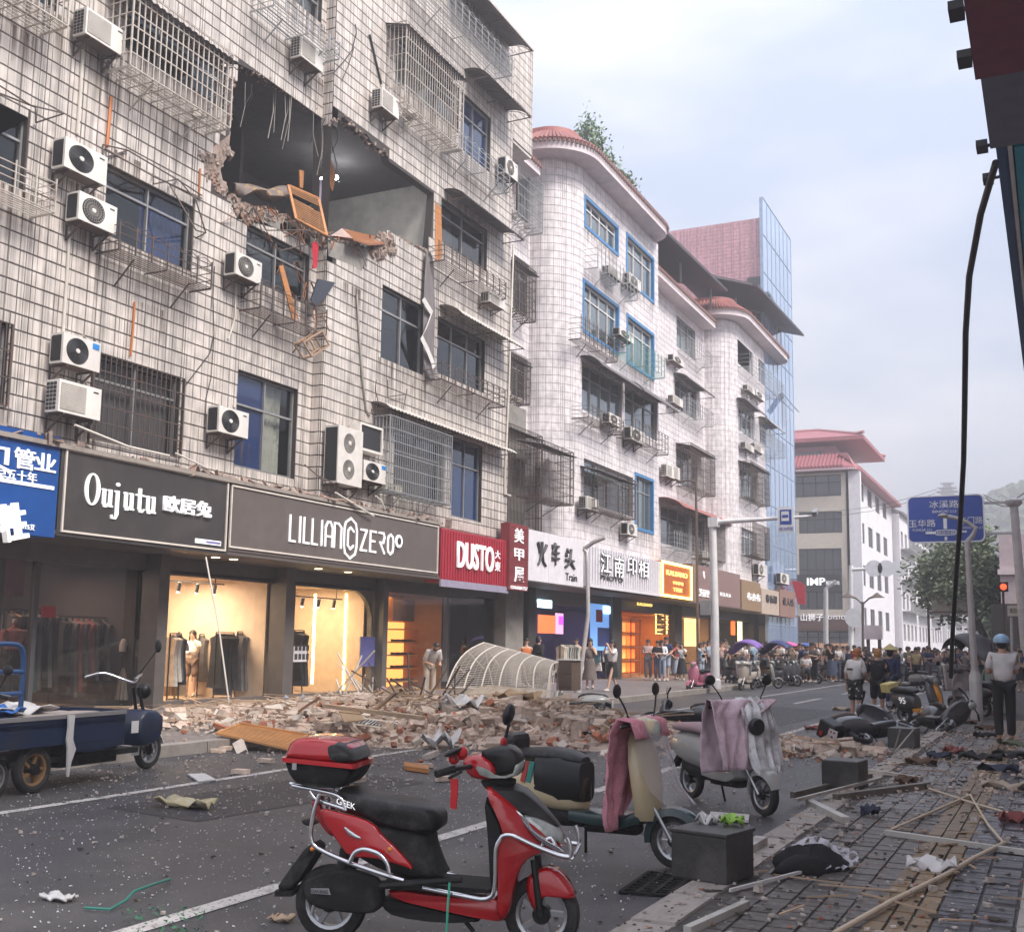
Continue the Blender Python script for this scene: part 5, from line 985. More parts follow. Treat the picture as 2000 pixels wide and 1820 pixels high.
for (x,yt,yb,Yq,lab) in ((1662,1104,1300,88.,'white gantry pole at the far junction'),(1613,1148,1300,84.,'thin lamp post before the brown far shop')):
    o = pole([(pY(x,yb,Yq).x,Yq,0),pY(x,yt,Yq)], [.2,.16], 'gantry_pole' if x > 1650 else 'street_lamp', lab, 'pole', WHITE if x > 1650 else STEELP)
    if x > 1650:
        MB().tube([pY(1662,1112,Yq),pY(1796,1108,Yq)],[.14,.08],8).build('arm', WHITE, o, w=True)
        for k, xx in enumerate((1707,1731,1757)): p = pY(xx,1110,Yq-.3); MB().lathe([(0,.06),(.62,.06),(.62,0)],20,p,MX.Rotation(math.pi/2,3,'X')).build('sign_disc', SIGNW, o, w=True)
        p = pY(1669,1206,Yq-.3); MB().lathe([(0,.06),(.72,.06),(.72,0)],20,p,MX.Rotation(math.pi/2,3,'X')).build('sign_disc', SIGNW, o, w=True)
    else: MB().tube([pY(x,1150,Yq),pY(1625,1140,Yq),pY(1632,1134,Yq)],[.12,.14,.1],6).build('arm', STEELP, o, w=True)
Yq = 86.; o = pole([(pY(1686,1300,Yq).x,Yq,0),pY(1685,1175,Yq)], .1, 'twin_lamp', 'twin armed lamp with bell shades at the far junction', 'street lamp', STEELB); MB().tube([pY(1655,1164,Yq),pY(1672,1168,Yq),pY(1685,1180,Yq),pY(1698,1168,Yq),pY(1714,1164,Yq)],.07,6).build('arms', STEELB, o, w=True)
for x in (1656,1713): MB().lathe([(.05,.25),(.3,.05),(.55,-.1)],12,pY(x,1164,Yq)).build('shade', STEELB, o, w=True)
Yq = 70.; o = empty('pale_signboard', (pY(1855,1300,Yq).x,Yq,0), 'pale framed signboard on posts under the tree at the far junction', 'signboard'); a = pY(1820,1200,Yq); b_ = pY(1888,1166,Yq); MB().bx((a.x,Yq,a.z),(b_.x,Yq+.1,b_.z)).build('board', mk('pale_board',(.50,.45,.42),.8), o, w=True); q = MB(); q.bar((a.x-.2,Yq,0),(a.x-.2,Yq,b_.z+.1),.12); q.bar((b_.x+.1,Yq,0),(b_.x+.1,Yq,b_.z+.1),.12); q.bar((a.x-.2,Yq-.05,a.z+.15),(b_.x+.1,Yq-.05,a.z+.15),.07); q.build('posts', STEELB, o, w=True)
Yq = 76.; o = empty('junction_box', (pY(1706,1250,Yq).x,Yq,0), 'pale equipment cabinet with dark glyphs raised above the far crowd', 'cabinet'); a = pY(1688,1248,Yq); b_ = pY(1722,1221,Yq); MB().bx((a.x,Yq,a.z),(b_.x,Yq+.6,b_.z)).build('body', STUCCO, o, w=True); q = MB(); q.bar((a.x+.2,Yq+.3,0),(a.x+.2,Yq+.3,a.z),.2); q.bar((b_.x-.2,Yq+.3,0),(b_.x-.2,Yq+.3,a.z),.2); q.build('stand', STEELB, o, w=True)
o = pole([(pY(1977,1300,48).x,48,.1),pY(1975,1205,48)], .05, 'shop_post_sign', 'small cream street plate on a thin post at the right edge', 'sign'); a = pY(1968,1203,47.9); b_ = pY(2010,1182,47.9); MB().bx((a.x,47.85,a.z),(b_.x,47.9,b_.z)).build('plate', mk('cream_plate',(.6,.52,.45),.6), o, w=True); ftext('鑫达商贸', 1972,1187,1998,1197, 47.84, ACD, o, ext=.005)
o = pole([(pY(1961,1270,52).x,52,.1),pY(1959,1150,52)], .05, 'signal_post', 'traffic signal showing a red light at the right edge', 'traffic light', STEELB); p = pY(1960,1146,51.8); MB().box(p,(.36,.22,.4)).build('housing', ACD, o, w=True); MB().ball(p+V((0,-.12,0)),(.13,.05,.13)).build('red_lamp', glow('red_signal',(1,.06,.02),1.6), o, w=True)
# overhead wires across the junction
q = MB()
for (x0,y0,x1,y1,Ya,Yb) in ((1552,1000,1830,955,74,90),(1552,1010,1830,962,74,90),(1920,965,2010,955,60,58),(1925,972,2010,966,60,58)):
    a = pY(x0,y0,Ya); b_ = pY(x1,y1,Yb); q.tube([a.lerp(b_,i/8)-V((0,0,.5*math.sin(math.pi*i/8))) for i in range(9)],.02,4)
tag(q.build('overhead_wires', CAB, kind='structure'), None)

# ================================================================ dust haze in the street
hzm = bpy.data.materials.new('haze'); hzm.use_nodes = True; n = hzm.node_tree.nodes; n.clear(); ho = n.new('ShaderNodeOutputMaterial'); pvn = n.new('ShaderNodeVolumePrincipled'); pvn.inputs['Color'].default_value = (.95,.93,.98,1); pvn.inputs['Density'].default_value = .0034; pvn.inputs['Anisotropy'].default_value = .3; hzm.node_tree.links.new(pvn.outputs[0], ho.inputs['Volume'])
hz_o = MB().bx((-420,-60,-1.5),(420,600,58)).build('haze', hzm, kind='stuff')
# ================================================================ shop row
XS, XG = -15.5, -17.2
CHAR = mk('charcoal_panel', (.045,.04,.039), .45, var=.1, dirt=((.10,.085,.08),1.2,.5)); TAUPE = mk('taupe_panel', (.115,.095,.088), .5, var=.1, dirt=((.16,.13,.12),1,.4)); CHARF = mk('shopfront_metal', (.10,.088,.083), .45, dirt=((.15,.13,.12),2,.4))
SBLUE = mk('sign_board_blue', (.008,.065,.26), .4, var=.1); SRED = mk('sign_red', (.34,.022,.04), .5, var=.1); SBRICKR = mk('sign_brick_red', (.20,.028,.032), .6, var=.2); SWHITE = mk('sign_white_panel', (.72,.69,.73), .5, dirt=((.5,.46,.5),1,.3))
LETW = glow('letter_white', (.86,.85,.86), .25); LETD = mk('letter_dark', (.05,.045,.05), .5); TRIMW = mk('sign_trim', (.66,.60,.54), .4); LETY = glow('letter_gold', (1,.62,.16), 1.0)
def sgn(name, x0,y0,x1,y1, m, label, X=XS, dep=.5, trim=False, cat='shop sign'):
    r = PR(x0,y0,x1,y1,X); o = empty(name, (X,(r[0]+r[1])/2,r[2]), label, cat); MB().bx((X-dep,r[0],r[2]),(X,r[1],r[3])).build('board', m, o, w=True)
    if trim:
        q = MB(); a,b,c,d = r[0]+.08,r[1]-.08,r[2]+.07,r[3]-.08; t = .035
        for s in (((a,c),(b,c+t)),((a,d-t),(b,d)),((a,c+t),(a+t,d-t)),((b-t,c+t),(b,d-t))): q.bx((X-.005,s[0][0],s[0][1]),(X+.03,s[1][0],s[1][1]))
        q.build('trim', TRIMW, o, w=True)
    return o, r
def wtext(o, s, x0,y0,x1,y1, m, X=XS, **k): r = PR(x0,y0,x1,y1,X); text('lettering', s, (X+.004,r[0],r[2]), UY, UZ, r[1]-r[0], r[3]-r[2], m, o, **k)
def strokes(o, X, r, glyphs, m, w, ext=.03):
    """monoline letters: glyphs in a unit box stretched over r=(y0,y1,z0,z1)"""
    for g, (u0,u1,v0,v1) in glyphs:
        q = MB()
        for pl in g:
            P = [V((X+ext/2+.004, r[0]+(r[1]-r[0])*(u0+(u1-u0)*x), r[2]+(r[3]-r[2])*(v0+(v1-v0)*y))) for x,y in pl]
            for a,b in zip(P,P[1:]): d = (b-a).normalized()*w*.42; q.bar(a-d,b+d,ext,w) if abs(d.z) > abs(d.y)*3 or True else None
        q.build('letter', m, o, w=True)
# 1 blue pipe shop board
o, r = sgn('blue_shop_sign', -420,740,106,1050, SBLUE, 'bright blue shop sign with white characters at the left edge', XS); r = PR(0,838,106,1050,XS)
wtext(o, '贝', -52,862,22,925, LETW, bold=.012); wtext(o, '管', 27,872,66,920, LETW, bold=.012); wtext(o, '业', 68,882,107,924, LETW, bold=.012)
wtext(o, '质保', -48,909,10,940, LETW); wtext(o, '五十年', 12,914,70,944, LETW); MB().bx((XS,8,pX(60,950,XS).z),(XS+.02,pX(104,957,XS).y,pX(60,950,XS).z+.06)).build('rule', LETW, o, w=True); wtext(o, '3315艾', 36,1021,66,1036, LETW)
fl = empty('fallen_letter', pX(18,1060,XS+.1), 'white block character knocked crooked at the foot of the blue sign', 'sign letter'); P = [pX(-4,1010,XS+.15),pX(38,998,XS+.15)]; dx = (P[1]-P[0]).normalized(); text('lettering', '牲', pX(-6,1062,XS+.12), (dx+V((.0,0,-.1))).normalized(), V((0,-.25,1)).normalized(), .55, .62, LETW, fl, ext=.12, bold=.02)
MB().bar(pX(12,1000,XS+.1),pX(11,985,XS),.01).build('wire', CAB, fl, w=True)
# 2 charcoal board
o, r2 = sgn('charcoal_shop_sign', 122,865,444,1084, CHAR, 'charcoal framed shop sign reading Oujutu in tall serif letters', XS, trim=True)
def gl_ring(cx, cz, ry, rz, tk, tn, n=28): return [[(cx+ry*math.cos(2*math.pi*i/n),cz+rz*math.sin(2*math.pi*i/n)) for i in range(n)],[(cx+(ry-tk)*math.cos(-2*math.pi*i/n),cz+(rz-tn)*math.sin(-2*math.pi*i/n)) for i in range(n)]]
LR = PR(166,923,302,1005,XS); yb0, yb1 = LR[0], LR[1]; zb0, zb1 = pX(200,990,XS).z, pX(180,924,XS).z; hh = zb1-zb0; ww = (yb1-yb0)
fx = lambda u,v,w: V((XS+w,u,v)); xh = zb0+hh*.58
def letter(polys, holes=()):
    q = MB()
    for i,p in enumerate(polys): q.poly(p, holes[i] if i < len(holes) else (), fx, .005, .035)
    q.build('letter', LETW, o, w=True)
R_ = lambda y0,y1,z0,z1: [(y0,z0),(y1,z0),(y1,z1),(y0,z1)]
a = gl_ring(yb0+ww*.1, zb0+hh*.5, ww*.1, hh*.5, ww*.042, hh*.045); letter([a[0]],[[a[1]]])
def u_(x, w): s = w*.27; letter([R_(x+w*.08,x+w*.08+s,zb0+hh*.1,xh), R_(x,x+w*.1,xh-hh*.05,xh-.001), R_(x+w*.62,x+w*.62+s,zb0+hh*.03,xh), R_(x+w*.52,x+w*.64,xh-hh*.05,xh-.001), R_(x+w*.88,x+w,zb0+hh*.03,zb0+hh*.08), [(x+w*.10,zb0+hh*.12),(x+w*.2,zb0),(x+w*.45,zb0),(x+w*.63,zb0+hh*.12),(x+w*.61,zb0+hh*.16),(x+w*.42,zb0+hh*.06),(x+w*.34,zb0+hh*.14)]])
cw_ = ww*.155
u_(yb0+ww*.225, cw_); u_(yb0+ww*.525, cw_); u_(yb0+ww*.845, cw_)
x = yb0+ww*.42; s = cw_*.27; letter([R_(x,x+s,zb0-hh*.18,xh), R_(x-s*.5,x,xh-hh*.05,xh), [(x,zb0-hh*.18),(x+s,zb0-hh*.18),(x+s*.3,zb0-hh*.33),(x-s*1.3,zb0-hh*.33),(x-s*1.5,zb0-hh*.22),(x-s*.9,zb0-hh*.2),(x-s*.7,zb0-hh*.28),(x,zb0-hh*.28)], [(x+s*.5+s*.6*math.cos(t),zb0+hh*.78+hh*.06*math.sin(t)) for t in [i*.7 for i in range(9)]]])
x = yb0+ww*.735; letter([R_(x,x+s,zb0+hh*.1,zb0+hh*.78), R_(x-s*.9,x+s*2.2,xh-hh*.05,xh+.001), [(x,zb0+hh*.12),(x+s*.5,zb0),(x+s*1.6,zb0),(x+s*2.3,zb0+hh*.1),(x+s*2.1,zb0+hh*.13),(x+s*1.4,zb0+hh*.05),(x+s,zb0+hh*.12)]])
wtext(o, '欧居兔', 318,966,409,1012, LETW, bold=.004, ext=.06); r = PR(381,1051,430,1066,XS); q = MB().bx((XS,r[0],r[2]),(XS+.02,r[1],r[3])).build('phone_plate', LETW, o, w=True); MB().bx((XS+.021,r[0]+(r[1]-r[0])*.4,r[2]+.02),(XS+.024,r[1]-.02,r[3]-.02)).build('plate_band', mk('plate_violet',(.22,.2,.42),.5), o, w=True)
# 3 taupe board
o, r3 = sgn('taupe_shop_sign', 447,938,856,1125, TAUPE, 'long taupe shop sign lettered LILLIAN ZERO in thin white strokes', XS, trim=True)
G = {'L':[[(0,1),(0,0),(1,0)]],'I':[[(.5,0),(.5,1)]],'A':[[(0,0),(0,.75),(.3,1),(.7,1),(1,.75),(1,0)],[(0,.4),(1,.4)]],'N':[[(0,0),(0,1),(.6,1),(1,.85),(1,0)]],'Z':[[(0,1),(1,1),(0,0),(1,0)]],'E':[[(1,1),(0,1),(0,0),(1,0)],[(0,.52),(.8,.52)]],'R':[[(0,1),(.8,1),(1,.8),(.8,.52),(.2,.52),(1,0)]],'O':[[(.5,0),(.1,.12),(0,.3),(0,.7),(.1,.88),(.5,1),(.9,.88),(1,.7),(1,.3),(.9,.12),(.5,0)]]}
LR = PR(566,1006,664,1070,XS); strokes(o, XS, LR, [(G[c],(u,u+w,0,1)) for c,u,w in (('L',0,.1),('I',.16,.05),('L',.26,.1),('L',.42,.1),('I',.58,.05),('A',.68,.14),('N',.86,.14))], LETW, .045)
LR = PR(704,1034,766,1083,XS); strokes(o, XS, LR, [(G[c],(u,u+.17,0,1)) for c,u in (('Z',0),('E',.28),('R',.55),('O',.83))], LETW, .05)
LR = PR(672,1010,694,1092,XS); c_ = G['O'][0]; strokes(o, XS, LR, [([c_],(0,1,0,1)),([[(.8,.7),(.5,.8),(.25,.7),(.25,.3),(.5,.2),(.8,.3)]],(.1,.9,.05,.95))], LETW, .045)
p = pX(778,1057,XS+.03); MB().lathe([(0,.03),(.17,.03),(.17,0)],20,p,MX.Rotation(math.pi/2,3,'Y')).build('badge', LETW, o, w=True); MB().lathe([(0,.035),(.1,.035),(.1,.0)],10,p,MX.Rotation(math.pi/2,3,'Y')).build('badge_face', LETD, o, w=True)
# 4 red ribbed board
o, r4 = sgn('red_shop_sign', 862,1030,990,1151, SRED, 'red ribbed shop sign reading DUSTO in narrow white capitals', XS); q = MB()
for i in range(26): y_ = r4[0]+(r4[1]-r4[0])*(i+.5)/26; q.bx((XS,y_-.03,r4[2]+.1),(XS+.025,y_+.03,r4[3]-.06))
q.build('ribs', SRED, o, w=True); MB().bx((XS-.01,r4[0]-.03,r4[2]-.12),(XS+.04,r4[1]+.03,r4[2]+.08)).build('frame', mk('lilac_frame',(.30,.27,.36),.5), o, w=True)
wtext(o, 'DUSTO', 892,1056,962,1118, LETW, XS+.03, bold=.01, ext=.05); wtext(o, '大', 966,1074,976,1092, LETW, XS+.03); wtext(o, '東', 966,1096,976,1116, LETW, XS+.03)
# 5 upright board
o, r5 = sgn('upright_shop_sign', 995,1020,1030,1155, SBRICKR, 'narrow upright dark red brick sign with three white characters', XS+.1, .3); q = MB()
for i in range(18): z_ = r5[2]+.14+(r5[3]-r5[2]-.16)*i/18; q.bx((XS+.1,r5[0]+.01,z_),(XS+.115,r5[1]-.01,z_+.085))
q.build('brick_courses', SBRICKR, o, w=True); wtext(o, '美', 1004,1030,1022,1062, LETW, XS+.12, bold=.01); wtext(o, '甲', 1004,1070,1022,1096, LETW, XS+.12, bold=.01); wtext(o, '屋', 1004,1106,1022,1138, LETW, XS+.12, bold=.01); wtext(o, '13764301757', 997,1143,1029,1153, LETW, XS+.12)
# 6..12
o, r6 = sgn('white_shop_sign', 1033,1033,1139,1147, SWHITE, 'plain white shop sign with three brushed dark characters', XS); [MB().bx((XS,r6[0]+(r6[1]-r6[0])*u,r6[2]),(XS+.006,r6[0]+(r6[1]-r6[0])*u+.02,r6[3])).build('panel_seam', STUCCO, o, w=True) for u in (.34,.66)]
def brush(X, x0,y0,x1,y1, lines):
    r = PR(x0,y0,x1,y1,X); q = MB()
    for pl in lines: P = [V((X+.03,r[0]+(r[1]-r[0])*a,r[2]+(r[3]-r[2])*b)) for a,b in pl]; q.tube(P,[.07*(1-.45*i/max(1,len(P)-1)) for i in range(len(P))],6)
    q.build('character', LETD, o, w=True, smooth=60)
brush(XS, 1047,1056,1066,1108, [[(.1,.95),(.25,.7),(.3,.5)],[(.95,.9),(.8,.7),(.6,.5)],[(.5,1.),(.5,.6),(.3,.2),(.15,.05)],[(.5,.6),(.65,.2),(.95,.05)]])
brush(XS, 1075,1060,1092,1106, [[(.1,.85),(.9,.9)],[(.45,1),(.25,.7),(.1,.55),(.9,.6)],[(.1,.3),(.95,.35)],[(.5,.8),(.5,.4),(.5,0)]])
brush(XS, 1100,1070,1122,1112, [[(.25,.95),(.4,.8)],[(.15,.72),(.3,.6)],[(.6,1),(.55,.55),(.1,.4),(.9,.42)],[(.55,.5),(.4,.2),(.1,.02)],[(.55,.35),(.95,.02)]])
r = PR(1104,1118,1126,1136,XS); text('lettering','Train',(XS+.004,r[0],r[2]),UY,UZ,r[1]-r[0],r[3]-r[2],LETD,o)
o, r7 = sgn('grooved_shop_sign', 1148,1066,1288,1164, SWHITE, 'white grooved shop sign with four blocky outlined characters', XS); q = MB(); nb = 30
for i in range(nb): y_ = r7[0]+(r7[1]-r7[0])*(i+.5)/nb; q.bx((XS,y_-.07,r7[2]+.12),(XS+.08,y_+.07,r7[3]))
q.build('battens', SWHITE, o, w=True); MB().bx((XS,r7[0],r7[2]-.02),(XS+.1,r7[1],r7[2]+.1)).build('bottom_rail', SWHITE, o, w=True)
wtext(o, '江', 1172,1076,1192,1120, LETD, XS+.085, bold=.03, ext=.06); wtext(o, '南', 1199,1084,1217,1128, LETD, XS+.085, bold=.03, ext=.06); wtext(o, '印', 1224,1086,1242,1122, LETD, XS+.085, bold=.03, ext=.06); wtext(o, '相', 1246,1092,1265,1128, LETD, XS+.085, bold=.03, ext=.06)
wtext(o, '江', 1173,1077,1193,1121, LETW, XS+.15, ext=.02); wtext(o, '南', 1200,1085,1218,1129, LETW, XS+.15, ext=.02); wtext(o, '印', 1225,1087,1243,1123, LETW, XS+.15, ext=.02); wtext(o, '相', 1247,1093,1266,1129, LETW, XS+.15, ext=.02)
wtext(o, 'PHOTO', 1172,1122,1216,1138, LETD, XS+.085, bold=.02)
OR = glow('orange_panel', (.30,.065,.01), .35); YEL = glow('yellow_tube', (1,.75,.12), 3.5)
o, r8 = sgn('orange_lit_sign', 1292,1094,1350,1172, OR, 'glowing orange shop sign edged with a yellow light tube', XS+.1); q = MB(); t = .1
for s in (((r8[0],r8[2]),(r8[1],r8[2]+t)),((r8[0],r8[3]-t),(r8[1],r8[3])),((r8[0],r8[2]+t),(r8[0]+t,r8[3]-t)),((r8[1]-t,r8[2]+t),(r8[1],r8[3]-t))): q.bx((XS+.1,s[0][0],s[0][1]),(XS+.16,s[1][0],s[1][1]))
q.build('light_tube', YEL, o, w=True); wtext(o, 'KALSANO', 1301,1112,1342,1130, LETY, XS+.12, bold=.02); wtext(o, '卡尔萨诺', 1313,1134,1334,1144, LETY, XS+.12); wtext(o, 'TESE', 1314,1147,1332,1157, LETY, XS+.12); wtext(o, 'KALSANO', 1244,1176,1273,1185, LETY, XG+.25)
ROSE = mk('rose_brown_panel', (.24,.15,.14), .6); TANB = mk('tan_woven_panel', (.26,.17,.10), .8, var=.35, sc=14); CRM = mk('cream_panel', (.48,.38,.31), .6); RBR = mk('brown_rose_panel', (.27,.15,.12), .6)
o, r9 = sgn('rose_brown_sign', 1352,1100,1446,1188, ROSE, 'dull rose brown shop sign behind the camera pole', XS); wtext(o, '芝丽空', 1364,1149,1384,1167, LETW, XS, ext=.05); wtext(o, 'BOLALA', 1406,1156,1427,1167, LETW, XS); p = pX(1375,1130,XS+.05); MB().tube([p+V((0,.1*math.cos(t),.28*math.sin(t*.5)+.12*math.sin(t))) for t in [i*.7 for i in range(9)]],.03,5).build('emblem', LETW, o, w=True)
o, r_ = sgn('woven_tan_sign', 1448,1131,1486,1195, TANB, 'tan woven shop sign with pale characters, left of the cream one', XS); wtext(o, '布衣布', 1458,1156,1484,1176, LETW, XS, ext=.05)
o, r_ = sgn('cream_shop_sign', 1487,1148,1522,1202, CRM, 'cream shop sign between the tan and the brown ones', XS); wtext(o, '春香阁', 1495,1160,1516,1179, LETD, XS, ext=.05)
o, r_ = sgn('brown_shop_sign', 1523,1150,1554,1207, RBR, 'brown shop sign last in the row beside the red banner', XS); wtext(o, '佳人坊', 1528,1166,1549,1184, LETD, XS, ext=.05)
bn = empty('red_banner', pX(1560,1180,-14.8), 'plain bright red banner sticking out at the end of the shop row', 'banner'); a, b_ = pY(1546,1133,76), pY(1573,1180,76); MB().loft([[V((a.x,76,a.z)),V((b_.x-.3,76,a.z-.1)),V((b_.x,76,a.z-.4)),V((b_.x,76,b_.z)),V((a.x+.4,76,b_.z))],[V((a.x,76.1,a.z)),V((b_.x-.3,76.1,a.z-.1)),V((b_.x,76.1,a.z-.4)),V((b_.x,76.1,b_.z)),V((a.x+.4,76.1,b_.z))]]).build('cloth', mk('banner_red',(.55,.03,.05),.6), bn, w=True); MB().bar(V((a.x-1,76.05,a.z+.05)),V((b_.x-.2,76.05,a.z+.05)),.06).build('rod', STEELB, bn, w=True)
# rubbish and ledge on top of the sign boxes
lg = MB(); lg.bx((-16.2,7,pX(280,905,XS).z-.03),(XS+.06,r3[1],pX(280,905,XS).z+.05)); ledge = lg.build('sign_ledge', mk('ledge_sheet',(.30,.26,.23),.7,dirt=((.12,.1,.09),4,.8)), b1, w=True)
lj = MB()
for i in range(260):
    y_ = rnd(9,28); zt_ = pX(280,905,XS).z+.05; chunk(lj, (rnd(-16.1,XS+.03),y_,zt_+rnd(0,.05)), (rnd(.05,.3),rnd(.05,.35),rnd(.02,.07)))
lj.build('ledge_rubble', BROK, b1, w=True, kind='stuff')
def stick(name, P, r, m, label, cat='rod', X=XS): tag(MB().tube([pX(x,y,X+dx) for x,y,dx in P], r, 6).build(name, m, smooth=50), label, cat)
stick('white_rod', [(146,830,.05),(250,872,.02),(330,890,.0)], .025, PIPEW, 'thin white rod fallen across the ledge over the charcoal sign'); stick('white_rod', [(343,885,.1),(400,912,.05)], .02, PIPEW, 'short white stick lying on the ledge beside the single air conditioner')
stick('white_rod', [(655,962,.1),(730,1008,.12)], .025, PIPEW, 'white rod hanging down over the taupe sign below the twin fan unit'); stick('bent_hose', [(733,968,.05),(745,978,.1),(752,995,.1)], .02, PIPEW, 'curved pale hose end below the blue badged small unit', 'hose')
tag(MB().tube([pX(402,1088,XS+.02),pX(428,1230,XS+.6),pG(450,1392,.16)], .017, 6).build('leaning_pole', PIPEW, smooth=50), 'long white pole leaning from the charcoal sign down to the pavement', 'pole')
# ---- structure behind the signs
sr = empty('shop_row', (-17,40,0), 'row of lit and dark shopfronts under the signboards', 'shopfronts'); SOFF = mk('soffit', (.10,.085,.08), .7)
q = MB(); q.bx((-24,7,3.34),(XS-.02,32.6,3.42)); q.bx((-24,32.6,3.6),(XS-.02,76,3.68)); q.build('soffit', SOFF, sr, w=True)
q = MB(); q.bx((XG-.3,7,3.0),(XG-.02,32.6,3.339)); q.bx((XG-.3,32.6,3.1),(XG-.02,76,3.59)); q.bx((-16.35,7,4.5),(-16.1,32.5,4.9)); q.bx((-17.6,32.5,4.3),(-16.0,76,4.7)); q.build('fascia', CHARF, sr, w=True)
FLOORT = mk('shop_floor', (.34,.25,.17), .25); WARM = mk('cream_shop_wall', (.66,.52,.40), .8); GLS = glass('shop_glass', (.93,.95,.95), .06); GLSD = glass('shop_glass_dark', (.62,.62,.62), .07, solid=.12, scol=(.03,.028,.03)); DWALL = mk('dark_shop_wall', (.055,.048,.045), .8); ORSH = mk('orange_shop_wall', (.55,.22,.07), .7)
yx = lambda x,y,X=XG: pX(x,y,X).y
def room(y0,y1,wall,depth=4.6,light=None,z1=3.05,glassm=GLS,door=None,name='shop_interior',floor=FLOORT):
    q = MB(); X0, X1 = XG-.3, XG-depth
    q.bx((X1-.1,y0,.12),(X1,y1,z1)); q.bx((X1,y0-.06,.12),(X0,y0,z1)); q.bx((X1,y1,.12),(X0,y1+.06,z1)); q.bx((X1,y0,z1),(X0,y1,z1+.06)); rm = q.build(name, wall, sr, w=True); MB().bx((X1,y0,.10),(XG+.02,y1,.16)).build('shop_floor', floor, rm, w=True)
    if glassm: MB().add([(XG-.12,y0,.2),(XG-.12,y1,.2),(XG-.12,y1,z1),(XG-.12,y0,z1)],[(0,1,2,3)]).build('shop_window', glassm, rm, w=True)
    if light:
        for k in range(light[2] if len(light) > 2 else 1):
            n_ = light[2] if len(light) > 2 else 1; yy = y0+(y1-y0)*(k+.5)/n_; l = bpy.data.lights.new('shop_lamp','AREA'); l.shape = 'RECTANGLE'; l.size = 1.6; l.size_y = max(.5,(y1-y0)/n_*.6); l.energy = light[0]*.42; l.color = light[1]; lo = bpy.data.objects.new('shop_lamp', l); COL.objects.link(lo); lo.location = ((X0+X1)/2+.4,yy,z1-.06)
    return rm
def pier(x0,x1,y,m=CHARF,X=-16.85,z1=3.34,name='pier'):
    a, b = yx(x0,y,X), yx(x1,y,X); MB().bx((XG-.12,a,.14),(X,b,z1)).build(name, m, sr, w=True)
yA0, yB0, yB1, yC0, yC1, yD0, yD1 = 7.3, yx(325,1240), yx(537,1240), yx(574,1240), yx(727,1240), yx(757,1240), yx(878,1240)
pier(306,326,1240); pier(556,573,1240); pier(748,757,1240, X=-16.95)
room(yA0, yx(283,1240), DWALL, 4, (130,(1,.72,.55),3), glassm=GLSD); room(yB0,yB1, WARM, 4.6, (330,(1,.76,.52))); room(yC0,yC1, WARM, 3.4, (200,(1,.70,.42))); room(yD0,yD1, mk('shoe_wall',(.3,.15,.07),.7), 2.6, (40,(1,.55,.22)))
room(yD1+.1, yx(1032,1240), DWALL, 2.5, None, glassm=GLSD, floor=DWALL)
q = MB()
for y0,y1 in ((yB0,yB1),(yC0,yC1)):
    q.bx((XG-.16,y0-.02,.14),(XG-.02,y1+.02,.26)); q.bx((XG-.16,y0-.02,2.95),(XG-.02,y1+.02,3.05)); q.bx((XG-.16,y0-.05,.26),(XG-.02,y0+.03,2.95)); q.bx((XG-.16,y1-.03,.26),(XG-.02,y1+.05,2.95))
q.build('window_frame', TAUPE, sr, w=True)
cc = MB(); n = 8; cc.poly([(yC1-.0,2.95),(yC1-.9,2.95)]+[(yC1-.9+.9*math.sin(R(90*i/n)),2.95-.9+.9*math.cos(R(90*i/n))) for i in range(n+1)], (), lambda u,v,w: V((XG-.15+w,u,v)), 0, .12); cc.build('rounded_corner', TAUPE, sr, w=True)
for x in range(4): a = (8.5,11.5,14.4,15.2)[x]; MB().bx((XG-.17,a,.2),(XG-.06,a+.1,3.0)).build('glazing_bar', DARKFR, sr, w=True)
# fittings
TRK = mk('track_black', (.015,.015,.015), .5); spotm = glow('spot_glow', (1,.85,.6), 12)
def spots(y0,y1,n,X,z=2.75):
    q = MB(); q.bar((X,y0,z+.18),(X,y1,z+.18),.03); [q.bar((X,y0+(y1-y0)*k,z+.18),(X,y0+(y1-y0)*k,3.05),.02) for k in (.1,.9)]; g = MB()
    for i in range(n): yy = y0+(y1-y0)*(i+.5)/n; q.tube([(X,yy,z+.15),(X-.06,yy+.03,z-.06)],.045,8); g.ball((X-.065,yy+.032,z-.065),.035,8,5)
    o = q.build('track', TRK, sr, w=True); g.build('lamp', spotm, o, w=True)
spots(yB0+.3,yB1-.3,5,-18.6); spots(yC0+.2,yC1-.5,4,-17.9,2.55)
CL = [mk('garment_%s'%n, c, .9, var=.25, sc=6) for n,c in (('black',(.02,.019,.02)),('grey',(.16,.15,.15)),('cream',(.55,.46,.36)),('tan',(.36,.23,.13)),('floral',(.45,.30,.24)),('teal',(.06,.13,.13)),('white',(.66,.62,.58)),('rose',(.36,.13,.12)))]
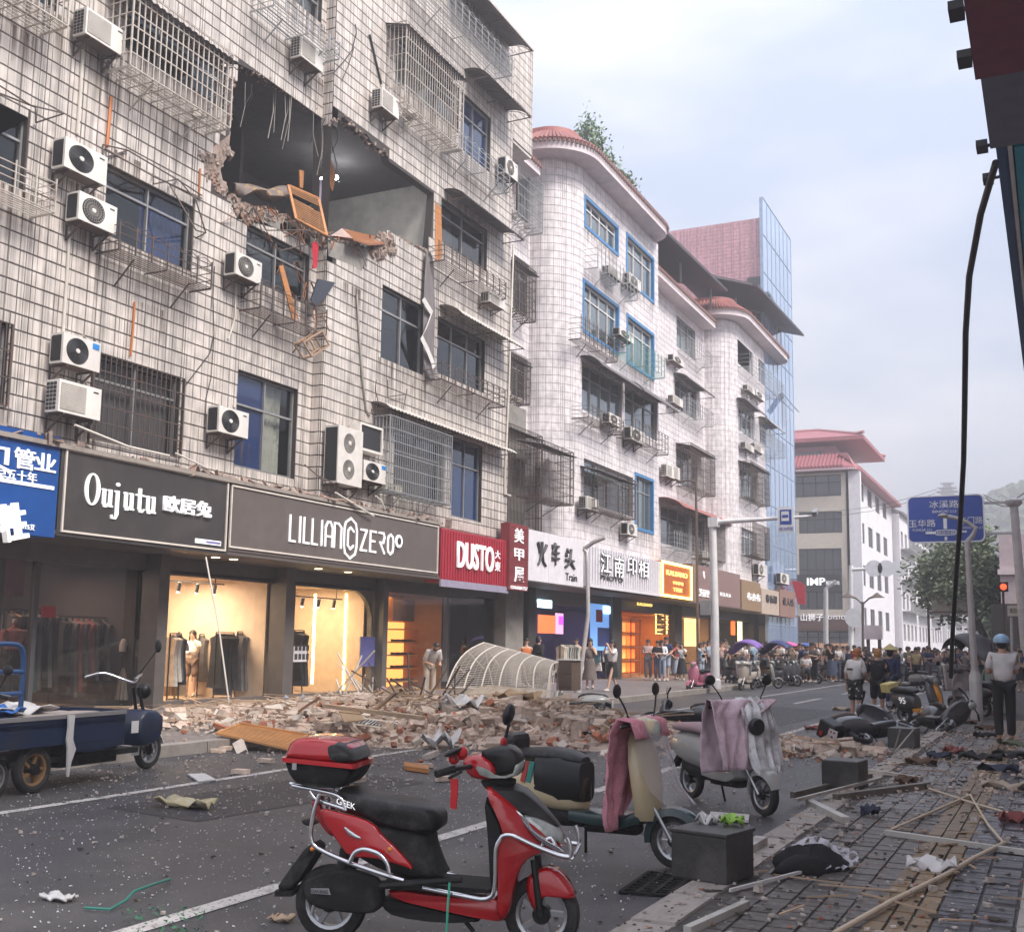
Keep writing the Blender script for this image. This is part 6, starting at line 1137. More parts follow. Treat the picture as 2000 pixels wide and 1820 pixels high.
def rack_of(name, x0,x1,yb, X, zt, lens, cols, label, sp=.085):
    y0, y1 = yx(x0,yb,X), yx(x1,yb,X); o = empty(name, (X,(y0+y1)/2,.16), label, 'clothes rack'); q = MB(); q.bar((X,y0,zt),(X,y1,zt),.025); [q.bar((X,y_,.16),(X,y_,zt),.025) for y_ in (y0,y1)]; q.bar((X,y0,.2),(X,y1,.2),.02); q.build('frame', TRK, o, w=True)
    n = int((y1-y0)/sp)
    for i in range(n):
        y_ = y0+(i+.6)*(y1-y0)/n; L_ = random.choice(lens)*rnd(.9,1.1); w_ = rnd(.17,.23); t = .03; b = MB()
        rows = [(.03,.02),(.05,-.03),(w_,-.09),(w_*.8,-.3),(w_*.86,-L_*.6),(w_*1.15,-L_)]
        b.loft([[V((X-hw,y_-t*(1+j*.12),zt-.05+dz)),V((X+hw,y_-t*(1+j*.12),zt-.05+dz)),V((X+hw,y_+t*(1+j*.12),zt-.05+dz)),V((X-hw,y_+t*(1+j*.12),zt-.05+dz))] for j,(hw,dz) in enumerate(rows)]); b.build('garment', random.choice(cols), o, w=True, smooth=40)
    return o
rack_of('clothes_rack', 420,455,1280, -18.2, 1.75, (1.2,1.35), [CL[0]], 'rack of long black dresses behind the first lit shop window'); rack_of('clothes_rack', 462,528,1280, -18.2, 1.78, (1.0,1.3,1.35), [CL[2],CL[4],CL[1],CL[4],CL[2],CL[7]], 'rack of cream, grey and floral dresses behind the first lit shop window')
rack_of('clothes_rack', 330,352,1280, -18.0, 1.7, (1.0,1.2), CL[:2]+[CL[6]], 'dark hanging garments at the left edge of the first lit shop window'); rack_of('clothes_rack', 388,412,1280, -19.4, 1.7, (1.1,), [CL[3],CL[1]], 'brown coats hanging deeper inside the first lit shop'); rack_of('clothes_rack', 574,592,1280, -17.9, 1.85, (1.25,1.4), [CL[0]], 'black garments hanging at the left of the second lit shop window')
rack_of('clothes_rack', 2,100,1280, -18.0, 2.1, (1.2,1.5), [CL[0],CL[1],CL[3],CL[5]], 'dim rack of long clothes behind the dark left shop window', .13); rack_of('clothes_rack', 105,225,1280, -18.3, 2.0, (1.2,1.5), [CL[0],CL[1],CL[7]], 'second dim rack behind the dark window beside the mannequin', .14)
def panelX(name, x0,y0,x1,y1,X,m,parent=sr,t=.03): r = PR(x0,y0,x1,y1,X); return MB().bx((X-t,r[0],r[2]),(X,r[1],r[3])).build(name, m, parent, w=True)
panelX('wall_poster', 330,1155,406,1205, -21.6, glow('poster_pale',(.85,.74,.70),0.42)); MB().bx((-21.6,yB0+.2,2.62),(-21.5,yB1-.3,2.68)).build('cove_light', glow('cove',(1,.7,.35),3), sr, w=True)
panelX('photo_board', 482,1188,498,1205, -18.4, CHARF)
panelX('wall_poster', 628,1155,690,1330, -19.8, mk('poster_cream',(.62,.53,.44),.6)); panelX('notice', 705,1243,731,1301, XG+.02, mk('notice_blue',(.10,.10,.28),.5)); panelX('notice', 574,1262,599,1292, XG-.09, SWHITE)
q = MB(); r = PR(574,1262,599,1292,XG-.09)
for i in range(2):
    for j in range(4): q.bx((XG-.088,r[0]+.04+j*.16,r[2]+.06+i*.22),(XG-.08,r[0]+.15+j*.16,r[2]+.2+i*.22))
q.build('notice_glyphs', LETD, sr, w=True)
lt = glow('light_strip', (1,.78,.28), 9); q = MB()
for (x,ya,yb) in ((616,1160,1335),(677,1160,1345)): a, b_ = pX(x,ya,-18.1), pX(x-7,yb,-18.1); q.bar((a.x,a.y,a.z),(a.x,a.y,b_.z),.045)
q.build('light_strip', lt, sr, w=True)
# shoe shop shelves
yy0, yy1 = yx(763,1240,-18.6), yx(846,1240,-18.6); so_ = empty('shoe_shelves', (-18.6,(yy0+yy1)/2,.16), 'amber lit shelves of black shoes in the shop with the red sign', 'shelf'); q = MB(); SHM = mk('shoe_black',(.02,.018,.018),.35)
for k in range(5): q.bx((-18.9,yy0,.35+k*.4),(-18.3,yy1,.39+k*.4))
q.bx((-18.95,yy0,.16),(-18.9,yy1,3.0)); q.build('boards', mk('amber_board',(.7,.33,.10),.5), so_, w=True); MB().bx((-18.88,yy0+.05,.2),(-18.86,yy1-.05,2.2)).build('lit_back', glow('amber_back',(1,.42,.10),0.9), so_, w=True)
sm = MB(); sm.loft([[V((-.13,-.035,0)),V((-.13,.035,0)),V((-.13,.03,.08)),V((-.13,-.03,.08))],[V((-.02,-.04,0)),V((-.02,.04,0)),V((-.02,.03,.075)),V((-.02,-.03,.075))],[V((.08,-.045,0)),V((.08,.045,0)),V((.08,.03,.045)),V((.08,-.03,.045))],[V((.14,-.02,0)),V((.14,.02,0)),V((.14,.015,.025)),V((.14,-.015,.025))]]); sme = sm.mesh('shoe', SHM, smooth=50)
for k in range(4):
    for j in range(8): s_ = inst(sme, 'shoe', None, (-18.5,yy0+.1+j*(yy1-yy0-.1)/8,.392+k*.4), (0,0,rnd(.6,1.0))); tag(s_, 'black shoe on the %s amber lit shelf, %s' % (('lowest','second lowest','third lowest','topmost')[k], ('leftmost','second from the left','third from the left','left of the middle','right of the middle','third from the right','second from the right','rightmost')[j]), 'shoe', 'shoes on the amber shelves')
panelX('hanging_poster', 770,1170,845,1215, -18.5, mk('dark_poster',(.10,.07,.08),.5)); panelX('hanging_poster', 858,1165,876,1330, -17.9, mk('pale_column',(.45,.40,.38),.6))
# mannequin in the dark window
def mannequin(p, label, top, skirt, form=(.6,.55,.5)):
    o = empty('mannequin', p, label, 'mannequin'); fm = mk('mannequin_form', form, .5)
    MB().lathe([(.0,1.50),(.045,1.50),(.045,1.42),(.09,1.38),(.2,1.34),(.215,1.25),(.17,1.15),(.14,1.0),(.17,.9)],18).build('torso', top, o, smooth=60)
    q = MB()
    for s in (-1,1): q.tube([(0,s*.19,1.33),(.02,s*.255,1.24),(.03,s*.27,1.1)],[.07,.075,.07],8)
    q.build('sleeve', top, o, smooth=60); b = MB(); n = 40; pr = [(.14,1.0),(.17,.9),(.2,.7),(.235,.35),(.25,.1)]; rings = []
    for r_,z_ in pr: rings.append([V((r_*(1+(.10 if k%2 else 0)*(1-z_))*math.cos(2*math.pi*k/n),r_*(1+(.10 if k%2 else 0)*(1-z_))*math.sin(2*math.pi*k/n),z_)) for k in range(n)])
    b.loft(rings); b.build('skirt', skirt, o); MB().lathe([(.2,0),(.2,.02),(.02,.03),(.02,.2)],16).build('stand', ACG, o); MB().lathe([(0,1.56),(.04,1.55),(.045,1.49)],12).build('neck', fm, o, smooth=60); return o
PLEAT = mk('pleat_grey', (.32,.28,.25), .9); TEEW = mk('tee_cream', (.58,.50,.46), .9)
p = pX(252,1330,-17.75); mannequin((p.x,p.y,.2), 'mannequin in cream top and pleated grey skirt in the dark left window', TEEW, PLEAT)
p = pX(20,1330,-17.7); mannequin((p.x,p.y,.35), 'dim mannequin in dark clothes near the left edge of the dark window', CL[7], CL[0]); panelX('red_garments', 2,1085,46,1165, -17.8, CL[7]); panelX('red_sticker', 83,1183,108,1206, XG-.1, mk('sticker_red',(.3,.03,.04),.5))
p = pX(342,1335,-18.3); mannequin((p.x,p.y,.2), 'mannequin in a pale tunic at the left of the first lit shop window', TEEW, CL[3])
# other shops beyond the gap: open fronts
ys = [yx(1040,1240),yx(1205,1240),yx(1330,1240),yx(1400,1240),yx(1480,1240),75.5]
room(ys[0],ys[1], mk('navy_shop',(.05,.045,.09),.7), 3, (70,(.75,.6,1),2), glassm=None); room(ys[1]+.1,ys[2], ORSH, 2.6, (75,(1,.55,.2),2), glassm=None); room(ys[2]+.1,ys[3], WARM, 2.6, (60,(1,.62,.3)), glassm=None); room(ys[3]+.1,ys[4], DWALL, 2.4, (45,(1,.75,.45),2), glassm=None); room(ys[4]+.1,ys[5], DWALL, 2.4, (30,(1,.75,.45),2), glassm=None)
for x0,x1 in ((1032,1046),(1196,1214),(1318,1332),(1395,1404),(1472,1482)): pier(x0,x1,1240,DWALL,-17.0,3.6)
panelX('blue_lit_sign', 1051,1170,1078,1188, XG+.1, glow('cyan_sign',(.55,.85,1),1.8)); panelX('blue_lit_sign', 1180,1183,1197,1199, XG+.1, glow('cyan_sign',(.55,.85,1),1.8)); panelX('lit_screen', 1052,1200,1085,1237, XG-.3, glow('red_screen',(.9,.16,.05),0.84)); panelX('lit_screen', 1086,1197,1100,1238, XG-.3, glow('pink_screen',(.85,.35,.6),0.78)); panelX('lit_screen', 1092,1203,1100,1220, XG-.28, glow('violet_screen',(.45,.05,.95),1.2))
panelX('wall_poster', 1154,1178,1194,1270, XG+.05, glow('sky_poster',(.16,.35,.75),0.42)); panelX('poster_figure', 1165,1190,1177,1215, XG+.07, mk('poster_red',(.4,.03,.04),.6)); panelX('poster_figure', 1168,1225,1190,1262, XG+.07, mk('poster_navy',(.03,.05,.2),.6))
rack_of('clothes_rack', 1094,1130,1262, -17.0, 1.6, (.9,1.0), [CL[6],CL[2],CL[1],CL[5]], 'rack of pale clothes in front of the shop with the brushed white sign'); rack_of('clothes_rack', 1160,1195,1262, -17.6, 1.7, (.8,1.1), [CL[6],CL[5],CL[0]], 'rack of dark and white clothes below the sky blue poster')
r = PR(1216,1206,1252,1312,XG+.05); so_ = empty('orange_shelf', (XG,(r[0]+r[1])/2,.16), 'glowing orange shelf rack between two shopfronts', 'shelf'); q = MB()
for y_ in (r[0],(r[0]+r[1])/2,r[1]): q.bar((XG+.0,y_,.2),(XG+.0,y_,r[3]),.05)
for k in range(5): z_ = .3+(r[3]-.4)*k/4; q.bx((XG-.25,r[0],z_),(XG+.05,r[1],z_+.04))
q.build('frame', mk('copper_frame',(.3,.12,.05),.4), so_, w=True); [MB().bx((XG-.24,r[0]+.05+(r[1]-r[0])*.5*i,.4+(r[3]-.4)*k/4),(XG-.22,r[0]+(r[1]-r[0])*(.5+.5*i)-.08,.3+(r[3]-.4)*(k+.85)/4)).build('lit_panel', glow('orange_glow',(1,.14,.02),0.96) if i else glow('amber_glow',(.9,.4,.1),0.54), so_, w=True) for k in range(4) for i in range(2)]
sh_ = glow('yellow_shelf',(1,.66,.22),1.32); panelX('lit_display', 1281,1192,1297,1240, XG-.2, sh_); panelX('lit_display', 1302,1193,1317,1240, XG-.2, sh_); panelX('lit_curtain', 1337,1198,1366,1262, XG-.4, glow('warm_curtain',(.95,.60,.25),0.78)); panelX('lit_strip', 1441,1208,1450,1262, XG-.2, glow('lime_strip',(.9,.8,.4),1.08)); panelX('lit_display', 1428,1206,1436,1240, XG-.3, glow('orange_glow',(1,.14,.02),0.96))
q = MB()
for (x0,x1,ya,yb) in ((1281,1297,1192,1240),(1302,1317,1193,1240)):
    r = PR(x0,ya,x1,yb,XG-.18)
    for k in range(5): q.bx((XG-.2,r[0],r[2]+(r[3]-r[2])*k/5),(XG-.05,r[1],r[2]+(r[3]-r[2])*k/5+.04)); [q.box((XG-.12,r[0]+(r[1]-r[0])*(j+.5)/4,r[2]+(r[3]-r[2])*k/5+.14),(.1,.14,rnd(.1,.2))) for j in range(4)]
q.build('display_goods', mk('display_goods',(.22,.12,.06),.6), sr, w=True, kind='stuff')
for x, y in ((420,1113),(455,1118),(622,1110),(680,1116)): p = pX(x,y,-16.3); MB().lathe([(.0,.0),(.09,.0),(.1,.02)],12,(p.x,p.y,3.325)).build('downlight', glow('downlight',(1,.8,.5),1.8), sr, w=True)
# ================================================================ vehicles
RUB = mk('tyre_rubber', (.018,.017,.017), .85, bump=.3, bsc=60, dirt=((.10,.09,.08),6,.5)); BLKP = mk('black_plastic', (.010,.010,.011), .4, spec=.35, dirt=((.10,.09,.085),5,.25)); BLKM = mk('black_matt', (.014,.014,.015), .75, spec=.25, dirt=((.12,.11,.10),7,.3), speck=((.22,.2,.19),150,.09)); VINYL = mk('seat_vinyl', (.011,.011,.012), .4, spec=.35, bump=.15, bsc=90, dirt=((.16,.14,.13),11,.3), speck=((.25,.23,.22),130,.10))
CHR = mk('chrome', (.62,.62,.64), .14, 1., var=.05); RIM = mk('rim_metal', (.42,.42,.43), .3, .8); REDP = mk('red_paint', (.40,.003,.008), .2, var=.05, coat=.8, dirt=((.26,.06,.05),6,.15), speck=((.36,.22,.19),170,.10)); LENS = mk('lamp_lens', (.42,.45,.42), .08, .4, var=.3, sc=14); AMB = mk('amber_lens', (.7,.2,.02), .2); TAILR = mk('tail_lens', (.4,.01,.01), .2)
def ringscale(P, k): cx = sum(p[0] for p in P)/len(P); cz = sum(p[1] for p in P)/len(P); return [(cx+(p[0]-cx)*k, cz+(p[1]-cz)*k) for p in P]
def smoothp(P, it=1):
    for _ in range(it):
        Q = []
        for i in range(len(P)): a, b = P[i], P[(i+1)%len(P)]; Q += [(a[0]*.75+b[0]*.25,a[1]*.75+b[1]*.25),(a[0]*.25+b[0]*.75,a[1]*.25+b[1]*.75)]
        P = Q
    return P
def pillow(P, yh, y0=0., ins=.03, taper=None, sm=1):
    """closed profile in (x,z) swelled sideways to +-yh about y0, with rounded edges"""
    P = smoothp(P, sm) if sm else P; b = MB(); n = len(P); rings = []
    tri = tessellate_polygon([[V((p[0],p[1],0)) for p in P]]); size = max(max(p[0] for p in P)-min(p[0] for p in P), max(p[1] for p in P)-min(p[1] for p in P)); k = 1-ins/max(size*.5,.02)
    tp = taper or (lambda x,z: 1.)
    for f, kk in ((-1,k),(-.93,(1+k)/2+.0),(-.72,1),(.72,1),(.93,(1+k)/2),(1,k)):
        rings.append([(p[0], y0+f*yh*tp(p[0],p[1]), p[1]) for p in ringscale(P,kk)])
    q = [p for r in rings for p in r]; f = []
    for i in range(5):
        for j in range(n): f.append((i*n+j,i*n+(j+1)%n,(i+1)*n+(j+1)%n,(i+1)*n+j))
    f += [tuple(t) for t in tri]+[tuple(5*n+i for i in reversed(t)) for t in tri]
    return b.add(q, f)
def wheel(o, x, r=.2, w=.085, spokes=5, rimm=RIM, y=0., z=None):
    z = r if z is None else z; rot = MX.Rotation(math.pi/2,3,'X'); c = (x,y,z); h = w/2
    t = MB().lathe([(r*.66,-h*.7),(r*.8,-h),(r*.93,-h*.85),(r*.985,-h*.45),(r,0),(r*.985,h*.45),(r*.93,h*.85),(r*.8,h),(r*.66,h*.7),(r*.66,-h*.7)],30,c,rot).build('wheel', RUB, o, smooth=40)
    q = MB().lathe([(r*.68,-h*.75),(r*.68,h*.75),(r*.6,h*.6),(r*.57,0),(r*.6,-h*.6),(r*.68,-h*.75)],26,c,rot)
    for i in range(spokes):
        a = 2*math.pi*i/spokes; p = V((x+r*.62*math.cos(a),y,z+r*.62*math.sin(a))); q.bar(V((x+r*.15*math.cos(a+.3),y,z+r*.15*math.sin(a+.3))),p,h*.9,r*.12 if spokes < 9 else r*.05)
    q.build('rim', rimm, t, smooth=40); MB().lathe([(0,-h*1.25),(r*.2,-h*1.25),(r*.24,-h*.9),(r*.24,h*.9),(r*.2,h*1.25),(0,h*1.25)],16,c,rot).build('hub', BLKP if spokes > 3 else RIM, t, smooth=40)
    return t
def tubes(o, name, L_, r, m, mirror=False, n=8):
    b = MB()
    for P in L_:
        P = [V(p) for p in P]
        if len(P) > 2:   # round the bends
            Q = [P[0]]
            for i in range(1,len(P)-1): Q += [P[i].lerp(P[i-1],.3), P[i].lerp(P[i-1],.1).lerp(P[i+1],.06), P[i].lerp(P[i+1],.3)]
            P = Q+[P[-1]]
        b.tube(P, r, n)
        if mirror: b.tube([(p.x,-p.y,p.z) for p in P], r, n)
    return b.build(name, m, o, smooth=50)
# ---- the red scooter in front: outlines taken on its own upright plane
A_, B_ = pG(645,1836), pG(1058,1861); hd = (B_-A_); WB_ = hd.length; hd.normalize(); nr = V((hd.y,-hd.x,0))
rs = empty('scooter', A_, 'glossy red electric scooter with a red and black top box in the foreground', 'scooter', rz=math.atan2(hd.y,hd.x))
def SP(zx, zy, off=.16):
    d = ray(500+.35*zx, 1320+.35*zy); s = (A_+nr*off-C0).dot(nr)/d.dot(nr); p = C0+d*s-A_; return (p.dot(hd), p.z)
def SL(pts, off=.16): return [SP(x,y,off) for x,y in pts]
def S3(pts, off): return [(lambda q: V((q[0],-off,q[1])))(SP(x,y,off)) for x,y in pts]
wheel(rs, 0, .2, .09, 6, RIM); wheel(rs, WB_, .2, .085, 5, RIM)
xn = SP(1700,985,.05)[0]; xb = SP(1345,950,.17)[0]
tapf = lambda x,z: max(.22, 1-.72*max(0,(x-xb)/(xn-xb)))
pillow(SL([(140,462),(152,425),(180,358),(260,343),(380,350),(480,374),(516,420),(548,500)],.2), .2, ins=.05, sm=2).build('top_box', REDP, rs, smooth=60)
pillow(SL([(143,470),(548,510),(530,560),(488,612),(440,634),(250,618),(195,588),(160,530)],.19), .19, ins=.03).build('box_base', BLKM, rs, smooth=60); pillow(SL([(136,452),(138,478),(548,520),(550,492)],.205), .207, ins=.01, sm=0).build('box_lip', REDP, rs, smooth=40)
pillow(SL([(385,372),(470,366),(522,428),(544,492),(410,486),(388,440)],.2), .204, ins=.02).build('box_backrest', VINYL, rs, smooth=60); q = SP(218,500,.195); MB().box((q[0],-.197,q[1]),(.025,.02,.04)).build('box_lock', CHR, rs)
pillow(SL([(440,640),(480,630),(560,652),(700,688),(850,712),(960,735),(1003,772),(1014,820),(1006,872),(960,884),(850,872),(770,852),(680,834),(600,780),(500,746),(450,700)],.14), .15, ins=.07, sm=2).build('seat', VINYL, rs, smooth=70)
seatlab = SP(455,720,.15); q2 = SP(578,665,.15); text('lettering','GEEK',rs.matrix_basis @ V((0,0,0)) if False else A_+hd*seatlab[0]+nr*.163+V((0,0,seatlab[1]+.01)), (hd+V((0,0,-.28))).normalized(), V((0,0,1)), (q2[0]-seatlab[0])*.9, .032, LETW, rs, ext=.003)
for s in (1,-1):
    pillow(SL([(352,732),(460,760),(600,798),(668,838),(690,880),(780,960),(890,1085),(800,1052),(640,1010),(520,1014),(440,900),(368,800)],.16), .022, -s*.145, ins=.02).build('side_fairing', REDP, rs, smooth=60)
    pillow(SL([(485,830),(540,870),(600,908),(560,905),(510,880)],.17), .006, -s*.17, ins=.006).build('fairing_vent', CHR, rs, smooth=60)
    q = SP(745,967,.17); MB().ball((q[0],-s*.168,q[1]),(.014,.008,.014),10,6).build('reflector', AMB, rs, smooth=60)
pillow(SL([(285,672),(340,690),(360,740),(440,900),(400,900),(330,800)],.12), .11, ins=.02).build('tail', REDP, rs, smooth=60); pillow(SL([(238,800),(300,810),(305,850),(245,830)],.1), .08, ins=.01).build('tail_light', BLKP, rs, smooth=60)
pillow(SL([(420,800),(670,832),(960,884),(968,960),(1012,1080),(1045,1135),(760,1112),(640,1060),(480,960)],.12), .125, ins=.03).build('underseat_body', BLKM, rs, smooth=60)
pillow(SL([(715,1140),(1310,1190),(1312,1212),(715,1185)],.15), .155, ins=.01, sm=0).build('footboard', BLKM, rs, smooth=30)
pillow(SL([(722,1186),(1000,1222),(1310,1252),(1345,1235),(1396,1290),(1388,1374),(1300,1366),(1000,1302),(740,1240)],.14), .15, ins=.03, sm=1).build('floor_skirt', REDP, rs, smooth=60)
pillow(SL([(700,1235),(1010,1310),(1300,1372),(1050,1385),(760,1345),(690,1290)],.12), .12, ins=.02).build('belly', BLKM, rs, smooth=60)
pillow(SL([(1272,622),(1312,622),(1420,716),(1500,800),(1560,850),(1640,935),(1708,985),(1560,1004),(1482,1052),(1442,1150),(1398,1372),(1346,1372),(1342,1240),(1342,950),(1378,880),(1340,760)],.16), .185, ins=.04, taper=tapf).build('leg_shield', REDP, rs, smooth=60)
pillow(SL([(1268,650),(1330,760),(1376,870),(1345,920),(1338,1195),(1308,1200),(1296,900)],.15), .165, ins=.02).build('inner_shield', BLKM, rs, smooth=60)
pillow(SL([(1308,600),(1470,622),(1560,700),(1652,800),(1698,862),(1600,806),(1482,764),(1420,722),(1320,628)],.08), .14, ins=.02, taper=tapf).build('nose_cover', BLKP, rs, smooth=60)
pillow(SL([(1462,752),(1480,768),(1590,800),(1692,865),(1714,948),(1650,924),(1580,884),(1535,850)],.1), .165, ins=.015, taper=tapf).build('headlight', LENS, rs, smooth=60)
for s in (1,-1): pillow(SL([(1420,735),(1480,760),(1540,850),(1600,900),(1720,975),(1700,990),(1590,930),(1520,860),(1470,790)],.13), .012, -s*.12, ins=.006, taper=None).build('chrome_strip', CHR, rs, smooth=60)
pillow(SL([(1142,470),(1190,444),(1262,440),(1342,500),(1332,576),(1250,582),(1180,562)],.1), .115, ins=.03).build('handlebar_cowl', REDP, rs, smooth=60); pillow(SL([(1235,424),(1330,398),(1410,390),(1462,430),(1474,470),(1456,542),(1335,556),(1325,500)],.08), .10, ins=.03).build('dash_screen', BLKP, rs, smooth=60); pillow(SL([(1195,488),(1290,516),(1340,560),(1445,560),(1468,480),(1478,500),(1455,572),(1250,574)],.1), .118, ins=.02).build('lamp_trim', LENS, rs, smooth=60)
pillow(SL([(1245,575),(1440,565),(1430,645),(1300,645),(1270,620)],.05), .06, ins=.01).build('column', BLKM, rs, smooth=60)
g0 = S3([(1005,548),(1108,518)],.36); g1 = S3([(1108,518),(1190,500)],.2); tubes(rs,'grip',[[g0[0],(g0[1]+g1[0])/2]],.02,BLKM); tubes(rs,'handlebar',[[(g0[1]+g1[0])/2,S3([(1230,500)],.05)[0]]],.013,BLKP); p = S3([(1075,570),(1150,530)],.3); tubes(rs,'brake_lever',[p],.008,BLKP)
gl = V((SP(1250,500,0)[0]-.04,.33,SP(1250,500,0)[1]+.03)); tubes(rs,'grip',[[gl,gl+V((.02,-.13,-.01))]],.02,BLKM); tubes(rs,'handlebar',[[gl+V((.02,-.13,-.01)),(SP(1250,500,0)[0],.04,SP(1250,500,0)[1])]],.013,BLKP)
a = S3([(1384,372),(1400,310),(1412,268)],-.2); tubes(rs,'mirror_stem',[a],.009,BLKP); c = S3([(1410,214)],-.2)[0]; MB().ball(c,(.032,.07,.062),14,10,MX.Rotation(.25,3,'Y')).build('mirror', BLKP, rs, smooth=60)
a = S3([(1120,470),(1105,440)],.3); tubes(rs,'mirror_stem',[a],.008,BLKP); c = S3([(1100,422)],.3)[0]; MB().ball(c,(.05,.07,.016),14,8,MX.Rotation(-.45,3,'Y')).build('mirror', BLKP, rs, smooth=60)
RIB = mk('red_ribbon', (.42,.008,.012), .6, var=.2)
rb_ = MB(); P = S3([(1085,572),(1126,576),(1122,660),(1115,744),(1082,735),(1086,650)],.31); rb_.add(P+[p+V((.0,.02,0)) for p in P],[(0,1,2,5),(5,2,3,4),(6,7,8,11),(11,8,9,10),(0,1,7,6),(1,2,8,7),(2,3,9,8),(3,4,10,9),(4,5,11,10),(5,0,6,11)]); rb_.build('ribbon', RIB, rs, smooth=50); rb_ = MB(); rb_.ball(S3([(1150,430)],.25)[0],(.03,.05,.035),8,6); rb_.ball(S3([(1105,460)],.28)[0],(.03,.03,.03),8,6); rb_.ball(S3([(1382,372)],-.1)[0],(.02,.04,.03),8,6); rb_.build('ribbon_knots', RIB, rs, smooth=50, kind='stuff')
og = .205
tubes(rs,'crash_bar',[S3([(355,660),(322,760),(302,880),(318,945),(400,990),(530,1045),(720,1110),(825,1140)],og), S3([(520,1042),(552,978),(606,962),(690,990),(735,1042),(745,1098)],og+.03), S3([(930,1180),(1100,1215),(1272,1250),(1322,1225),(1334,1150),(1336,950),(1376,886),(1430,886),(1560,950),(1700,1004),(1762,1010),(1750,930),(1736,898)],og-.01)],.0125,CHR,mirror=True)
tubes(rs,'rear_rack',[S3([(200,610),(352,638),(444,660),(484,690),(502,748)],.16),S3([(300,640),(330,690),(460,730),(500,745)],.16),S3([(190,600),(440,628)],.1)],.011,CHR,mirror=True); tubes(rs,'nose_loop',[S3([(1590,955),(1612,912),(1650,898),(1680,960)],.1),[S3([(1762,1010)],.195)[0],S3([(1775,1000)],.0)[0],(S3([(1762,1010)],.195)[0].x,.195,S3([(1762,1010)],.195)[0].z)]],.01,CHR)
tubes(rs,'foot_peg',[S3([(690,1172),(1150,1136)],.23)],.014,BLKM); tubes(rs,'foot_peg',[S3([(700,1150),(1050,1140)],.2)],.01,BLKM)
pillow(SL([(1505,1200),(1510,1128),(1560,1084),(1640,1068),(1702,1110),(1762,1190),(1784,1246),(1690,1238),(1602,1228),(1572,1270),(1562,1314),(1530,1280)],.06), .075, ins=.03).build('front_fender', REDP, rs, smooth=60)
tubes(rs,'fork',[[(SP(1560,1010,0)[0],-.07,SP(1560,1010,0)[1]),(WB_,-.075,.2)],[(SP(1560,1010,0)[0],.07,SP(1560,1010,0)[1]),(WB_,.075,.2)]],.018,BLKP)
pillow(SL([(298,925),(345,960),(330,1000),(205,1192),(98,1204),(180,1085)],.08), .085, ins=.01).build('mud_flap', BLKM, rs, smooth=60); q = MB()
for i in range(7): a = SP(110+i*14,1200,.08); q.box((a[0],0,a[1]-.012),(.012,.16,.03))
q.build('flap_teeth', BLKM, rs); q = SP(316,963,.1); MB().ball((q[0],-.1,q[1]),(.014,.02,.014),10,6).build('reflector', AMB, rs, smooth=60)
pillow(SL([(262,1130),(430,1082),(560,1096),(692,1150),(702,1290),(640,1332),(480,1322),(300,1292),(258,1220)],.15), .045, -.10, ins=.03).build('motor_cover', BLKM, rs, smooth=60); pillow(SL([(306,1184),(405,1184),(416,1220),(306,1212)],.15), .004, -.148, ins=.004, sm=0).build('motor_badge', RIM, rs)
text('lettering','DAYANG', A_+hd*SP(312,1212,.15)[0]+nr*.153+V((0,0,SP(312,1212,.15)[1]+.004)), hd, V((0,0,1)), .09, .018, LETD, rs, ext=.002)
tubes(rs,'shock',[S3([(470,1110),(500,960)],.1)],.03,BLKP,mirror=True); tubes(rs,'side_stand',[S3([(1170,1370),(1215,1425)],.05)],.012,BLKP); tubes(rs,'axle',[S3([(310,1330),(325,1265)],.13)],.01,RIM)
tag(MB().tube([A_+hd*SP(1080,1150,.24)[0]+nr*.24+V((0,0,SP(1080,1150,.24)[1])), A_+hd*SP(1070,1290,.25)[0]+nr*.25+V((0,0,SP(1070,1290,.25)[1])), A_+hd*SP(1060,1440,.26)[0]+nr*.26+V((0,0,.01))], .006, 5).build('cord', mk('green_cord',(.05,.38,.25),.6)), 'green cord hanging from the red scooter footrest', 'cord')
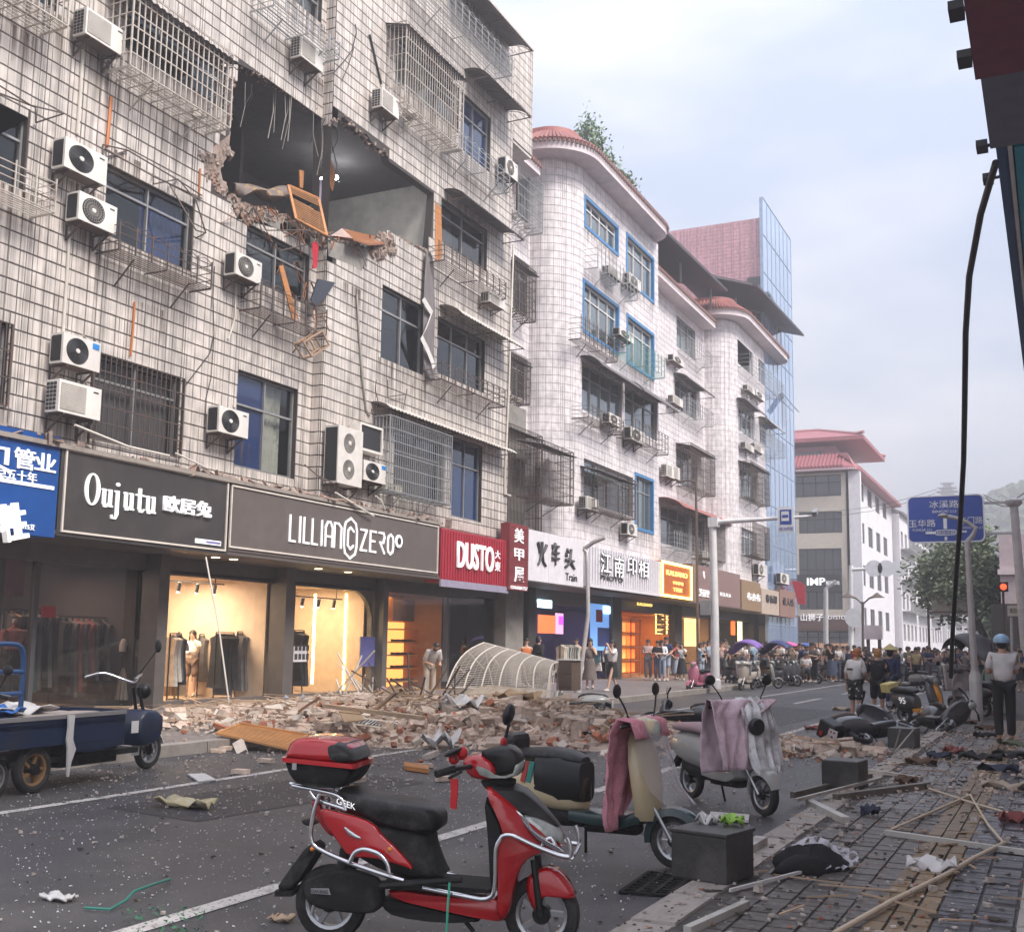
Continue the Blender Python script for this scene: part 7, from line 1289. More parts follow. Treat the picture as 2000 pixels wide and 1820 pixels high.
# ---- round bodied scooters
def loftx(S_, n=14, ex=2.4):
    r = []
    for x,zc,hw,hh in S_:
        ring = []
        for k in range(n): a = 2*math.pi*k/n; ca, sa = math.cos(a), math.sin(a); ring.append(V((x, hw*math.copysign(abs(ca)**(2/ex),ca), zc+hh*math.copysign(abs(sa)**(2/ex),sa))))
        r.append(ring)
    return MB().loft(r)
PNT = {}
def paint(n, c, **k): return mk('paint_'+n, c, k.pop('rough',.28), coat=.5, var=.06, dirt=((.2,.18,.17),4,.25), **k)
def retro(loc, rz, label, body, seat=VINYL, skirt=None, mirrors=True, roll=0., pitch=0., box=None, canopy=None, basket=False, group=None, shield=None, wb=1.2, tl=0.):
    o = empty('scooter', loc, label, 'scooter', group); o.rotation_euler = (roll,pitch,rz); skirt = skirt or body; shield = shield or body
    wheel(o, 0, .2, .085, 5); wheel(o, wb, .2, .085, 10)
    loftx([(-.33,.56,.04,.03),(-.27,.56,.10,.09),(-.12,.55,.155,.15),(.08,.53,.17,.18),(.26,.51,.165,.18),(.40,.49,.13,.16),(.47,.47,.08,.12)],18).build('tail_body', body, o, smooth=60)
    loftx([(-.12,.34,.06,.05),(.05,.32,.1,.08),(.3,.3,.11,.08),(.48,.29,.1,.06)],12).build('swing_arm', BLKM, o, smooth=60)
    loftx([(-.27,.72,.07,.025),(-.2,.735,.12,.045),(.05,.745,.15,.055),(.2,.75,.15,.06),(.36,.735,.13,.055),(.46,.71,.08,.035)],16).build('seat', seat, o, smooth=60)
    loftx([(.38,.32,.13,.045),(.6,.31,.15,.05),(.85,.31,.15,.05),(.97,.36,.13,.06)],12,5).build('footboard', skirt, o, smooth=40)
    loftx([(.5,.24,.1,.04),(.9,.25,.1,.04)],10).build('belly', BLKM, o, smooth=40)
    b = MB(); rings = []
    for z_,xc,hw,bu in ((.33,.97,.12,.10),(.42,.99,.17,.09),(.58,.98,.205,.09),(.75,.955,.205,.085),(.88,.935,.165,.075),(.96,.925,.10,.06)):
        f_ = [V((xc+bu*(1-(u/4)**2)**.7 if abs(u) < 4 else xc, hw*u/4, z_)) for u in range(-4,5)]; k_ = [V((p.x-.045-(.0 if abs(p.y) > hw*.9 else .015), p.y*.94, z_)) for p in reversed(f_)]; rings.append(f_+k_)
    b.loft(rings).build('leg_shield', shield, o, smooth=60)
    f = MB(); n = 12; rings = []
    for i in range(n+1):
        a = R(200-170*i/n-12); rr_ = .232; c = V((wb+rr_*math.cos(a),0,.2+rr_*math.sin(a))); u = V((math.cos(a),0,math.sin(a))); w_ = .075*(.55+.45*math.sin(math.pi*(i+.6)/(n+1.2)))
        rings.append([c+V((0,s*w_,0))-u*(.05 if abs(s) == 1 else 0)+u*.012*(1-abs(s)) for s in (-1,-.75,-.3,.3,.75,1)]+[c+V((0,s*w_*.9,0))-u*.055 for s in (.8,0,-.8)])
    f.loft(rings).build('front_fender', skirt, o, smooth=60)
    tubes(o,'fork',[[(.98,-.06,.55),(wb,-.065,.2)],[(.98,.06,.55),(wb,.065,.2)]],.017,RIM)
    loftx([(.83,1.0,.05,.03),(.88,1.01,.10,.055),(.97,1.0,.11,.075),(1.04,.98,.085,.07),(1.06,.97,.06,.05)],14).build('headstock', body, o, smooth=60)
    q = MB().lathe([(0,.012),(.06,.008),(.075,-.01)],18,(1.06,0,.965),MX.Rotation(math.pi/2,3,'Y')).build('headlight', LENS, o, smooth=60)
    tubes(o,'handlebar',[[(.93,-.22,1.02),(.93,.22,1.02)]],.014,BLKP)
    for s in (-1,1):
        tubes(o,'grip',[[(.93,s*.22,1.02),(.86,s*.36,1.0)]],.019,BLKM); tubes(o,'brake_lever',[[(.96,s*.2,1.03),(.93,s*.36,1.015)]],.007,RIM)
        if mirrors:
            tubes(o,'mirror_stem',[[(.93,s*.2,1.03),(.92,s*.26,1.14),(.9,s*.32,1.22)]],.007,BLKP); MB().ball((.89,s*.335,1.265),(.018,.06,.052),14,8).build('mirror', BLKP, o, smooth=60)
    MB().ball((-.32,0,.6),(.03,.06,.035),10,6).build('tail_light', TAILR, o, smooth=60); tubes(o,'stand',[[(.42,.08,.25),(.38,.16,.01)]],.012,BLKP); loftx([(-.2,.46,.05,.03),(-.34,.3,.06,.012)],8).build('rear_fender', BLKM, o, smooth=40)
    q = MB().box((-.37,0,.42),(.012,.17,.10),MX.Rotation(-.4,3,'Y')).build('number_plate', WHITE, o)
    if box: MB().box((-.32,0,.90),(.3,.34,.3)).build('top_box', box, o, bevel=.04)
    if basket: MB().box((1.12,0,.86),(.2,.3,.2)).build('basket', STEELB, o, bevel=.02)
    if canopy:
        cm = MB(); pts = []
        for i in range(13):
            u = i/12; x_ = 1.22-1.7*u; z_ = 1.62+.28*math.sin(math.pi*min(1,u*1.05)**.8)-.28*max(0,u-.55)*2
            for j in range(9): v = (j-4)/4; pts.append((x_, v*.42*(1-.35*abs(2*u-1)**2), z_-.13*v*v))
        cm.add(pts,[(i*9+j,i*9+j+1,(i+1)*9+j+1,(i+1)*9+j) for i in range(12) for j in range(8)]); c_ = cm.build('canopy', canopy, o, smooth=70); c_.modifiers.new('t','SOLIDIFY').thickness = .015
        tubes(o,'canopy_frame',[[(1.0,0,1.0),(1.08,0,1.4),(1.0,0,1.8)],[(-.3,0,.6),(-.42,0,1.1),(-.3,0,1.66)]],.014,BLKP)
    return o
def by2(front, rear, z=0.): a, b = pG(*front,z), pG(*rear,z); d = a-b; return b, math.atan2(d.y,d.x), d.length
DKG = paint('dark_green', (.006,.028,.030)); BEI = paint('beige', (.58,.47,.29)); GRE = paint('silver_grey', (.30,.29,.27)); PNK = paint('pink', (.50,.16,.24)); CRE = paint('cream', (.48,.42,.35)); BLK_ = paint('black', (.016,.016,.018)); GRY = paint('slate', (.07,.072,.078)); YLW = paint('yellow', (.75,.30,.01)); TEALP = paint('teal', (.02,.20,.17))
SEATP = mk('seat_pink', (.34,.22,.24), .6)
# beige scooter behind the red one
fp = pG(1320,1697); hz = R(-6); lb = V((fp.x-1.2*math.cos(hz),fp.y-1.2*math.sin(hz),0)); bs = retro(lb, hz, 'beige and dark green scooter with a pink quilted apron, behind the red one', BEI, skirt=DKG)
MB().box((-.16,0,.80),(.12,.28,.2)).build('backrest_pad', VINYL, bs, bevel=.05); loftx([(.1,.6,.175,.16),(.3,.58,.178,.18),(.47,.56,.13,.15)],14,4).build('rain_cover', BLKP, bs, smooth=50)
for i,(c,m) in enumerate((((.40,.04,.03),'stripe_red'),((.02,.2,.17),'stripe_teal'))): MB().box((.02+i*.05,-.172,.62),(.04,.01,.16),MX.Rotation(.25,3,'Y')).build('stripe', mk(m,c,.5), bs)
text('lettering','NO.1', basis(bs) @ V((-.16,-.176,.47)), basis(bs).to_3x3() @ V((.45,0,.9)).normalized(), basis(bs).to_3x3() @ V((-.9,0,.45)).normalized(), .16, .05, LETW, bs, ext=.003)
PQ = mk('quilt_pink', (.62,.25,.30), .9, var=.3, sc=6, dirt=((.34,.11,.15),3.5,.7), speck=((.74,.48,.52),48,.2)); PQ2 = mk('quilt_lilac', (.60,.44,.49), .9, var=.25, sc=6, dirt=((.12,.06,.07),3.2,.7), speck=((.7,.56,.6),45,.2)); CLEAR = glass('clear_film', (.95,.95,.95), .16, solid=.10, scol=(.7,.7,.72)); CLEARW = mk('white_film', (.58,.56,.56), .2, var=.5, sc=5, dirt=((.05,.045,.045),3,1.))
def apron(o, name, m, rows, label, sub=True, q=.02, qs=16):
    """quilted sheet over a handlebar in the scooter's own space: rows of (x, y0, y1, z)"""
    n = 26; b = MB(); pts = []; dn = []
    for i in range(len(rows)-1):
        a, c = rows[i], rows[i+1]; k = max(2,int(V((c[0]-a[0],0,c[3]-a[3])).length/.035))
        for j in range(k): u = j/k; dn.append([a[t]+(c[t]-a[t])*u for t in range(4)])
    dn.append(rows[-1])
    for r_i,(x,y0,y1,z) in enumerate(dn):
        for i in range(n+1):
            u = i/n; y = y0+(y1-y0)*u; fold = .022*math.sin(u*11+r_i*.12)+.012*math.sin(u*23-r_i*.2); s_ = abs(math.sin((u*6+r_i*.16)*math.pi))*abs(math.sin((u*6-r_i*.16)*math.pi)); pts.append((x+fold+q*s_**.5, y, z+.3*fold))
    m_ = len(dn); b.add(pts,[(i*(n+1)+j,i*(n+1)+j+1,(i+1)*(n+1)+j+1,(i+1)*(n+1)+j) for i in range(m_-1) for j in range(n)])
    ob = b.build(name, m, smooth=80); ob.matrix_world = basis(o); ob.modifiers.new('t','SOLIDIFY').thickness = .009; tag(ob, label, 'apron'); return ob
apron(bs, 'quilted_apron', PQ, [(1.04,-.34,.30,.93),(.99,-.36,.32,1.05),(.90,-.38,.32,1.07),(.83,-.39,.3,.95),(.80,-.38,.26,.7),(.78,-.36,.12,.5),(.78,-.34,-.04,.36),(.79,-.30,-.10,.26)], 'pink quilted apron hung over the handlebar of the beige scooter')
fm = MB()
rws = [(1.0,.2,1.07),(1.09,.27,.92),(1.14,.29,.72),(1.22,.26,.56),(1.34,.2,.46)]; pts = []
for i,(x,hw,z) in enumerate(rws):
    for j in range(13): v = (j-6)/6; pts.append((x-.10*v*v+.018*math.sin(j*2.3+i), v*hw, z+.01*math.sin(j*3)))
fm.add(pts,[(i*13+j,i*13+j+1,(i+1)*13+j+1,(i+1)*13+j) for i in range(4) for j in range(12)]); ob = fm.build('plastic_sheet', CLEAR, smooth=70); ob.matrix_world = basis(bs); tag(ob, 'clear plastic sheet stretched over the front of the beige scooter', 'plastic sheet')
# grey scooter
lc, hz, ln = by2((1498,1594),(1352,1558)); gs = retro(lc, hz, 'grey round bodied scooter wrapped in a lilac quilt and clear film, by the kerb blocks', GRE, seat=SEATP, wb=max(1.15,min(1.3,ln)))
apron(gs, 'quilted_apron', PQ2, [(1.17,-.38,.0,.42),(1.14,-.42,.04,.7),(1.08,-.44,.1,.95),(1.0,-.42,.36,1.07),(.9,-.42,.38,1.08),(.84,-.42,.36,.9),(.80,-.40,.34,.6),(.80,-.38,.32,.36)], 'lilac quilted apron spattered with dirt on the grey scooter'); fm = MB(); pts = []
rws = [(.98,.28,1.10),(1.10,.34,1.0),(1.16,.36,.8),(1.2,.36,.6),(1.28,.33,.45),(1.36,.26,.38)]
for i,(x,hw,z) in enumerate(rws):
    for j in range(17): v = (j-8)/8*.68+.32; pts.append((x-.14*v*v+.03*math.sin(j*1.9+i*.7), v*hw, z+.015*math.sin(j*3)))
fm.add(pts,[(i*17+j,i*17+j+1,(i+1)*17+j+1,(i+1)*17+j) for i in range(5) for j in range(16)]); ob = fm.build('plastic_sheet', CLEARW, smooth=70); ob.matrix_world = basis(gs); tag(ob, 'shiny dirty plastic wrap over the front of the grey scooter', 'plastic sheet')
MB().lathe([(0,.05),(.07,.05),(.085,.03),(.085,0)],18,(1.2,-.02,.83),MX.Rotation(math.pi/2,3,'Y')).build('wrapped_lamp', BLKP, gs, smooth=40)
# overturned black scooter in the road
fb = retro(pG(1400,1420)+V((0,0,.12)), math.atan2(-.25,-1.), 'black scooter lying on its side in the road behind the rubble', BLK_, roll=R(72), mirrors=False); fb.location = pG(1392,1424)+V((0,0,.10))
# heap of grey and yellow machines on the right
fg = retro(pG(1760,1462)+V((0,0,.25)), math.atan2(.75,.45), 'dark grey scooter toppled backwards against the granite blocks, boxes and plate showing', GRY, roll=R(-66), pitch=R(-4), mirrors=False, seat=mk('seat_taupe',(.2,.16,.15),.6)); fg.location = pG(1700,1458)+V((0,0,.07))
MB().box((-.42,0,.5),(.28,.32,.34)).build('delivery_box', BLKP, fg, bevel=.04); MB().box((-.58,0,.32),(.015,.24,.16),MX.Rotation(-.3,3,'Y')).build('patterned_plate', mk('plate_print',(.6,.5,.5),.5,speck=((.03,.03,.04),22,.4)), fg); MB().box((-.565,.06,.56),(.01,.07,.06)).build('red_mark', TAILR, fg)
lc, hz, ln = by2((1838,1428),(1770,1412)); ys_ = retro(lc, R(-38), 'grey and yellow scooter standing crooked behind the toppled one', GRY, skirt=YLW, roll=R(12), wb=1.2); loftx([(.9,.75,.03,.1),(1.02,.72,.06,.22),(1.1,.6,.05,.12)],12).build('yellow_panel', YLW, ys_, smooth=60)
text('lettering','95', basis(ys_) @ V((.1,-.178,.48)), basis(ys_).to_3x3() @ V((1,0,0)), basis(ys_).to_3x3() @ V((0,0,1)), .18, .14, LETW, ys_, ext=.004); MB().box((-.3,0,.78),(.26,.3,.2)).build('white_crate', mk('crate_yellow',(.7,.6,.25),.5), ys_, bevel=.02)
us = retro(pG(1898,1392,.1)-V((0,.6,0))*0, R(128), 'scooter with a black canopy and silver rain cover parked on the right kerb', BLK_, shield=mk('silver_cover',(.42,.38,.38),.35,.3,var=.5,sc=4), canopy=mk('canopy_black',(.05,.045,.05),.5)); us.location = pG(1925,1400,.1)
MB().box((1.02,0,.85),(.06,.7,.62),MX.Rotation(.15,3,'Y')).build('rain_cover', MAT['silver_cover'], us, bevel=.03)
retro(pG(1935,1375,.1)+V((.1,3,0)), R(110), 'teal scooter half hidden behind the canopied one', TEALP)
fk = retro(pG(1800,1440), R(-60), 'black scooter toppled against the yellow and grey one', BLK_, roll=R(-58), mirrors=False); fk.location = pG(1772,1428)+V((0,0,.05))
# machines along the left kerb
lk = [((1290,1357),(1380,1352),PNK,None,'pink scooter parked at the left kerb, nearest of the row'),((1392,1352),(1470,1346),CRE,None,'cream scooter draped with a white cloth beside the pink one')]
for f_, r_, m, cn, lab in lk: lc, hz, ln = by2(f_, r_); o_ = retro(lc, hz, lab, m, canopy=cn, wb=1.25)
ap = apron(o_, 'white_cloth', mk('white_cloth',(.6,.57,.54),.9), [(1.0,-.3,.3,.95),(.92,-.34,.32,1.06),(.86,-.34,.3,.9),(.84,-.3,.26,.55)], 'white cloth hung over the handlebar of the cream scooter', q=0)
VIO = mk('canopy_violet', (.22,.12,.42), .5); PKC = mk('canopy_pink', (.75,.09,.32), .5); NAV = mk('canopy_navy', (.04,.05,.16), .5); BLC = mk('canopy_blue', (.05,.13,.42), .5)
park = [((1440,1340),(1490,1338),CRE,VIO,'cream scooter under a violet canopy beside the white draped one'),((1500,1337),(1520,1331),GRY,NAV,'dark scooter under a navy canopy in the kerb row'),((1552,1337),(1590,1330),GRY,None,'dark slate scooter at the outer end of the kerb row, nose to the road'),((1522,1322),(1560,1318),BLK_,PKC,'scooter under a bright pink canopy in the kerb row'),((1560,1312),(1590,1308),BLK_,BLC,'scooter under a blue canopy farther up the kerb row'),((1605,1322),(1640,1318),BLK_,None,'black motorbike like scooter behind the slate one'),((1480,1332),(1510,1326),BLK_,None,'black scooter squeezed between the violet and navy canopies'),((1592,1316),(1620,1314),GRE,None,'silver scooter beyond the kerb row near the crowd')]
for i,(f_, r_, m, cn, lab) in enumerate(park):
    p = pG(*f_); retro(p, R(-20+rnd(-20,20)) if i != 2 else R(-75), lab, m, canopy=cn, box=BLKM if i in (1,3) else None)
for i,(x,y) in enumerate(((1640,1330),(1668,1326),(1700,1322),(1740,1330),(1775,1338),(1800,1352),(1830,1346))):
    p = pG(x,y); retro(p, rnd(0,6.28), ['black scooter parked in front of the far crowd, leftmost','slate scooter second along in front of the far crowd','black scooter before the far crowd behind the two boys','grey scooter in the far crowd right of the boys','black scooter behind the yellow one near the crowd','silver scooter tucked behind the yellow one','dark scooter beside the canopied one near the crowd'][i], (BLK_,GRY,BLK_,GRE,BLK_,GRE,GRY)[i], mirrors=False)
for i in range(12):
    x = 1425+i*17; y = 1340-i*1.6+(i%3)*3; p = pG(x,y); retro(p, R(-10+rnd(-35,25)), 'dark scooter packed into the kerb row, %s' % ['left of the violet canopy','under the violet canopy','behind the violet canopy','right of the violet canopy','left of the navy canopy','behind the navy canopy','right of the navy canopy','left of the pink canopy','behind the pink canopy','right of the pink canopy','left of the blue canopy','beyond the blue canopy'][i], (BLK_,GRY,GRE,BLK_)[i%4], mirrors=i%2 == 0, group='scooters packed along the left kerb', box=BLKM if i%5 == 2 else None)
# ---- blue cargo tricycle at the left
A3, B3_ = pG(58,1549), pG(286,1501); h3 = (B3_-A3); D3 = h3.length; ph3 = math.asin(.42/D3); h3.normalize(); h3.rotate(MX.Rotation(-ph3,3,'Z')); w3 = D3*math.cos(ph3); n3 = V((h3.y,-h3.x,0)); tr = empty('cargo_tricycle', A3, 'blue flatbed cargo tricycle parked at the left kerb', 'tricycle', rz=math.atan2(h3.y,h3.x))
def T_(zx, zy, off=0.): d = ray(.3132*zx, 1250+.3132*zy); s = (A3+n3*off-C0).dot(n3)/d.dot(n3); p = C0+d*s-A3; return V((p.dot(h3), -off, p.z))
TBL = mk('tricycle_blue', (.007,.018,.055), .4, dirt=((.03,.03,.035),2.5,.8)); RUSTR = mk('rim_rust', (.22,.12,.05), .6, dirt=((.08,.05,.03),5,.7))
wheel(tr, 0, .24, .11, 5, RUSTR, -.0); wheel(tr, 0, .24, .11, 5, RUSTR, .9); wheel(tr, w3, .23, .08, 14, RIM, .42)
bx = lambda P,off: [(q.x,q.z) for q in (T_(x,y,off) for x,y in P)]
zt = T_(400,470,.1).z; x0_, x1_ = T_(-700,520,.1).x, T_(785,440,.1).x
q = MB(); q.bx((x0_,-.1,zt-.12),(x1_,1.0,zt-.07)); q.build('bed', TBL, tr); MB().bx((x0_,-.10,zt-.30),(x1_,-.07,zt)).build('side_board', TBL, tr); MB().bx((x0_,.97,zt-.2),(x1_,1.0,zt+.02)).build('side_board', TBL, tr); MB().bx((x1_-.03,-.07,zt-.2),(x1_,.97,zt+.02)).build('front_board', TBL, tr); MB().bx((x0_,-.115,zt-.03),(x1_,-.06,zt+.012)).build('rail', ALU, tr)
pillow(bx([(380,520),(780,470),(780,650),(560,700),(430,690)],.1), .035, -.06, ins=.03, sm=0).build('side_box', TBL, tr, smooth=30); q = MB(); q.bx((-.3,-.0,.28),(w3-.7,.9,.34)); q.bx((.5,.1,.2),(1.4,.8,zt-.13)); q.build('chassis', BLKM, tr)
pillow([(p[0],p[1]) for p in bx([(785,430),(935,432),(930,560),(900,620),(850,650),(780,655)],-.42)], .22, .42, ins=.03, sm=1).build('front_box', TBL, tr, smooth=50); sgt = T_(840,540,-.2); MB().box((sgt.x+.0,.195,sgt.z),(.12,.01,.14)).build('sticker', WHITE, tr)
c_ = V((w3,.42,.23)); tubes(tr,'fork',[[c_+V((0,-.06,0)),V((w3-.12,.39,.62)),V((w3-.25,.41,1.0))],[c_+V((0,.06,0)),V((w3-.12,.51,.62)),V((w3-.25,.49,1.0))]],.02,BLKP); tubes(tr,'handlebar',[[V((w3-.72,.08,1.12)),V((w3-.5,.16,1.18)),V((w3-.3,.4,1.06)),V((w3-.3,.5,1.06)),V((w3-.5,.74,1.18)),V((w3-.72,.82,1.12))]],.016,CHR); tubes(tr,'mirror_stem',[[V((w3-.4,.3,1.15)),V((w3-.3,.12,1.45))]],.008,BLKP); MB().ball((w3-.3,.11,1.5),(.02,.05,.08),12,8).build('mirror', BLKP, tr, smooth=60)
MB().ball((w3-.1,.45,.95),(.09,.1,.1),14,8).build('headlight', BLKP, tr, smooth=60); f = MB(); rings = []
for i in range(11): a = R(190-175*i/10); u = V((math.cos(a),0,math.sin(a))); c2_ = c_+u*.26; rings.append([c2_+V((0,-.06,0))-u*.03,c2_+V((0,-.04,0)),c2_+V((0,.04,0)),c2_+V((0,.06,0))-u*.03])
f.loft(rings).build('front_fender', ACW, tr, smooth=60)
a = T_(455,300,.4); fr_ = [(a.x-.43,.35,zt-.05),(a.x-.43,.35,zt+.62),(a.x-.36,.35,zt+.74),(a.x+.0,.35,zt+.74),(a.x+.08,.35,zt+.62),(a.x+.08,.35,zt-.05)]; ht = empty('hand_truck', A3, 'blue tubular hand truck frame standing in the tricycle bed', 'hand truck', rz=tr.rotation_euler.z); tubes(ht,'frame',[fr_,[(a.x-.43,.35,zt+.45),(a.x+.08,.35,zt+.45)],[(a.x-.43,.35,zt+.22),(a.x+.08,.35,zt+.22)]],.028,mk('frame_blue',(.02,.06,.16),.35))
def loose(name, c, s, m, label, cat, rot=0., par_=tr, wob=.04):
    b = MB(); n = 7; pts = []
    for i in range(n+1):
        for j in range(n+1): pts.append((c[0]+(i/n-.5)*s[0]+rnd(-.01,.01), c[1]+(j/n-.5)*s[1]+rnd(-.01,.01), c[2]+s[2]*rnd(-1,1)*.5+wob*math.sin(i*1.3+j*.9)))
    b.add(pts,[(i*(n+1)+j,i*(n+1)+j+1,(i+1)*(n+1)+j+1,(i+1)*(n+1)+j) for i in range(n) for j in range(n)]); ob = b.build(name, m, smooth=50); ob.modifiers.new('t','SOLIDIFY').thickness = .012
    if par_: ob.matrix_world = basis(par_)
    return tag(ob, label, cat)
CARD = mk('cardboard', (.36,.24,.14), .85); PAPW = mk('white_sheet', (.60,.58,.57), .7, dirt=((.3,.27,.25),4,.5)); BLUC = mk('blue_sheet', (.03,.13,.42), .6)
a = T_(40,470,.3); loose('cardboard_sheet', (a.x-.1,.45,zt+.02), (.7,.5,.1), CARD, 'brown cardboard lying in the tricycle bed', 'cardboard'); loose('blue_cloth', (a.x+.55,.4,zt+.05), (.5,.35,.1), BLUC, 'crumpled blue sheet in the tricycle bed', 'cloth'); a = T_(520,400,.5); loose('foam_sheet', (a.x,.55,zt+.06), (.95,.6,.05), PAPW, 'white foam sheet lying at the front of the tricycle bed', 'sheet'); loose('bed_board', (x1_-.75,.3,zt+.0), (1.0,.5,.02), mk('bed_board',(.34,.29,.26),.7), 'pale board across the front of the tricycle bed', 'board', wob=0)
b = MB(); P = [T_(x,y,.13) for x,y in ((440,465),(436,540),(428,620),(440,680),(424,760),(416,850))]
for i in range(5): w_ = (.05,.04,.045,.06,.03,.01)[i]; w2 = (.05,.04,.045,.06,.03,.01)[i+1]; b.add([P[i]-V((w_,0,0)),P[i]+V((w_,0,0)),P[i+1]+V((w2,.0,0)),P[i+1]-V((w2,0,0))],[(0,1,2,3)])
ob = b.build('white_rag', PAPW); ob.matrix_world = basis(tr); ob.modifiers.new('t','SOLIDIFY').thickness = .02; tag(ob, 'frayed white rag hanging from the tricycle side', 'rag')
lw = retro(pG(-290,1640), math.atan2(h3.y,h3.x)+.1, 'motorbike with a dark front wheel poking in at the left edge', BLK_); lw.location = pG(2,1560)-h3*1.2
# ================================================================ people
SKN = mk('skin', (.50,.29,.20), .6, var=.08); SKN2 = mk('skin_pale', (.60,.38,.28), .6, var=.08)
def C_(n, c): return mk('cloth_'+n, c, .9, var=.2, sc=5)
HAIRB = mk('hair_black', (.012,.010,.010), .5); HAIRO = mk('hair_orange', (.42,.15,.045), .6, var=.3); HAIRY = mk('hair_blond', (.45,.22,.08), .6, var=.4)
ARMS = {'down':((-.03,.235,1.10),(.03,.25,.86)), 'phone':((.05,.22,1.11),(.27,.09,1.16)), 'up':((.20,.21,1.25),(.24,.07,1.50)), 'face':((.14,.20,1.13),(.12,.06,1.42)), 'bend':((.02,.25,1.12),(.24,.16,1.02)), 'fold':((.06,.22,1.12),(.17,-.02,1.15)), 'hip':((-.08,.33,1.14),(.04,.20,1.0)), 'walk':((.08,.23,1.12),(.2,.22,.92)), 'hold':((.1,.22,1.1),(.3,.14,1.22))}
def person(loc, rz, label, h=1.68, top=None, bot=None, legs='trousers', sleeve=.5, arms=('down','down'), hair=HAIRB, long=False, lean=0., stance=(0,0), skinm=SKN, shoes=None, fingers=False, head=0., sit=False, group=None, coat=1.):
    o = empty('person', loc, label, 'person', group, rz=rz); k = h/1.70
    cl, sl_ = math.cos(R(lean)), math.sin(R(lean))
    def U(p): x,y,z = p; z -= .95; return (k*(x*cl+z*sl_), k*y, k*(.95-(.42 if sit else 0)+z*cl-x*sl_))      # upper body, leant at the hips
    Lz = lambda p: (k*p[0], k*p[1], k*(p[2]-(.42 if sit else 0)))
    hips = [(0,s*.088,.91) for s in (1,-1)]; kn, an = [], []
    for i, s in enumerate((1,-1)):
        f = stance[i]
        if sit: kn.append((.42,s*.13,.93)); an.append((.44,s*.12,.51))
        else: kn.append((f*.55+.02,s*.095,.5)); an.append((f-(.06 if f < 0 else 0),s*.09,.09+max(0,-f)*.18))
    hd_ = lambda z, x=0: U((.015+x+(z-1.45)*math.tan(R(head)),0,z))
    vs = [(Lz((0,0,.95)),.115*k),(U((0,0,1.08)),.105*k),(U((.0,0,1.27)),.112*k),(U((-.005,0,1.42)),.062*k),(hd_(1.50),.052*k),(hd_(1.575,.012),.086*k),(hd_(1.645,.0),.074*k)]; es = [(0,1),(1,2),(2,3),(3,4),(4,5),(5,6)]
    def add(lst, p, r, frm): lst[0].append((p,r)); lst[1].append((frm,len(lst[0])-1)); return len(lst[0])-1
    bd = (vs, es); A = []
    for i, s in enumerate((1,-1)):
        e, w = ARMS[arms[i]]; e = (e[0],s*e[1],e[2]); w = (w[0],s*w[1],w[2]); sh = (0,s*.17,1.375); A.append((sh,e,w))
        a = add(bd, U(sh), .048*k, 2); b = add(bd, U(e), .04*k, a); c = add(bd, U(w), .027*k, b); dv = (V(w)-V(e)).normalized(); pm = add(bd, U(tuple(V(w)+dv*.06)), .034*k, c)
        if fingers:
            sd = dv.cross(V((0,0,1))); sd = sd.normalized() if sd.length > .1 else V((0,1,0)); cu = V((.3,0,-.6)) if dv.z > -.5 else V((.5,0,-.3))
            for q in range(4): r0 = V(w)+dv*.09+sd*(.02*(q-1.5)); f1 = add(bd, U(tuple(r0)), .0095*k, pm); f2 = add(bd, U(tuple(r0+dv*.035+cu*.008)), .009*k, f1); add(bd, U(tuple(r0+dv*(.055+.006*(1.5-abs(q-1.5)))+cu*.025)), .008*k, f2)
            t1 = add(bd, U(tuple(V(w)+dv*.05+sd*.04*s)), .011*k, pm); add(bd, U(tuple(V(w)+dv*.085+sd*.055*s)), .009*k, t1)
        else:
            f1 = add(bd, U(tuple(V(w)+dv*.11)), .024*k, pm); add(bd, U(tuple(V(w)+dv*.15)), .012*k, f1)
        hp = add(bd, Lz(hips[i]), .085*k, 0); kk = add(bd, Lz(kn[i]), .056*k, hp); ak = add(bd, Lz(an[i]), .038*k, kk); add(bd, Lz((an[i][0]+.13,an[i][1]*1.1,an[i][2]-.05)), .032*k, ak)
    skin('body', vs, es, skinm, o)
    tv = [(Lz((0,0,.93)) if not sit else U((0,0,.98)),.145*k*coat),(U((0,0,1.08)),.135*k*coat),(U((0,0,1.27)),.16*k),(U((-.003,0,1.40)),.085*k)]; te = [(0,1),(1,2),(2,3)]; tb = (tv,te)
    for sh, e, w in A:
        a = add(tb, U(sh), .088*k, 2)
        if sleeve > 0: b = add(tb, U(tuple(V(sh).lerp(V(e),min(1,sleeve*1.35)))), .066*k, a)
        if sleeve >= .9: c = add(tb, U(tuple(V(e).lerp(V(w),.85))), .048*k, b)
    skin('shirt', tv, te, top or C_('white',(.66,.63,.62)), o)
    bm = bot or C_('black',(.02,.02,.022))
    if legs in ('trousers','shorts'):
        pv_ = [(Lz((0,0,.97)),.128*k)]; pe = []; pb = (pv_,pe)
        for i in range(2):
            a = add(pb, Lz(hips[i]), .105*k, 0); b = add(pb, Lz(kn[i] if legs == 'trousers' else tuple(V(hips[i]).lerp(V(kn[i]),1.0))), .082*k if legs == 'trousers' else .10*k, a)
            if legs == 'trousers': add(pb, Lz((an[i][0],an[i][1],an[i][2]+.02)), .07*k, b)
        skin('trousers' if legs == 'trousers' else 'shorts', pv_, pe, bm, o)
    else:
        zl = .48 if legs == 'skirt' else .30; b = MB(); rings = []
        for z_,r_,fl_ in ((1.02,.13,0),(.92,.165,.02),(.75,.185,.05),(zl,.22 if legs == 'skirt' else .26,.09)): rings.append([tuple(V(Lz((0,0,z_)))+V((k*r_*(1+fl_*math.sin(i*2.4))*.85*math.cos(i*math.pi/10)+k*.12*(stance[0]+stance[1])*(1.02-z_),k*r_*(1+fl_*math.sin(i*2.4))*math.sin(i*math.pi/10),0))) for i in range(20)])
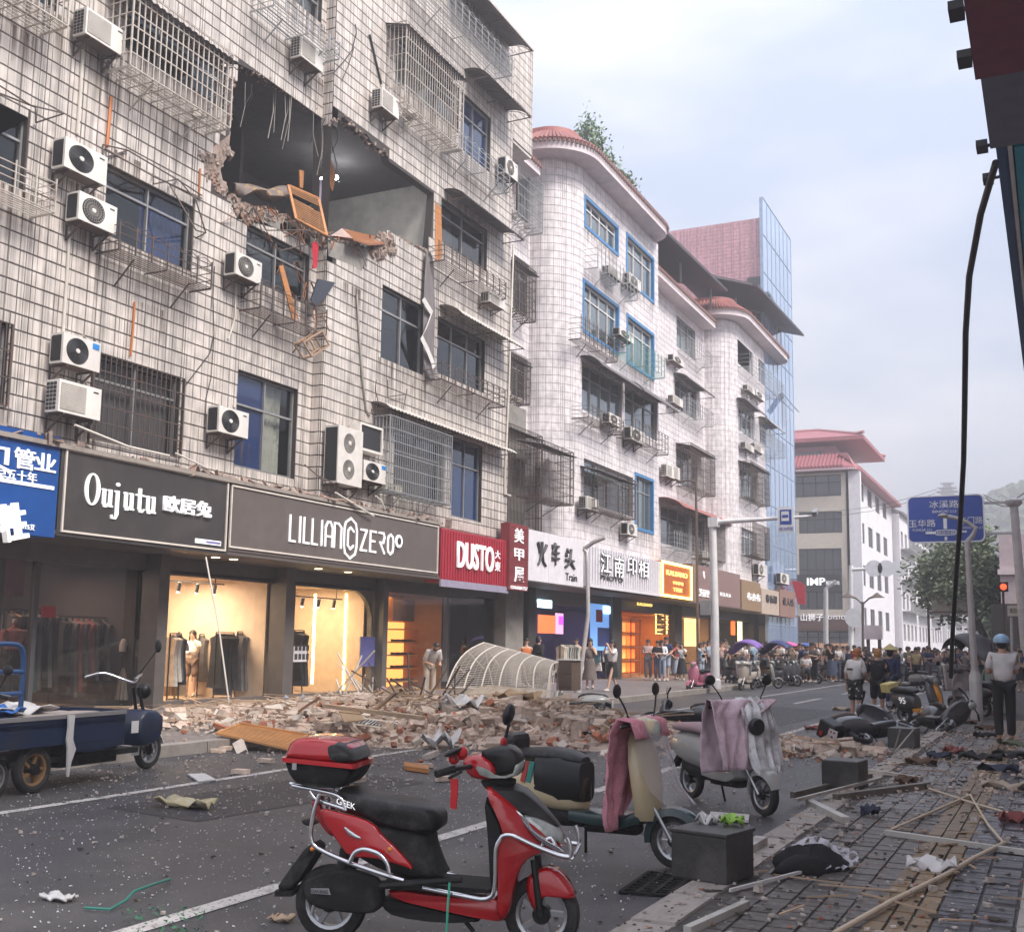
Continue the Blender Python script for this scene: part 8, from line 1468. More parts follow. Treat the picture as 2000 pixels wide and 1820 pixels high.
        b.loft([[V(p) for p in r] for r in rings]).build('skirt', bm, o, smooth=70)
    hc = V(hd_(1.60,.004)); b = MB(); b.ball(hc+V((-.012,0,.02))*k,(.108*k,.097*k,.10*k),14,9,None,-.12,1)
    b.ball(hc+V((-.045,0,-.03))*k,(.075*k,.088*k,.085*k),12,8)
    if long: b.loft([[hc+V((x*k,y*k,z*k)) for x,y in ((-.02,-.1),(-.1,-.08),(-.12,0),(-.1,.08),(-.02,.1),(-.05,0))] for z in (.02,-.1,-.2)]+[[hc+V((-.08*k+x*.4*k,y*.6*k,-.3*k)) for x,y in ((-.02,-.1),(-.1,-.08),(-.12,0),(-.1,.08),(-.02,.1),(-.05,0))]])
    b.build('hair', hair, o, smooth=70)
    fc = MB(); e0 = V(hd_(1.585,.0)); fx_ = e0.x+.094*k
    for s in (-1,1): fc.ball((fx_-.004*k,s*.032*k,e0.z+.005*k),(.008*k,.014*k,.006*k),8,5); fc.ball((fx_-.005*k,s*.033*k,e0.z+.026*k),(.008*k,.02*k,.004*k),8,4)
    fc.ball((fx_-.005*k,0,e0.z-.058*k),(.01*k,.02*k,.006*k),8,5); fc.build('features', mk('face_dark',(.12,.05,.045),.6), o, smooth=70)
    nb = MB(); nb.ball((fx_+.004*k,0,e0.z-.022*k),(.016*k,.013*k,.02*k),8,6); [nb.ball((e0.x-.0*k,s*.088*k,e0.z-.008*k),(.02*k,.012*k,.03*k),8,6) for s in (-1,1)]; nb.build('nose_and_ears', skinm, o, smooth=70)
    sh_ = MB()
    for i in range(2): p = V(Lz(an[i])); sh_.ball(p+V((.05*k,0,-.045*k)),(.13*k,.045*k,.045*k),10,6)
    sh_.build('shoes', shoes or C_('shoe_pale',(.5,.47,.45)), o, smooth=60); return o
WHT = C_('white',(.66,.63,.62)); BKC = C_('black',(.02,.02,.022)); PAT = mk('patterned_shorts', (.03,.03,.033), .9, speck=((.6,.58,.56),9,.22))
p_ = lambda x,y,z=.15: pG(x,y,z)
hm = person(p_(1965,1452,.1), R(104), 'person in white t-shirt and pale blue helmet looking at a phone on the right pavement', 1.74, WHT, BKC, arms=('phone','phone'), sleeve=.62, head=8, fingers=True, shoes=BKC, coat=1.08)
hb_ = MB().ball((.02,0,1.655),(.145,.13,.12),18,10,None,-.25,1).build('helmet', mk('helmet_blue',(.30,.48,.66),.25), hm, smooth=70); MB().ball((.11,0,1.635),(.07,.11,.03),12,6).build('visor', BLKP, hb_, smooth=60); MB().tube([(.03,.115,1.64),(.06,.09,1.52),(.08,0,1.50),(.06,-.09,1.52),(.03,-.115,1.64)],.009,5).build('strap', BLKP, hb_)
tag(MB().box((0,0,0),(.14,.07,.012)).build('mobile_phone', BLKP), 'dark phone held by the person in the pale blue helmet', 'phone'); bpy.data.objects['mobile_phone'].location = basis(hm) @ V((.36,.0,1.20))
by = person(p_(1672,1412,0), R(62), 'person with orange hair, printed white t-shirt and patterned shorts standing in the road', 1.60, mk('cloth_white_tee',(.70,.68,.67),.9), PAT, 'shorts', .8, ('down','bend'), HAIRO, head=22, lean=4, coat=1.22); MB().bx((-.185,-.07,1.13),(-.165,.07,1.17)).build('back_print', BLKP, by)
person(p_(1716,1408,0), R(85), 'person with blond hair in a black printed t-shirt beside the one in white', 1.60, mk('cloth_black_tee',(.018,.016,.02),.9,speck=((.4,.4,.4),7,.09)), BKC, 'shorts', .75, ('bend','bend'), HAIRY, head=18, lean=4, coat=1.2)
cn = person(p_(1742,1392,0), R(70), 'person in dark blue with a pale conical straw hat behind the black t-shirt', 1.6, C_('navy',(.03,.04,.10)), C_('navy',(.03,.04,.10)), sleeve=1, coat=1.1); MB().lathe([(0,1.74),(.21,1.58),(.205,1.57),(0,1.70)],18).build('straw_hat', mk('straw',(.55,.45,.22),.8), cn, smooth=40)
person(p_(1152,1345), R(-62), 'person in a grey sleeveless dress holding a hand to the mouth at the left kerb', 1.64, C_('taupe',(.15,.12,.11)), C_('taupe',(.15,.12,.11)), 'dress', 0, ('face','down'), HAIRB, True, skinm=SKN2, head=-6, fingers=True)
wk = person(p_(1196,1350), R(-118), 'person in white blouse and black skirt raising a phone while stepping along the pavement', 1.58, mk('cloth_blouse',(.70,.68,.68),.9), BKC, 'skirt', .75, ('up','up'), HAIRB, True, stance=(.28,-.22), skinm=SKN2, fingers=True, coat=1.1, shoes=WHT)
person(p_(1056,1345)+V((-1,1,0)), R(-50), 'person in an orange halter top by the shop with the brushed white sign', 1.62, C_('orange',(.55,.16,.05)), C_('taupe',(.15,.12,.11)), 'trousers', 0, ('hip','hip'), HAIRB, skinm=SKN2, coat=.95)
person(p_(1088,1348)+V((-1.2,1.2,0)), R(60), 'person in black seen from behind next to the orange top', 1.68, BKC, BKC, sleeve=1, hair=HAIRB, coat=1.1)
person(p_(1030,1335)+V((-1.5,1.0,0)), R(140), 'person in a white shirt turned into the dark gap left of the orange top', 1.70, WHT, BKC, sleeve=.6)
bp = person(p_(838,1366,.15), R(-40), 'person in a pale patterned shirt bending over a broom before the shoe shop', 1.62, mk('cloth_patterned',(.52,.47,.45),.9,speck=((.2,.2,.3),9,.14)), C_('tan',(.42,.34,.27)), sleeve=.8, arms=('hold','hold'), lean=42, head=14, coat=1.1, fingers=True)
tag(MB().tube([pX(840,1290,-14.6),pX(832,1330,-14.4),pX(828,1372,-14.2)],.02,6).build('broom_handle', STEELG), 'metal broom handle held by the bending person', 'broom')
person(p_(1266,1328), R(-75), 'person in a dusty pink shirt and grey trousers beside the orange shelves', 1.68, C_('dusty_pink',(.48,.33,.30)), C_('grey',(.15,.14,.14)), sleeve=.9, arms=('fold','fold'), coat=1.1)
person(p_(1293,1330), R(-80), 'person in a white shirt and pale jeans next to the dusty pink shirt', 1.66, mk('cloth_blouse',(.70,.68,.68),.9), C_('jeans_pale',(.30,.34,.42)), sleeve=.9, arms=('fold','bend'), long=True)
person(p_(1168,1335)+V((-1.5,1.5,0)), R(-95), 'person in black with a cap of dark hair before the sky blue poster', 1.68, BKC, BKC, 'dress', 0, ('down','bend'), HAIRB, skinm=SKN2)
person((pX(372,1335,-19.3).x,pX(372,1335,-19.3).y,.17), R(-60), 'person with long hair and cream top using a phone inside the lit shop', 1.62, C_('cream_pale',(.82,.78,.76)), C_('brown_shorts',(.22,.14,.10)), 'shorts', .9, ('up','fold'), HAIRB, True, skinm=SKN2)
person(pG(1576,1338)+V((0,-.1,.12)), R(-80), 'person in a white t-shirt sitting on the slate scooter with a phone', 1.68, WHT, BKC, sleeve=.6, arms=('phone','phone'), sit=True, head=15)
person(pG(1628,1324), R(90), 'person in a white shirt and dark trousers walking away up the left side', 1.72, WHT, C_('navy',(.03,.04,.10)), sleeve=.7, stance=(.1,-.1))
person(pG(1690,1318), R(-80), 'person in a green tunic with raised arms in front of the far crowd', 1.64, C_('olive',(.15,.17,.11)), C_('jeans',(.09,.11,.16)), arms=('up','up')); person(pG(1708,1318), R(-85), 'person in a long dark dress with raised arms in front of the far crowd', 1.64, C_('navy',(.03,.04,.10)), C_('navy',(.03,.04,.10)), 'dress', .4, ('up','up'), long=True)
person(p_(1780,1345,0)+V((0,2,0)), R(-60), 'person in a straw coloured shirt leaning by the scooters near the junction', 1.66, C_('straw',(.5,.4,.2)), BKC, arms=('bend','down'))
person(p_(1990,1400,.1)+V((.3,1.5,0)), R(150), 'person in a white striped top just right of the helmeted one', 1.68, WHT, C_('grey',(.15,.14,.14)), sleeve=.8, arms=('phone','down'))
# crowd prototypes: recoloured copies are made once the bodies exist
PROTO = []
for i,(a_,lg_,ln_,st_,hh_) in enumerate(((('down','down'),'trousers',False,(0,0),1.70),(('phone','phone'),'trousers',False,(0,0),1.68),(('up','up'),'trousers',True,(0,0),1.60),(('fold','fold'),'skirt',True,(0,0),1.58),(('bend','down'),'shorts',False,(.1,-.1),1.72),(('up','hip'),'dress',True,(0,0),1.62))):
    PROTO.append(person((-9.5+i*.7,57+i*.4,0), R(-90+20*i), ['onlooker in a plain shirt with arms hanging, front of the far crowd','onlooker looking down at a phone, front of the far crowd','long haired onlooker filming with raised hands in the far crowd','onlooker with folded arms and a skirt in the far crowd','onlooker in shorts stepping forward from the far crowd','onlooker in a long dress with one hand on the hip in the far crowd'][i], hh_, C_('crowd_top',(.5,.48,.47)), C_('crowd_bottom',(.05,.05,.06)), lg_, .6, a_, HAIRB, ln_, stance=st_))
# ================================================================ rubble and litter
BRK = [mk('brick_dusty', (.60,.46,.37), .95, var=.3, sc=9, rnd=.25, bump=.7, bsc=40, dirt=((.62,.53,.45),5,.8)), mk('brick_red', (.40,.15,.085), .95, var=.3, sc=9, rnd=.3, bump=.7, bsc=40, dirt=((.52,.40,.32),5,.7)), mk('mortar_lump', (.58,.50,.43), .95, var=.3, rnd=.2, bump=.9, bsc=20, dirt=((.30,.22,.17),4,.6))]
DUST = mk('rubble_dust', (.50,.39,.32), .95, var=.35, sc=3, bump=.8, bsc=25, dirt=((.30,.20,.15),2,.7)); SHARD = mk('litter_pale', (.42,.36,.32), .9, var=.4, sc=30); SHARDD = mk('litter_dark', (.045,.036,.03), .9); GLITT = mk('glass_crumbs', (.62,.63,.66), .25)
# the heap: height field over the road between the kerb and the lane line
ctr = [((-10.4,17.2),(2.4,2.2),.30),((-8.9,17.8),(2.0,1.5),.40),((-9.6,19.6),(2.0,1.4),.26),((-7.4,18.0),(1.6,1.5),.30),((-5.6,18.0),(1.6,1.0),.12),((-11.8,18.6),(1.8,1.8),.2),((-12.6,16.2),(2.2,1.8),.16),((-4.0,18.0),(1.2,.8),.08),((-13.0,21.0),(1.5,2.0),.26)]
def hz_(x,y): return .78*sum(h*math.exp(-((x-c[0])/s[0])**2-((y-c[1])/s[1])**2) for c,s,h in ctr)
gz = lambda x: .145 if x < -11.0 else (0 if x < -2.2 else .1)
mb = MB(); nx, ny = 90, 70
for j in range(ny+1):
    for i in range(nx+1): x_ = -15.5+i*14.2/nx; y_ = 12+j*14/ny; h = hz_(x_,y_); mb.v.append((x_,y_, gz(x_)-.06+max(0,h*.85-.03)*1.0+(rnd(0,.05) if h > .05 else -.05)))
mb.f = [(j*(nx+1)+i,j*(nx+1)+i+1,(j+1)*(nx+1)+i+1,(j+1)*(nx+1)+i) for j in range(ny) for i in range(nx)]; mb.mi = [0]*len(mb.f); tag(mb.build('rubble_mound', DUST, kind='stuff'), 'dusty mound of crushed masonry under the fallen bricks', 'rubble')
def heap_pt():
    while True:
        c, s, h = random.choice(ctr); x = random.gauss(c[0],s[0]*.75); y = random.gauss(c[1],s[1]*.75)
        if -15 < x < -2.3 and 12.5 < y < 25: return x, y
def brick_mesh(m, full=True):
    b = MB(); q = []; L_, W_, H_ = (.24,.115,.055) if full else (rnd(.09,.17),rnd(.08,.12),rnd(.05,.09))
    for sx in (-1,1):
        for sy in (-1,1):
            for sz in (-1,1): k = rnd(.82,1.05); q.append((sx*L_/2*k,sy*W_/2*rnd(.85,1.03),sz*H_/2*rnd(.85,1.05)))
    b.add(q,[(0,1,3,2),(4,6,7,5),(0,4,5,1),(2,3,7,6),(0,2,6,4),(1,5,7,3)]); return b.mesh('brick', m)
BM = [(brick_mesh(BRK[k//6 % 3], k%2 == 0), k//6 % 3, k%2 == 0) for k in list(range(6))*2+list(range(36))+list(range(12,18))*2]
MARKS = [(-10.2,15.8,'by the cream indoor unit'),(-11.3,14.2,'by the orange louvred panel'),(-9.3,18.6,'by the red suitcase'),(-11.2,21.8,'below the corrugated sheets'),(-9.2,22.6,'by the brown cabinet'),(-10.6,17.3,'by the tipped drawer'),(-13.5,16,'at the left end of the pavement'),(-13.3,20.5,'by the bent steel bars'),(-6.2,17.5,'before the overturned black scooter'),(-3.9,18,'behind the toppled grey scooter'),(-7.6,15.4,'along its front edge'),(-7.8,19.5,'at its back right edge'),(-8.6,17,'at its middle'),(-11.9,18.2,'on the left kerb')]
cand = []
for i in range(900): x, y = heap_pt(); cand.append((x,y))
cand.sort(key=lambda p: p[1]-.25*p[0]+rnd(-2,2))
for i,(x,y) in enumerate(cand[:250]):
    me, ci, full = random.choice(BM); s = rnd(.9,1.35); b_ = inst(me, 'brick', None, (x,y,gz(x)+hz_(x,y)*.88+rnd(-.01,.07)), (rnd(-.8,.8),rnd(-.6,.6),rnd(0,6.3)), (s,s,s))
    lm = min(MARKS, key=lambda q: (q[0]-x)**2+(q[1]-y)**2)[2]; tag(b_, ('dusty pale %s in the heap %s' if ci == 0 else 'red %s in the heap %s' if ci == 1 else 'mortar caked %s in the heap %s') % ('whole brick' if full else 'broken brick', lm), 'brick', 'bricks strewn in the rubble heap')
st = MB()
for i,(x,y) in enumerate(cand[250:]): chunk(st, (x,y,gz(x)+hz_(x,y)*.86+rnd(-.02,.06)), (rnd(.15,.42),rnd(.12,.3),rnd(.08,.2)))
for i in range(5200): x, y = heap_pt(); s = rnd(.02,.09); chunk(st, (x,y,gz(x)+hz_(x,y)*.86+rnd(-.01,.03)), (s,s*rnd(.6,1.4),s*rnd(.4,.9)))
tag(st.build('rubble', BRK[0], kind='stuff'), 'crushed brick and mortar rubble covering the heap', 'rubble'); st = MB()
for i in range(700): x, y = heap_pt(); s = rnd(.03,.10); chunk(st, (x,y,gz(x)+hz_(x,y)*.88+rnd(0,.03)), (s,s*rnd(.6,1.2),s*rnd(.5,.9)))
tag(st.build('red_rubble', BRK[1], kind='stuff'), 'red brick fragments scattered through the heap', 'rubble'); st = MB()
for i in range(420): x, y = heap_pt(); x -= rnd(0,3); z_ = gz(x)+hz_(x,y)*.9+.05; a = rnd(0,6.3); ln = rnd(.15,.7) if i%4 else rnd(.8,1.7); st.bar((x,y,z_+rnd(0,.12)),(x+ln*math.cos(a),y+ln*math.sin(a),z_+rnd(-.02,.15)),rnd(.012,.05),rnd(.008,.02))
tag(st.build('splintered_wood', mk('splinters',(.40,.28,.19),.9,var=.4,sc=2), kind='stuff'), 'splintered laths and sticks mixed into the heap', 'splinters')
def scatter(n, fn, m, name, label, s0, s1, flat=.25):
    b = MB()
    for i in range(n):
        x, y = fn(); s = rnd(s0,s1)*random.choice((.5,.7,1,1)); z = gz(x)+.004; a = rnd(0,6.3); k = random.choice((3,4,4,5)); q = [(x+s*rnd(.5,1)*math.cos(a+6.28*j/k), y+s*rnd(.35,1)*math.sin(a+6.28*j/k), z+rnd(0,.006)) for j in range(k)]; t = s*flat*rnd(.3,1.2)
        b.add(q+[(p[0]*.9+x*.1,p[1]*.9+y*.1,p[2]+t+rnd(0,t)) for p in q],[tuple(range(k,2*k))]+[(j,(j+1)%k,k+(j+1)%k,k+j) for j in range(k)])
    tag(b.build(name, m, kind='stuff'), label, 'litter')
near2 = lambda: (lambda u: (rnd(-11,-2.4), 15-10*u**1.7 if random.random() < .8 else rnd(4.5,12)))(random.random()); near = lambda: (rnd(-11,-2.4), 4.5+abs(random.gauss(0,7))); pave = lambda: (rnd(-2.2,1.5), rnd(5.5,24)); mid = lambda: (random.gauss(-7.5,3.2), random.gauss(17,4.5))
scatter(4200, near, GLITT, 'glass_crumbs', 'fine pale glass crumbs sprinkled over the near road', .004,.012,.5); scatter(1500, near2, SHARD, 'road_litter', 'pale plaster chips scattered over the near road', .004,.018); scatter(420, near, SHARDD, 'dark_litter', 'dark scraps scattered over the near road', .006,.03)
scatter(5200, mid, SHARD, 'rubble_fringe', 'plaster crumbs thinning out around the heap', .006,.035,.5); scatter(3000, pave, SHARD, 'pavement_litter', 'pale chips scattered over the right pavement', .005,.022); scatter(1500, pave, SHARDD, 'pavement_scraps', 'dark scraps and leaves scattered over the right pavement', .008,.03); st = MB()
for i in range(90): x, y = rnd(-2.0,1.2), rnd(6.5,22); a = rnd(0,6.3); ln = rnd(.1,.6); st.bar((x,y,.115),(x+ln*math.cos(a),y+ln*math.sin(a),.12+rnd(0,.03)),rnd(.006,.022),rnd(.004,.012))
tag(st.build('pavement_sticks', MAT['splinters'], kind='stuff'), 'thin sticks and laths strewn over the right pavement', 'splinters')
scatter(900, pave, SHARD, 'pavement_chunks', 'plaster lumps scattered over the right pavement', .015,.05,.5); scatter(420, lambda: (rnd(-2.1,1), rnd(12,22)), BRK[0], 'pavement_bricks', 'brick crumbs scattered over the far right pavement', .015,.05,.4); scatter(520, pave, SHARDD, 'wet_leaves', 'wet dark leaves and rags trodden over the right pavement', .02,.07,.08); scatter(1200, pave, BRK[1], 'pavement_chips', 'brown splinters scattered over the right pavement', .008,.025)
scatter(1300, lambda: (rnd(-16.8,-11), rnd(10,26)), SHARD, 'left_litter', 'plaster chips over the left pavement', .012,.05)
# red bricks lying alone in the road
for i,(x,y) in enumerate(((470,1512),(830,1500),(700,1528),(905,1470),(935,1478),(425,1470),(440,1466),(985,1484),(520,1490),(868,1526))): p = pG(x,y); b_ = inst(BM[6+(i*2)%6 if i < 6 else 12][0], 'brick', None, p+V((0,0,.035)), (0,0,i*.8), (.9,.9,1)); tag(b_, ['red brick lying alone on the lane line','dusty brick behind the red ribbon','broken dark brick right of the red top box','brick before the left end of the heap','brick beside the mirror of the red scooter','upright brick at the kerb by the orange louvre panel','second brick at the kerb by the orange louvre panel','pale brick behind the dash of the red scooter','brick fragment left of the top box','brick next to the orange batten'][i], 'brick', 'bricks lying singly on the road')
for i,(x,y,w_,lab) in enumerate(((-8.3,18.9,.8,'tile faced wall slab tilted at the middle of the heap'),(-9.3,17.2,.6,'broken wall slab lying flat before the middle of the heap'),(-10.9,19.3,.75,'tile faced wall slab leaning near the kerb'),(-7.0,17.6,.5,'small wall slab at the right of the heap'),(-12.3,17.4,.6,'wall slab fallen on the left pavement'),(-8.9,20.4,.7,'wall slab half buried below the corrugated sheets'),(-6.6,18.6,.45,'chipped wall slab near the overturned black scooter'))):
    o = empty('masonry_chunk', (x,y,gz(x)+hz_(x,y)*.9+.08), lab, 'masonry chunk'); o.rotation_euler = (rnd(-.5,.6),rnd(-.5,.3),rnd(0,6)); b = MB(); pl = [(w_*rnd(.4,.6)*math.cos(k*.9+.2),w_*rnd(.35,.5)*math.sin(k*.9+.2)) for k in range(7)]; b.poly(pl,(),lambda u,v,w: V((u,v,w)),-.12,0); b.build('masonry', BRK[2], o); t = MB()
    for a in range(-3,3):
        for c in range(-2,2):
            if inpoly(a*.15+.07,c*.2+.1,pl) and random.random() < .8: t.box((a*.15+.07,c*.2+.1,.006),(.135,.185,.012))
    if t.v: t.build('facing_tiles', T1, o)
def slabG(name, px, z, th, m, label, cat, zs=None):
    P = [pG(x,y,z if zs is None else zs[i]) for i,(x,y) in enumerate(px)]; k = len(P); b = MB().add(P+[p+V((0,0,th)) for p in P],[tuple(range(k-1,-1,-1)),tuple(range(k,2*k))]+[(i,(i+1)%k,k+(i+1)%k,k+i) for i in range(k)]); return tag(b.build(name, m), label, cat)
# big pieces in the heap
COR = mk('corrugated_sheet', (.34,.28,.22), .6, .2, var=.3, dirt=((.15,.08,.04),2.2,.9)); CAGE = mk('cage_pale', (.58,.52,.46), .6, dirt=((.3,.24,.2),4,.6))
fc_ = empty('fallen_cage', pG(980,1400), 'pale window cage of steel bars lying bent on the heap', 'window cage'); q = MB(); q2 = MB(); Yc = 22.5
def cg(u,v):  # u along, v from the lower front edge up over the bend
    a = pY(872+u*(1075-872),1342+u*6,Yc-.6*(1-u)); b_ = pY(945+u*(1090-945),1255+u*38,Yc+.9); c = a.lerp(b_,v); return c+V((0,-.22*math.sin(math.pi*v),.16*math.sin(math.pi*v)))
for i in range(7): q.tube([cg(i/6,v/8) for v in range(9)],.02,5)
for j in range(2): q.tube([cg(u/8,j) for u in range(9)],.022,5)
for j in range(1,34): q2.tube([cg(u/6,j/34) for u in range(7)],.011,4)
for j in range(1,18): q2.tube([cg(j/18,v/8)+V((0,.02,0)) for v in range(9)],.006,4)
for i in range(5): p = cg(1,i/4); q.tube([p,pY(1020+i*17,1352-i*1,Yc+.2+i*.2)],.018,5)
for u in (0,.5): q.tube([cg(u,1),cg(u,1)+V((.1,.3,-1.0))],.018,5)
for v in (0,.33,.66,1): q.tube([cg(0,v),cg(0,v)+V((.25,.35,-.45*v-.1))],.016,5)
for j in range(9): u = j/9; q2.tube([cg(1,u),cg(1,u)+V((.15,-.5,-.55+.1*u))],.01,4); q2.tube([pY(1030+j*6,1360-j*5,Yc+.2),pY(1050+j*5,1320-j*2,Yc+.6)],.009,4)
q.build('frame', CAGE, fc_, w=True, smooth=60); q2.build('bars', CAGE, fc_, w=True)
def corr(px, Y0, Y1, n, label):
    b = MB(); (x0,y0),(x1,y1),(x2,y2),(x3,y3) = px; n *= 2; m_ = n*6; rows = 5; pts = []
    for j in range(rows+1):
        v = j/rows
        for i in range(m_+1): u = i/m_; x = (x0+(x1-x0)*u)*(1-v)+(x3+(x2-x3)*u)*v; y = (y0+(y1-y0)*u)*(1-v)+(y3+(y2-y3)*u)*v+(5*((i//6)%3) if j == rows else 0); p = pY(x,y,Y0+(Y1-Y0)*v); pts.append(p+V((.0,-.02*math.cos(i*math.pi/3)-.25*math.sin(math.pi*v),0)))
    b.add(pts,[(j*(m_+1)+i,j*(m_+1)+i+1,(j+1)*(m_+1)+i+1,(j+1)*(m_+1)+i) for j in range(rows) for i in range(m_)]); o = b.build('corrugated_sheet', COR, smooth=60); o.modifiers.new('t','SOLIDIFY').thickness = .008; tag(o, label, 'sheet')
corr([(885,1352),(958,1338),(935,1418),(922,1425)], 21.9, 21.4, 7, 'left torn piece of corrugated sheet leaning in front of the fallen cage'); corr([(955,1338),(1072,1348),(1062,1408),(935,1400)], 22.0, 21.5, 12, 'wide torn corrugated sheet hanging below the fallen cage'); corr([(1080,1362),(1120,1352),(1122,1408),(1088,1412)], 22.0, 21.6, 4, 'small corrugated sheet right of the fallen cage')
def boxthing(name, x0,y0,x1,y1, Y, dep, m, label, cat, rot=(0,0,0)):
    a, b_ = pY(x0,y1,Y), pY(x1,y0,Y); o = empty(name, ((a.x+b_.x)/2,Y,a.z), label, cat); o.rotation_euler = rot; w_, h_ = b_.x-a.x, b_.z-a.z; MB().bx((-w_/2,0,0),(w_/2,dep,h_)).build('body', m, o, bevel=.01); return o, w_, h_
o, w_, h_ = boxthing('cabinet', 1090,1290,1118,1348, 23.0, .5, mk('cabinet_brown',(.17,.12,.09),.6), 'brown cabinet with two drawers standing at the right end of the fallen cage', 'cabinet'); [MB().bx((-w_/2+.03,-.02,h_*(.1+.45*i)),(w_/2-.03,-.002,h_*(.48+.45*i))).build('drawer', mk('drawer_dark',(.10,.07,.055),.6), o) for i in range(2)]; MB().bx((-w_/2-.03,-.03,h_+.001),(w_/2+.03,.53,h_+.03)).build('top', PAPW, o)
o, w_, h_ = boxthing('wall_air_conditioner', 672,1416,756,1446, 15.9, .3, mk('ac_cream',(.52,.44,.36),.6,dirt=((.3,.22,.17),4,.7)), 'cream indoor air conditioner dropped at the foot of the heap with its grille up', 'air conditioner', (.35,.05,-.06)); q = MB(); q.bx((-w_*.33,.05,h_+.001),(w_*.42,.22,h_+.006)); q.build('grille', ACD, o); q = MB(); [q.bx((-w_*.33+i*w_*.083,.05,h_+.006),(-w_*.33+i*w_*.083+.015,.22,h_+.012)) for i in range(10)]; q.build('grille_ribs', PAPW, o)
LOU = mk('louvre_orange', (.50,.24,.09), .55, var=.25, sc=3); lp2 = empty('louvre_panel', pG(500,1440), 'orange louvred panel lying over the left kerb in front of the heap', 'panel'); c = [pG(424,1432,.22),pG(470,1414,.30),pG(600,1436,.2),pG(570,1464,.06)]
for j in range(12): v = (j+.5)/12; MB().bar(c[0].lerp(c[3],0).lerp(c[1],v),c[3].lerp(c[2],v),.055,.012).build('slat', LOU, lp2, w=True)
q = MB(); q.bar(c[1],c[2],.05,.06); q.bar(c[0],c[1],.05,.04); q.bar(c[3],c[2],.05,.04); q.bar(c[0],c[3],.04,.03); q.build('frame', LOU, lp2, w=True)
def beam(name, x0,y0,z0,x1,y1,z1, w, h, m, label, cat='beam'): return tag(MB().bar(pG(x0,y0,z0),pG(x1,y1,z1),w,h).build(name, m), label, cat)
WDB = mk('raw_timber', (.46,.33,.22), .8, var=.25, sc=3, stretch=(1,1,6)); STK = mk('stick_pale', (.56,.48,.40), .7)
beam('timber', 636,1378,.55,826,1402,.50, .10,.06, WDB, 'long pale timber lying across the heap behind the cream unit'); beam('timber', 560,1404,.2,624,1362,.75, .03,.03, WOODD, 'thin dark stick standing up out of the left of the heap', 'stick'); beam('timber', 400,1432,.16,462,1408,.2, .04,.02, STK, 'white strip lying along the left pavement', 'strip'); beam('timber', 470,1412,.2,560,1390,.35, .04,.03, STK, 'pale lath sloping out of the left of the heap', 'lath'); beam('timber', 735,1385,.5,776,1350,.9, .05,.04, WDB, 'pale stick crossing the drawer in the heap', 'stick')
slabG('cardboard_sheet', [(662,1390),(700,1388),(712,1408),(672,1412)], .45, .02, CARD, 'brown cardboard sheet on top of the heap', 'cardboard'); slabG('cream_sheet', [(672,1420),(760,1418),(758,1448),(674,1452)], .02, .02, PAPW, 'cream board under the dropped indoor unit', 'board') if False else None
o, w_, h_ = boxthing('drawer', 708,1382,738,1412, 17.3, .4, mk('drawer_brown',(.20,.11,.06),.7), 'empty brown drawer tipped up on the heap', 'drawer', (.2,.3,.4)); MB().bx((-w_/2+.02,-.01,.03),(w_/2-.02,.005,h_-.03)).build('inside', ROOM, o)
o, w_, h_ = boxthing('mauve_cabinet', 722,1350,758,1380, 20.2, .4, mk('mauve_panel',(.24,.16,.17),.6), 'tilted mauve cabinet panel at the back of the heap', 'cabinet', (.1,.5,.3)); o, w_, h_ = boxthing('lilac_box', 812,1398,838,1420, 18.6, .3, mk('lilac_box',(.44,.36,.44),.7), 'pale lilac box near the middle of the heap', 'box', (0,.2,.2)); o, w_, h_ = boxthing('red_suitcase', 838,1402,890,1422, 18.6, .35, mk('suitcase_red',(.28,.03,.05),.45), 'dark red suitcase half buried in the heap', 'suitcase', (.1,-.2,.3)); MB().bx((-.12,-.02,.05),(.12,-.005,h_*.8)).build('pocket', BLKM, o)
for i,(x,y,zz) in enumerate(((700,1345,.5),(800,1352,.4),(850,1345,.5))):
    q = MB(); P = pG(x,y+40,.3)
    for k in range(9): a = P+V((rnd(-.5,.5),rnd(-.4,.4),rnd(0,.3))); q.bar(a, a+V((rnd(-.9,.9),rnd(-.5,.5),rnd(.1,.9))), .025)
    tag(q.build('bent_bars', STEELB if i else CAGE), ['bent pale bars behind the mauve cabinet','tangle of rusty bars right of the broom','rusty bars leaning left of the fallen cage'][i], 'steel bars')
for i,(x,y,c_) in enumerate(((590,1412,'grey'),(645,1378,'white'),(770,1420,'tan'),(905,1440,'white'),(1010,1435,'tan'),(860,1462,'white'))):
    p = pG(x,y); z_ = gz(p.x)+hz_(p.x,p.y)+.08; loose('crumpled_bag' if i%2 else 'crumpled_cloth', (p.x,p.y,z_), (rnd(.5,.9),rnd(.4,.7),.16), (C_('bluegrey',(.30,.32,.38)),PAPW,CARD,PAPW,CARD,PAPW)[i], ['blue grey cloth crumpled left of the cream unit','white sheet crumpled at the back of the heap','brown paper crumpled right of the drawer','white plastic bag among the bricks behind the red scooter','brown paper sheet among the bricks at the middle of the heap','white bag on the road edge of the heap'][i], 'bag' if i%2 else 'cloth', par_=None, wob=.08)
fm2 = retro(pG(1165,1392)+V((0,0,.04)), R(200), 'grey scooter crushed on its side at the right end of the heap', GRE, roll=R(70), mirrors=False)
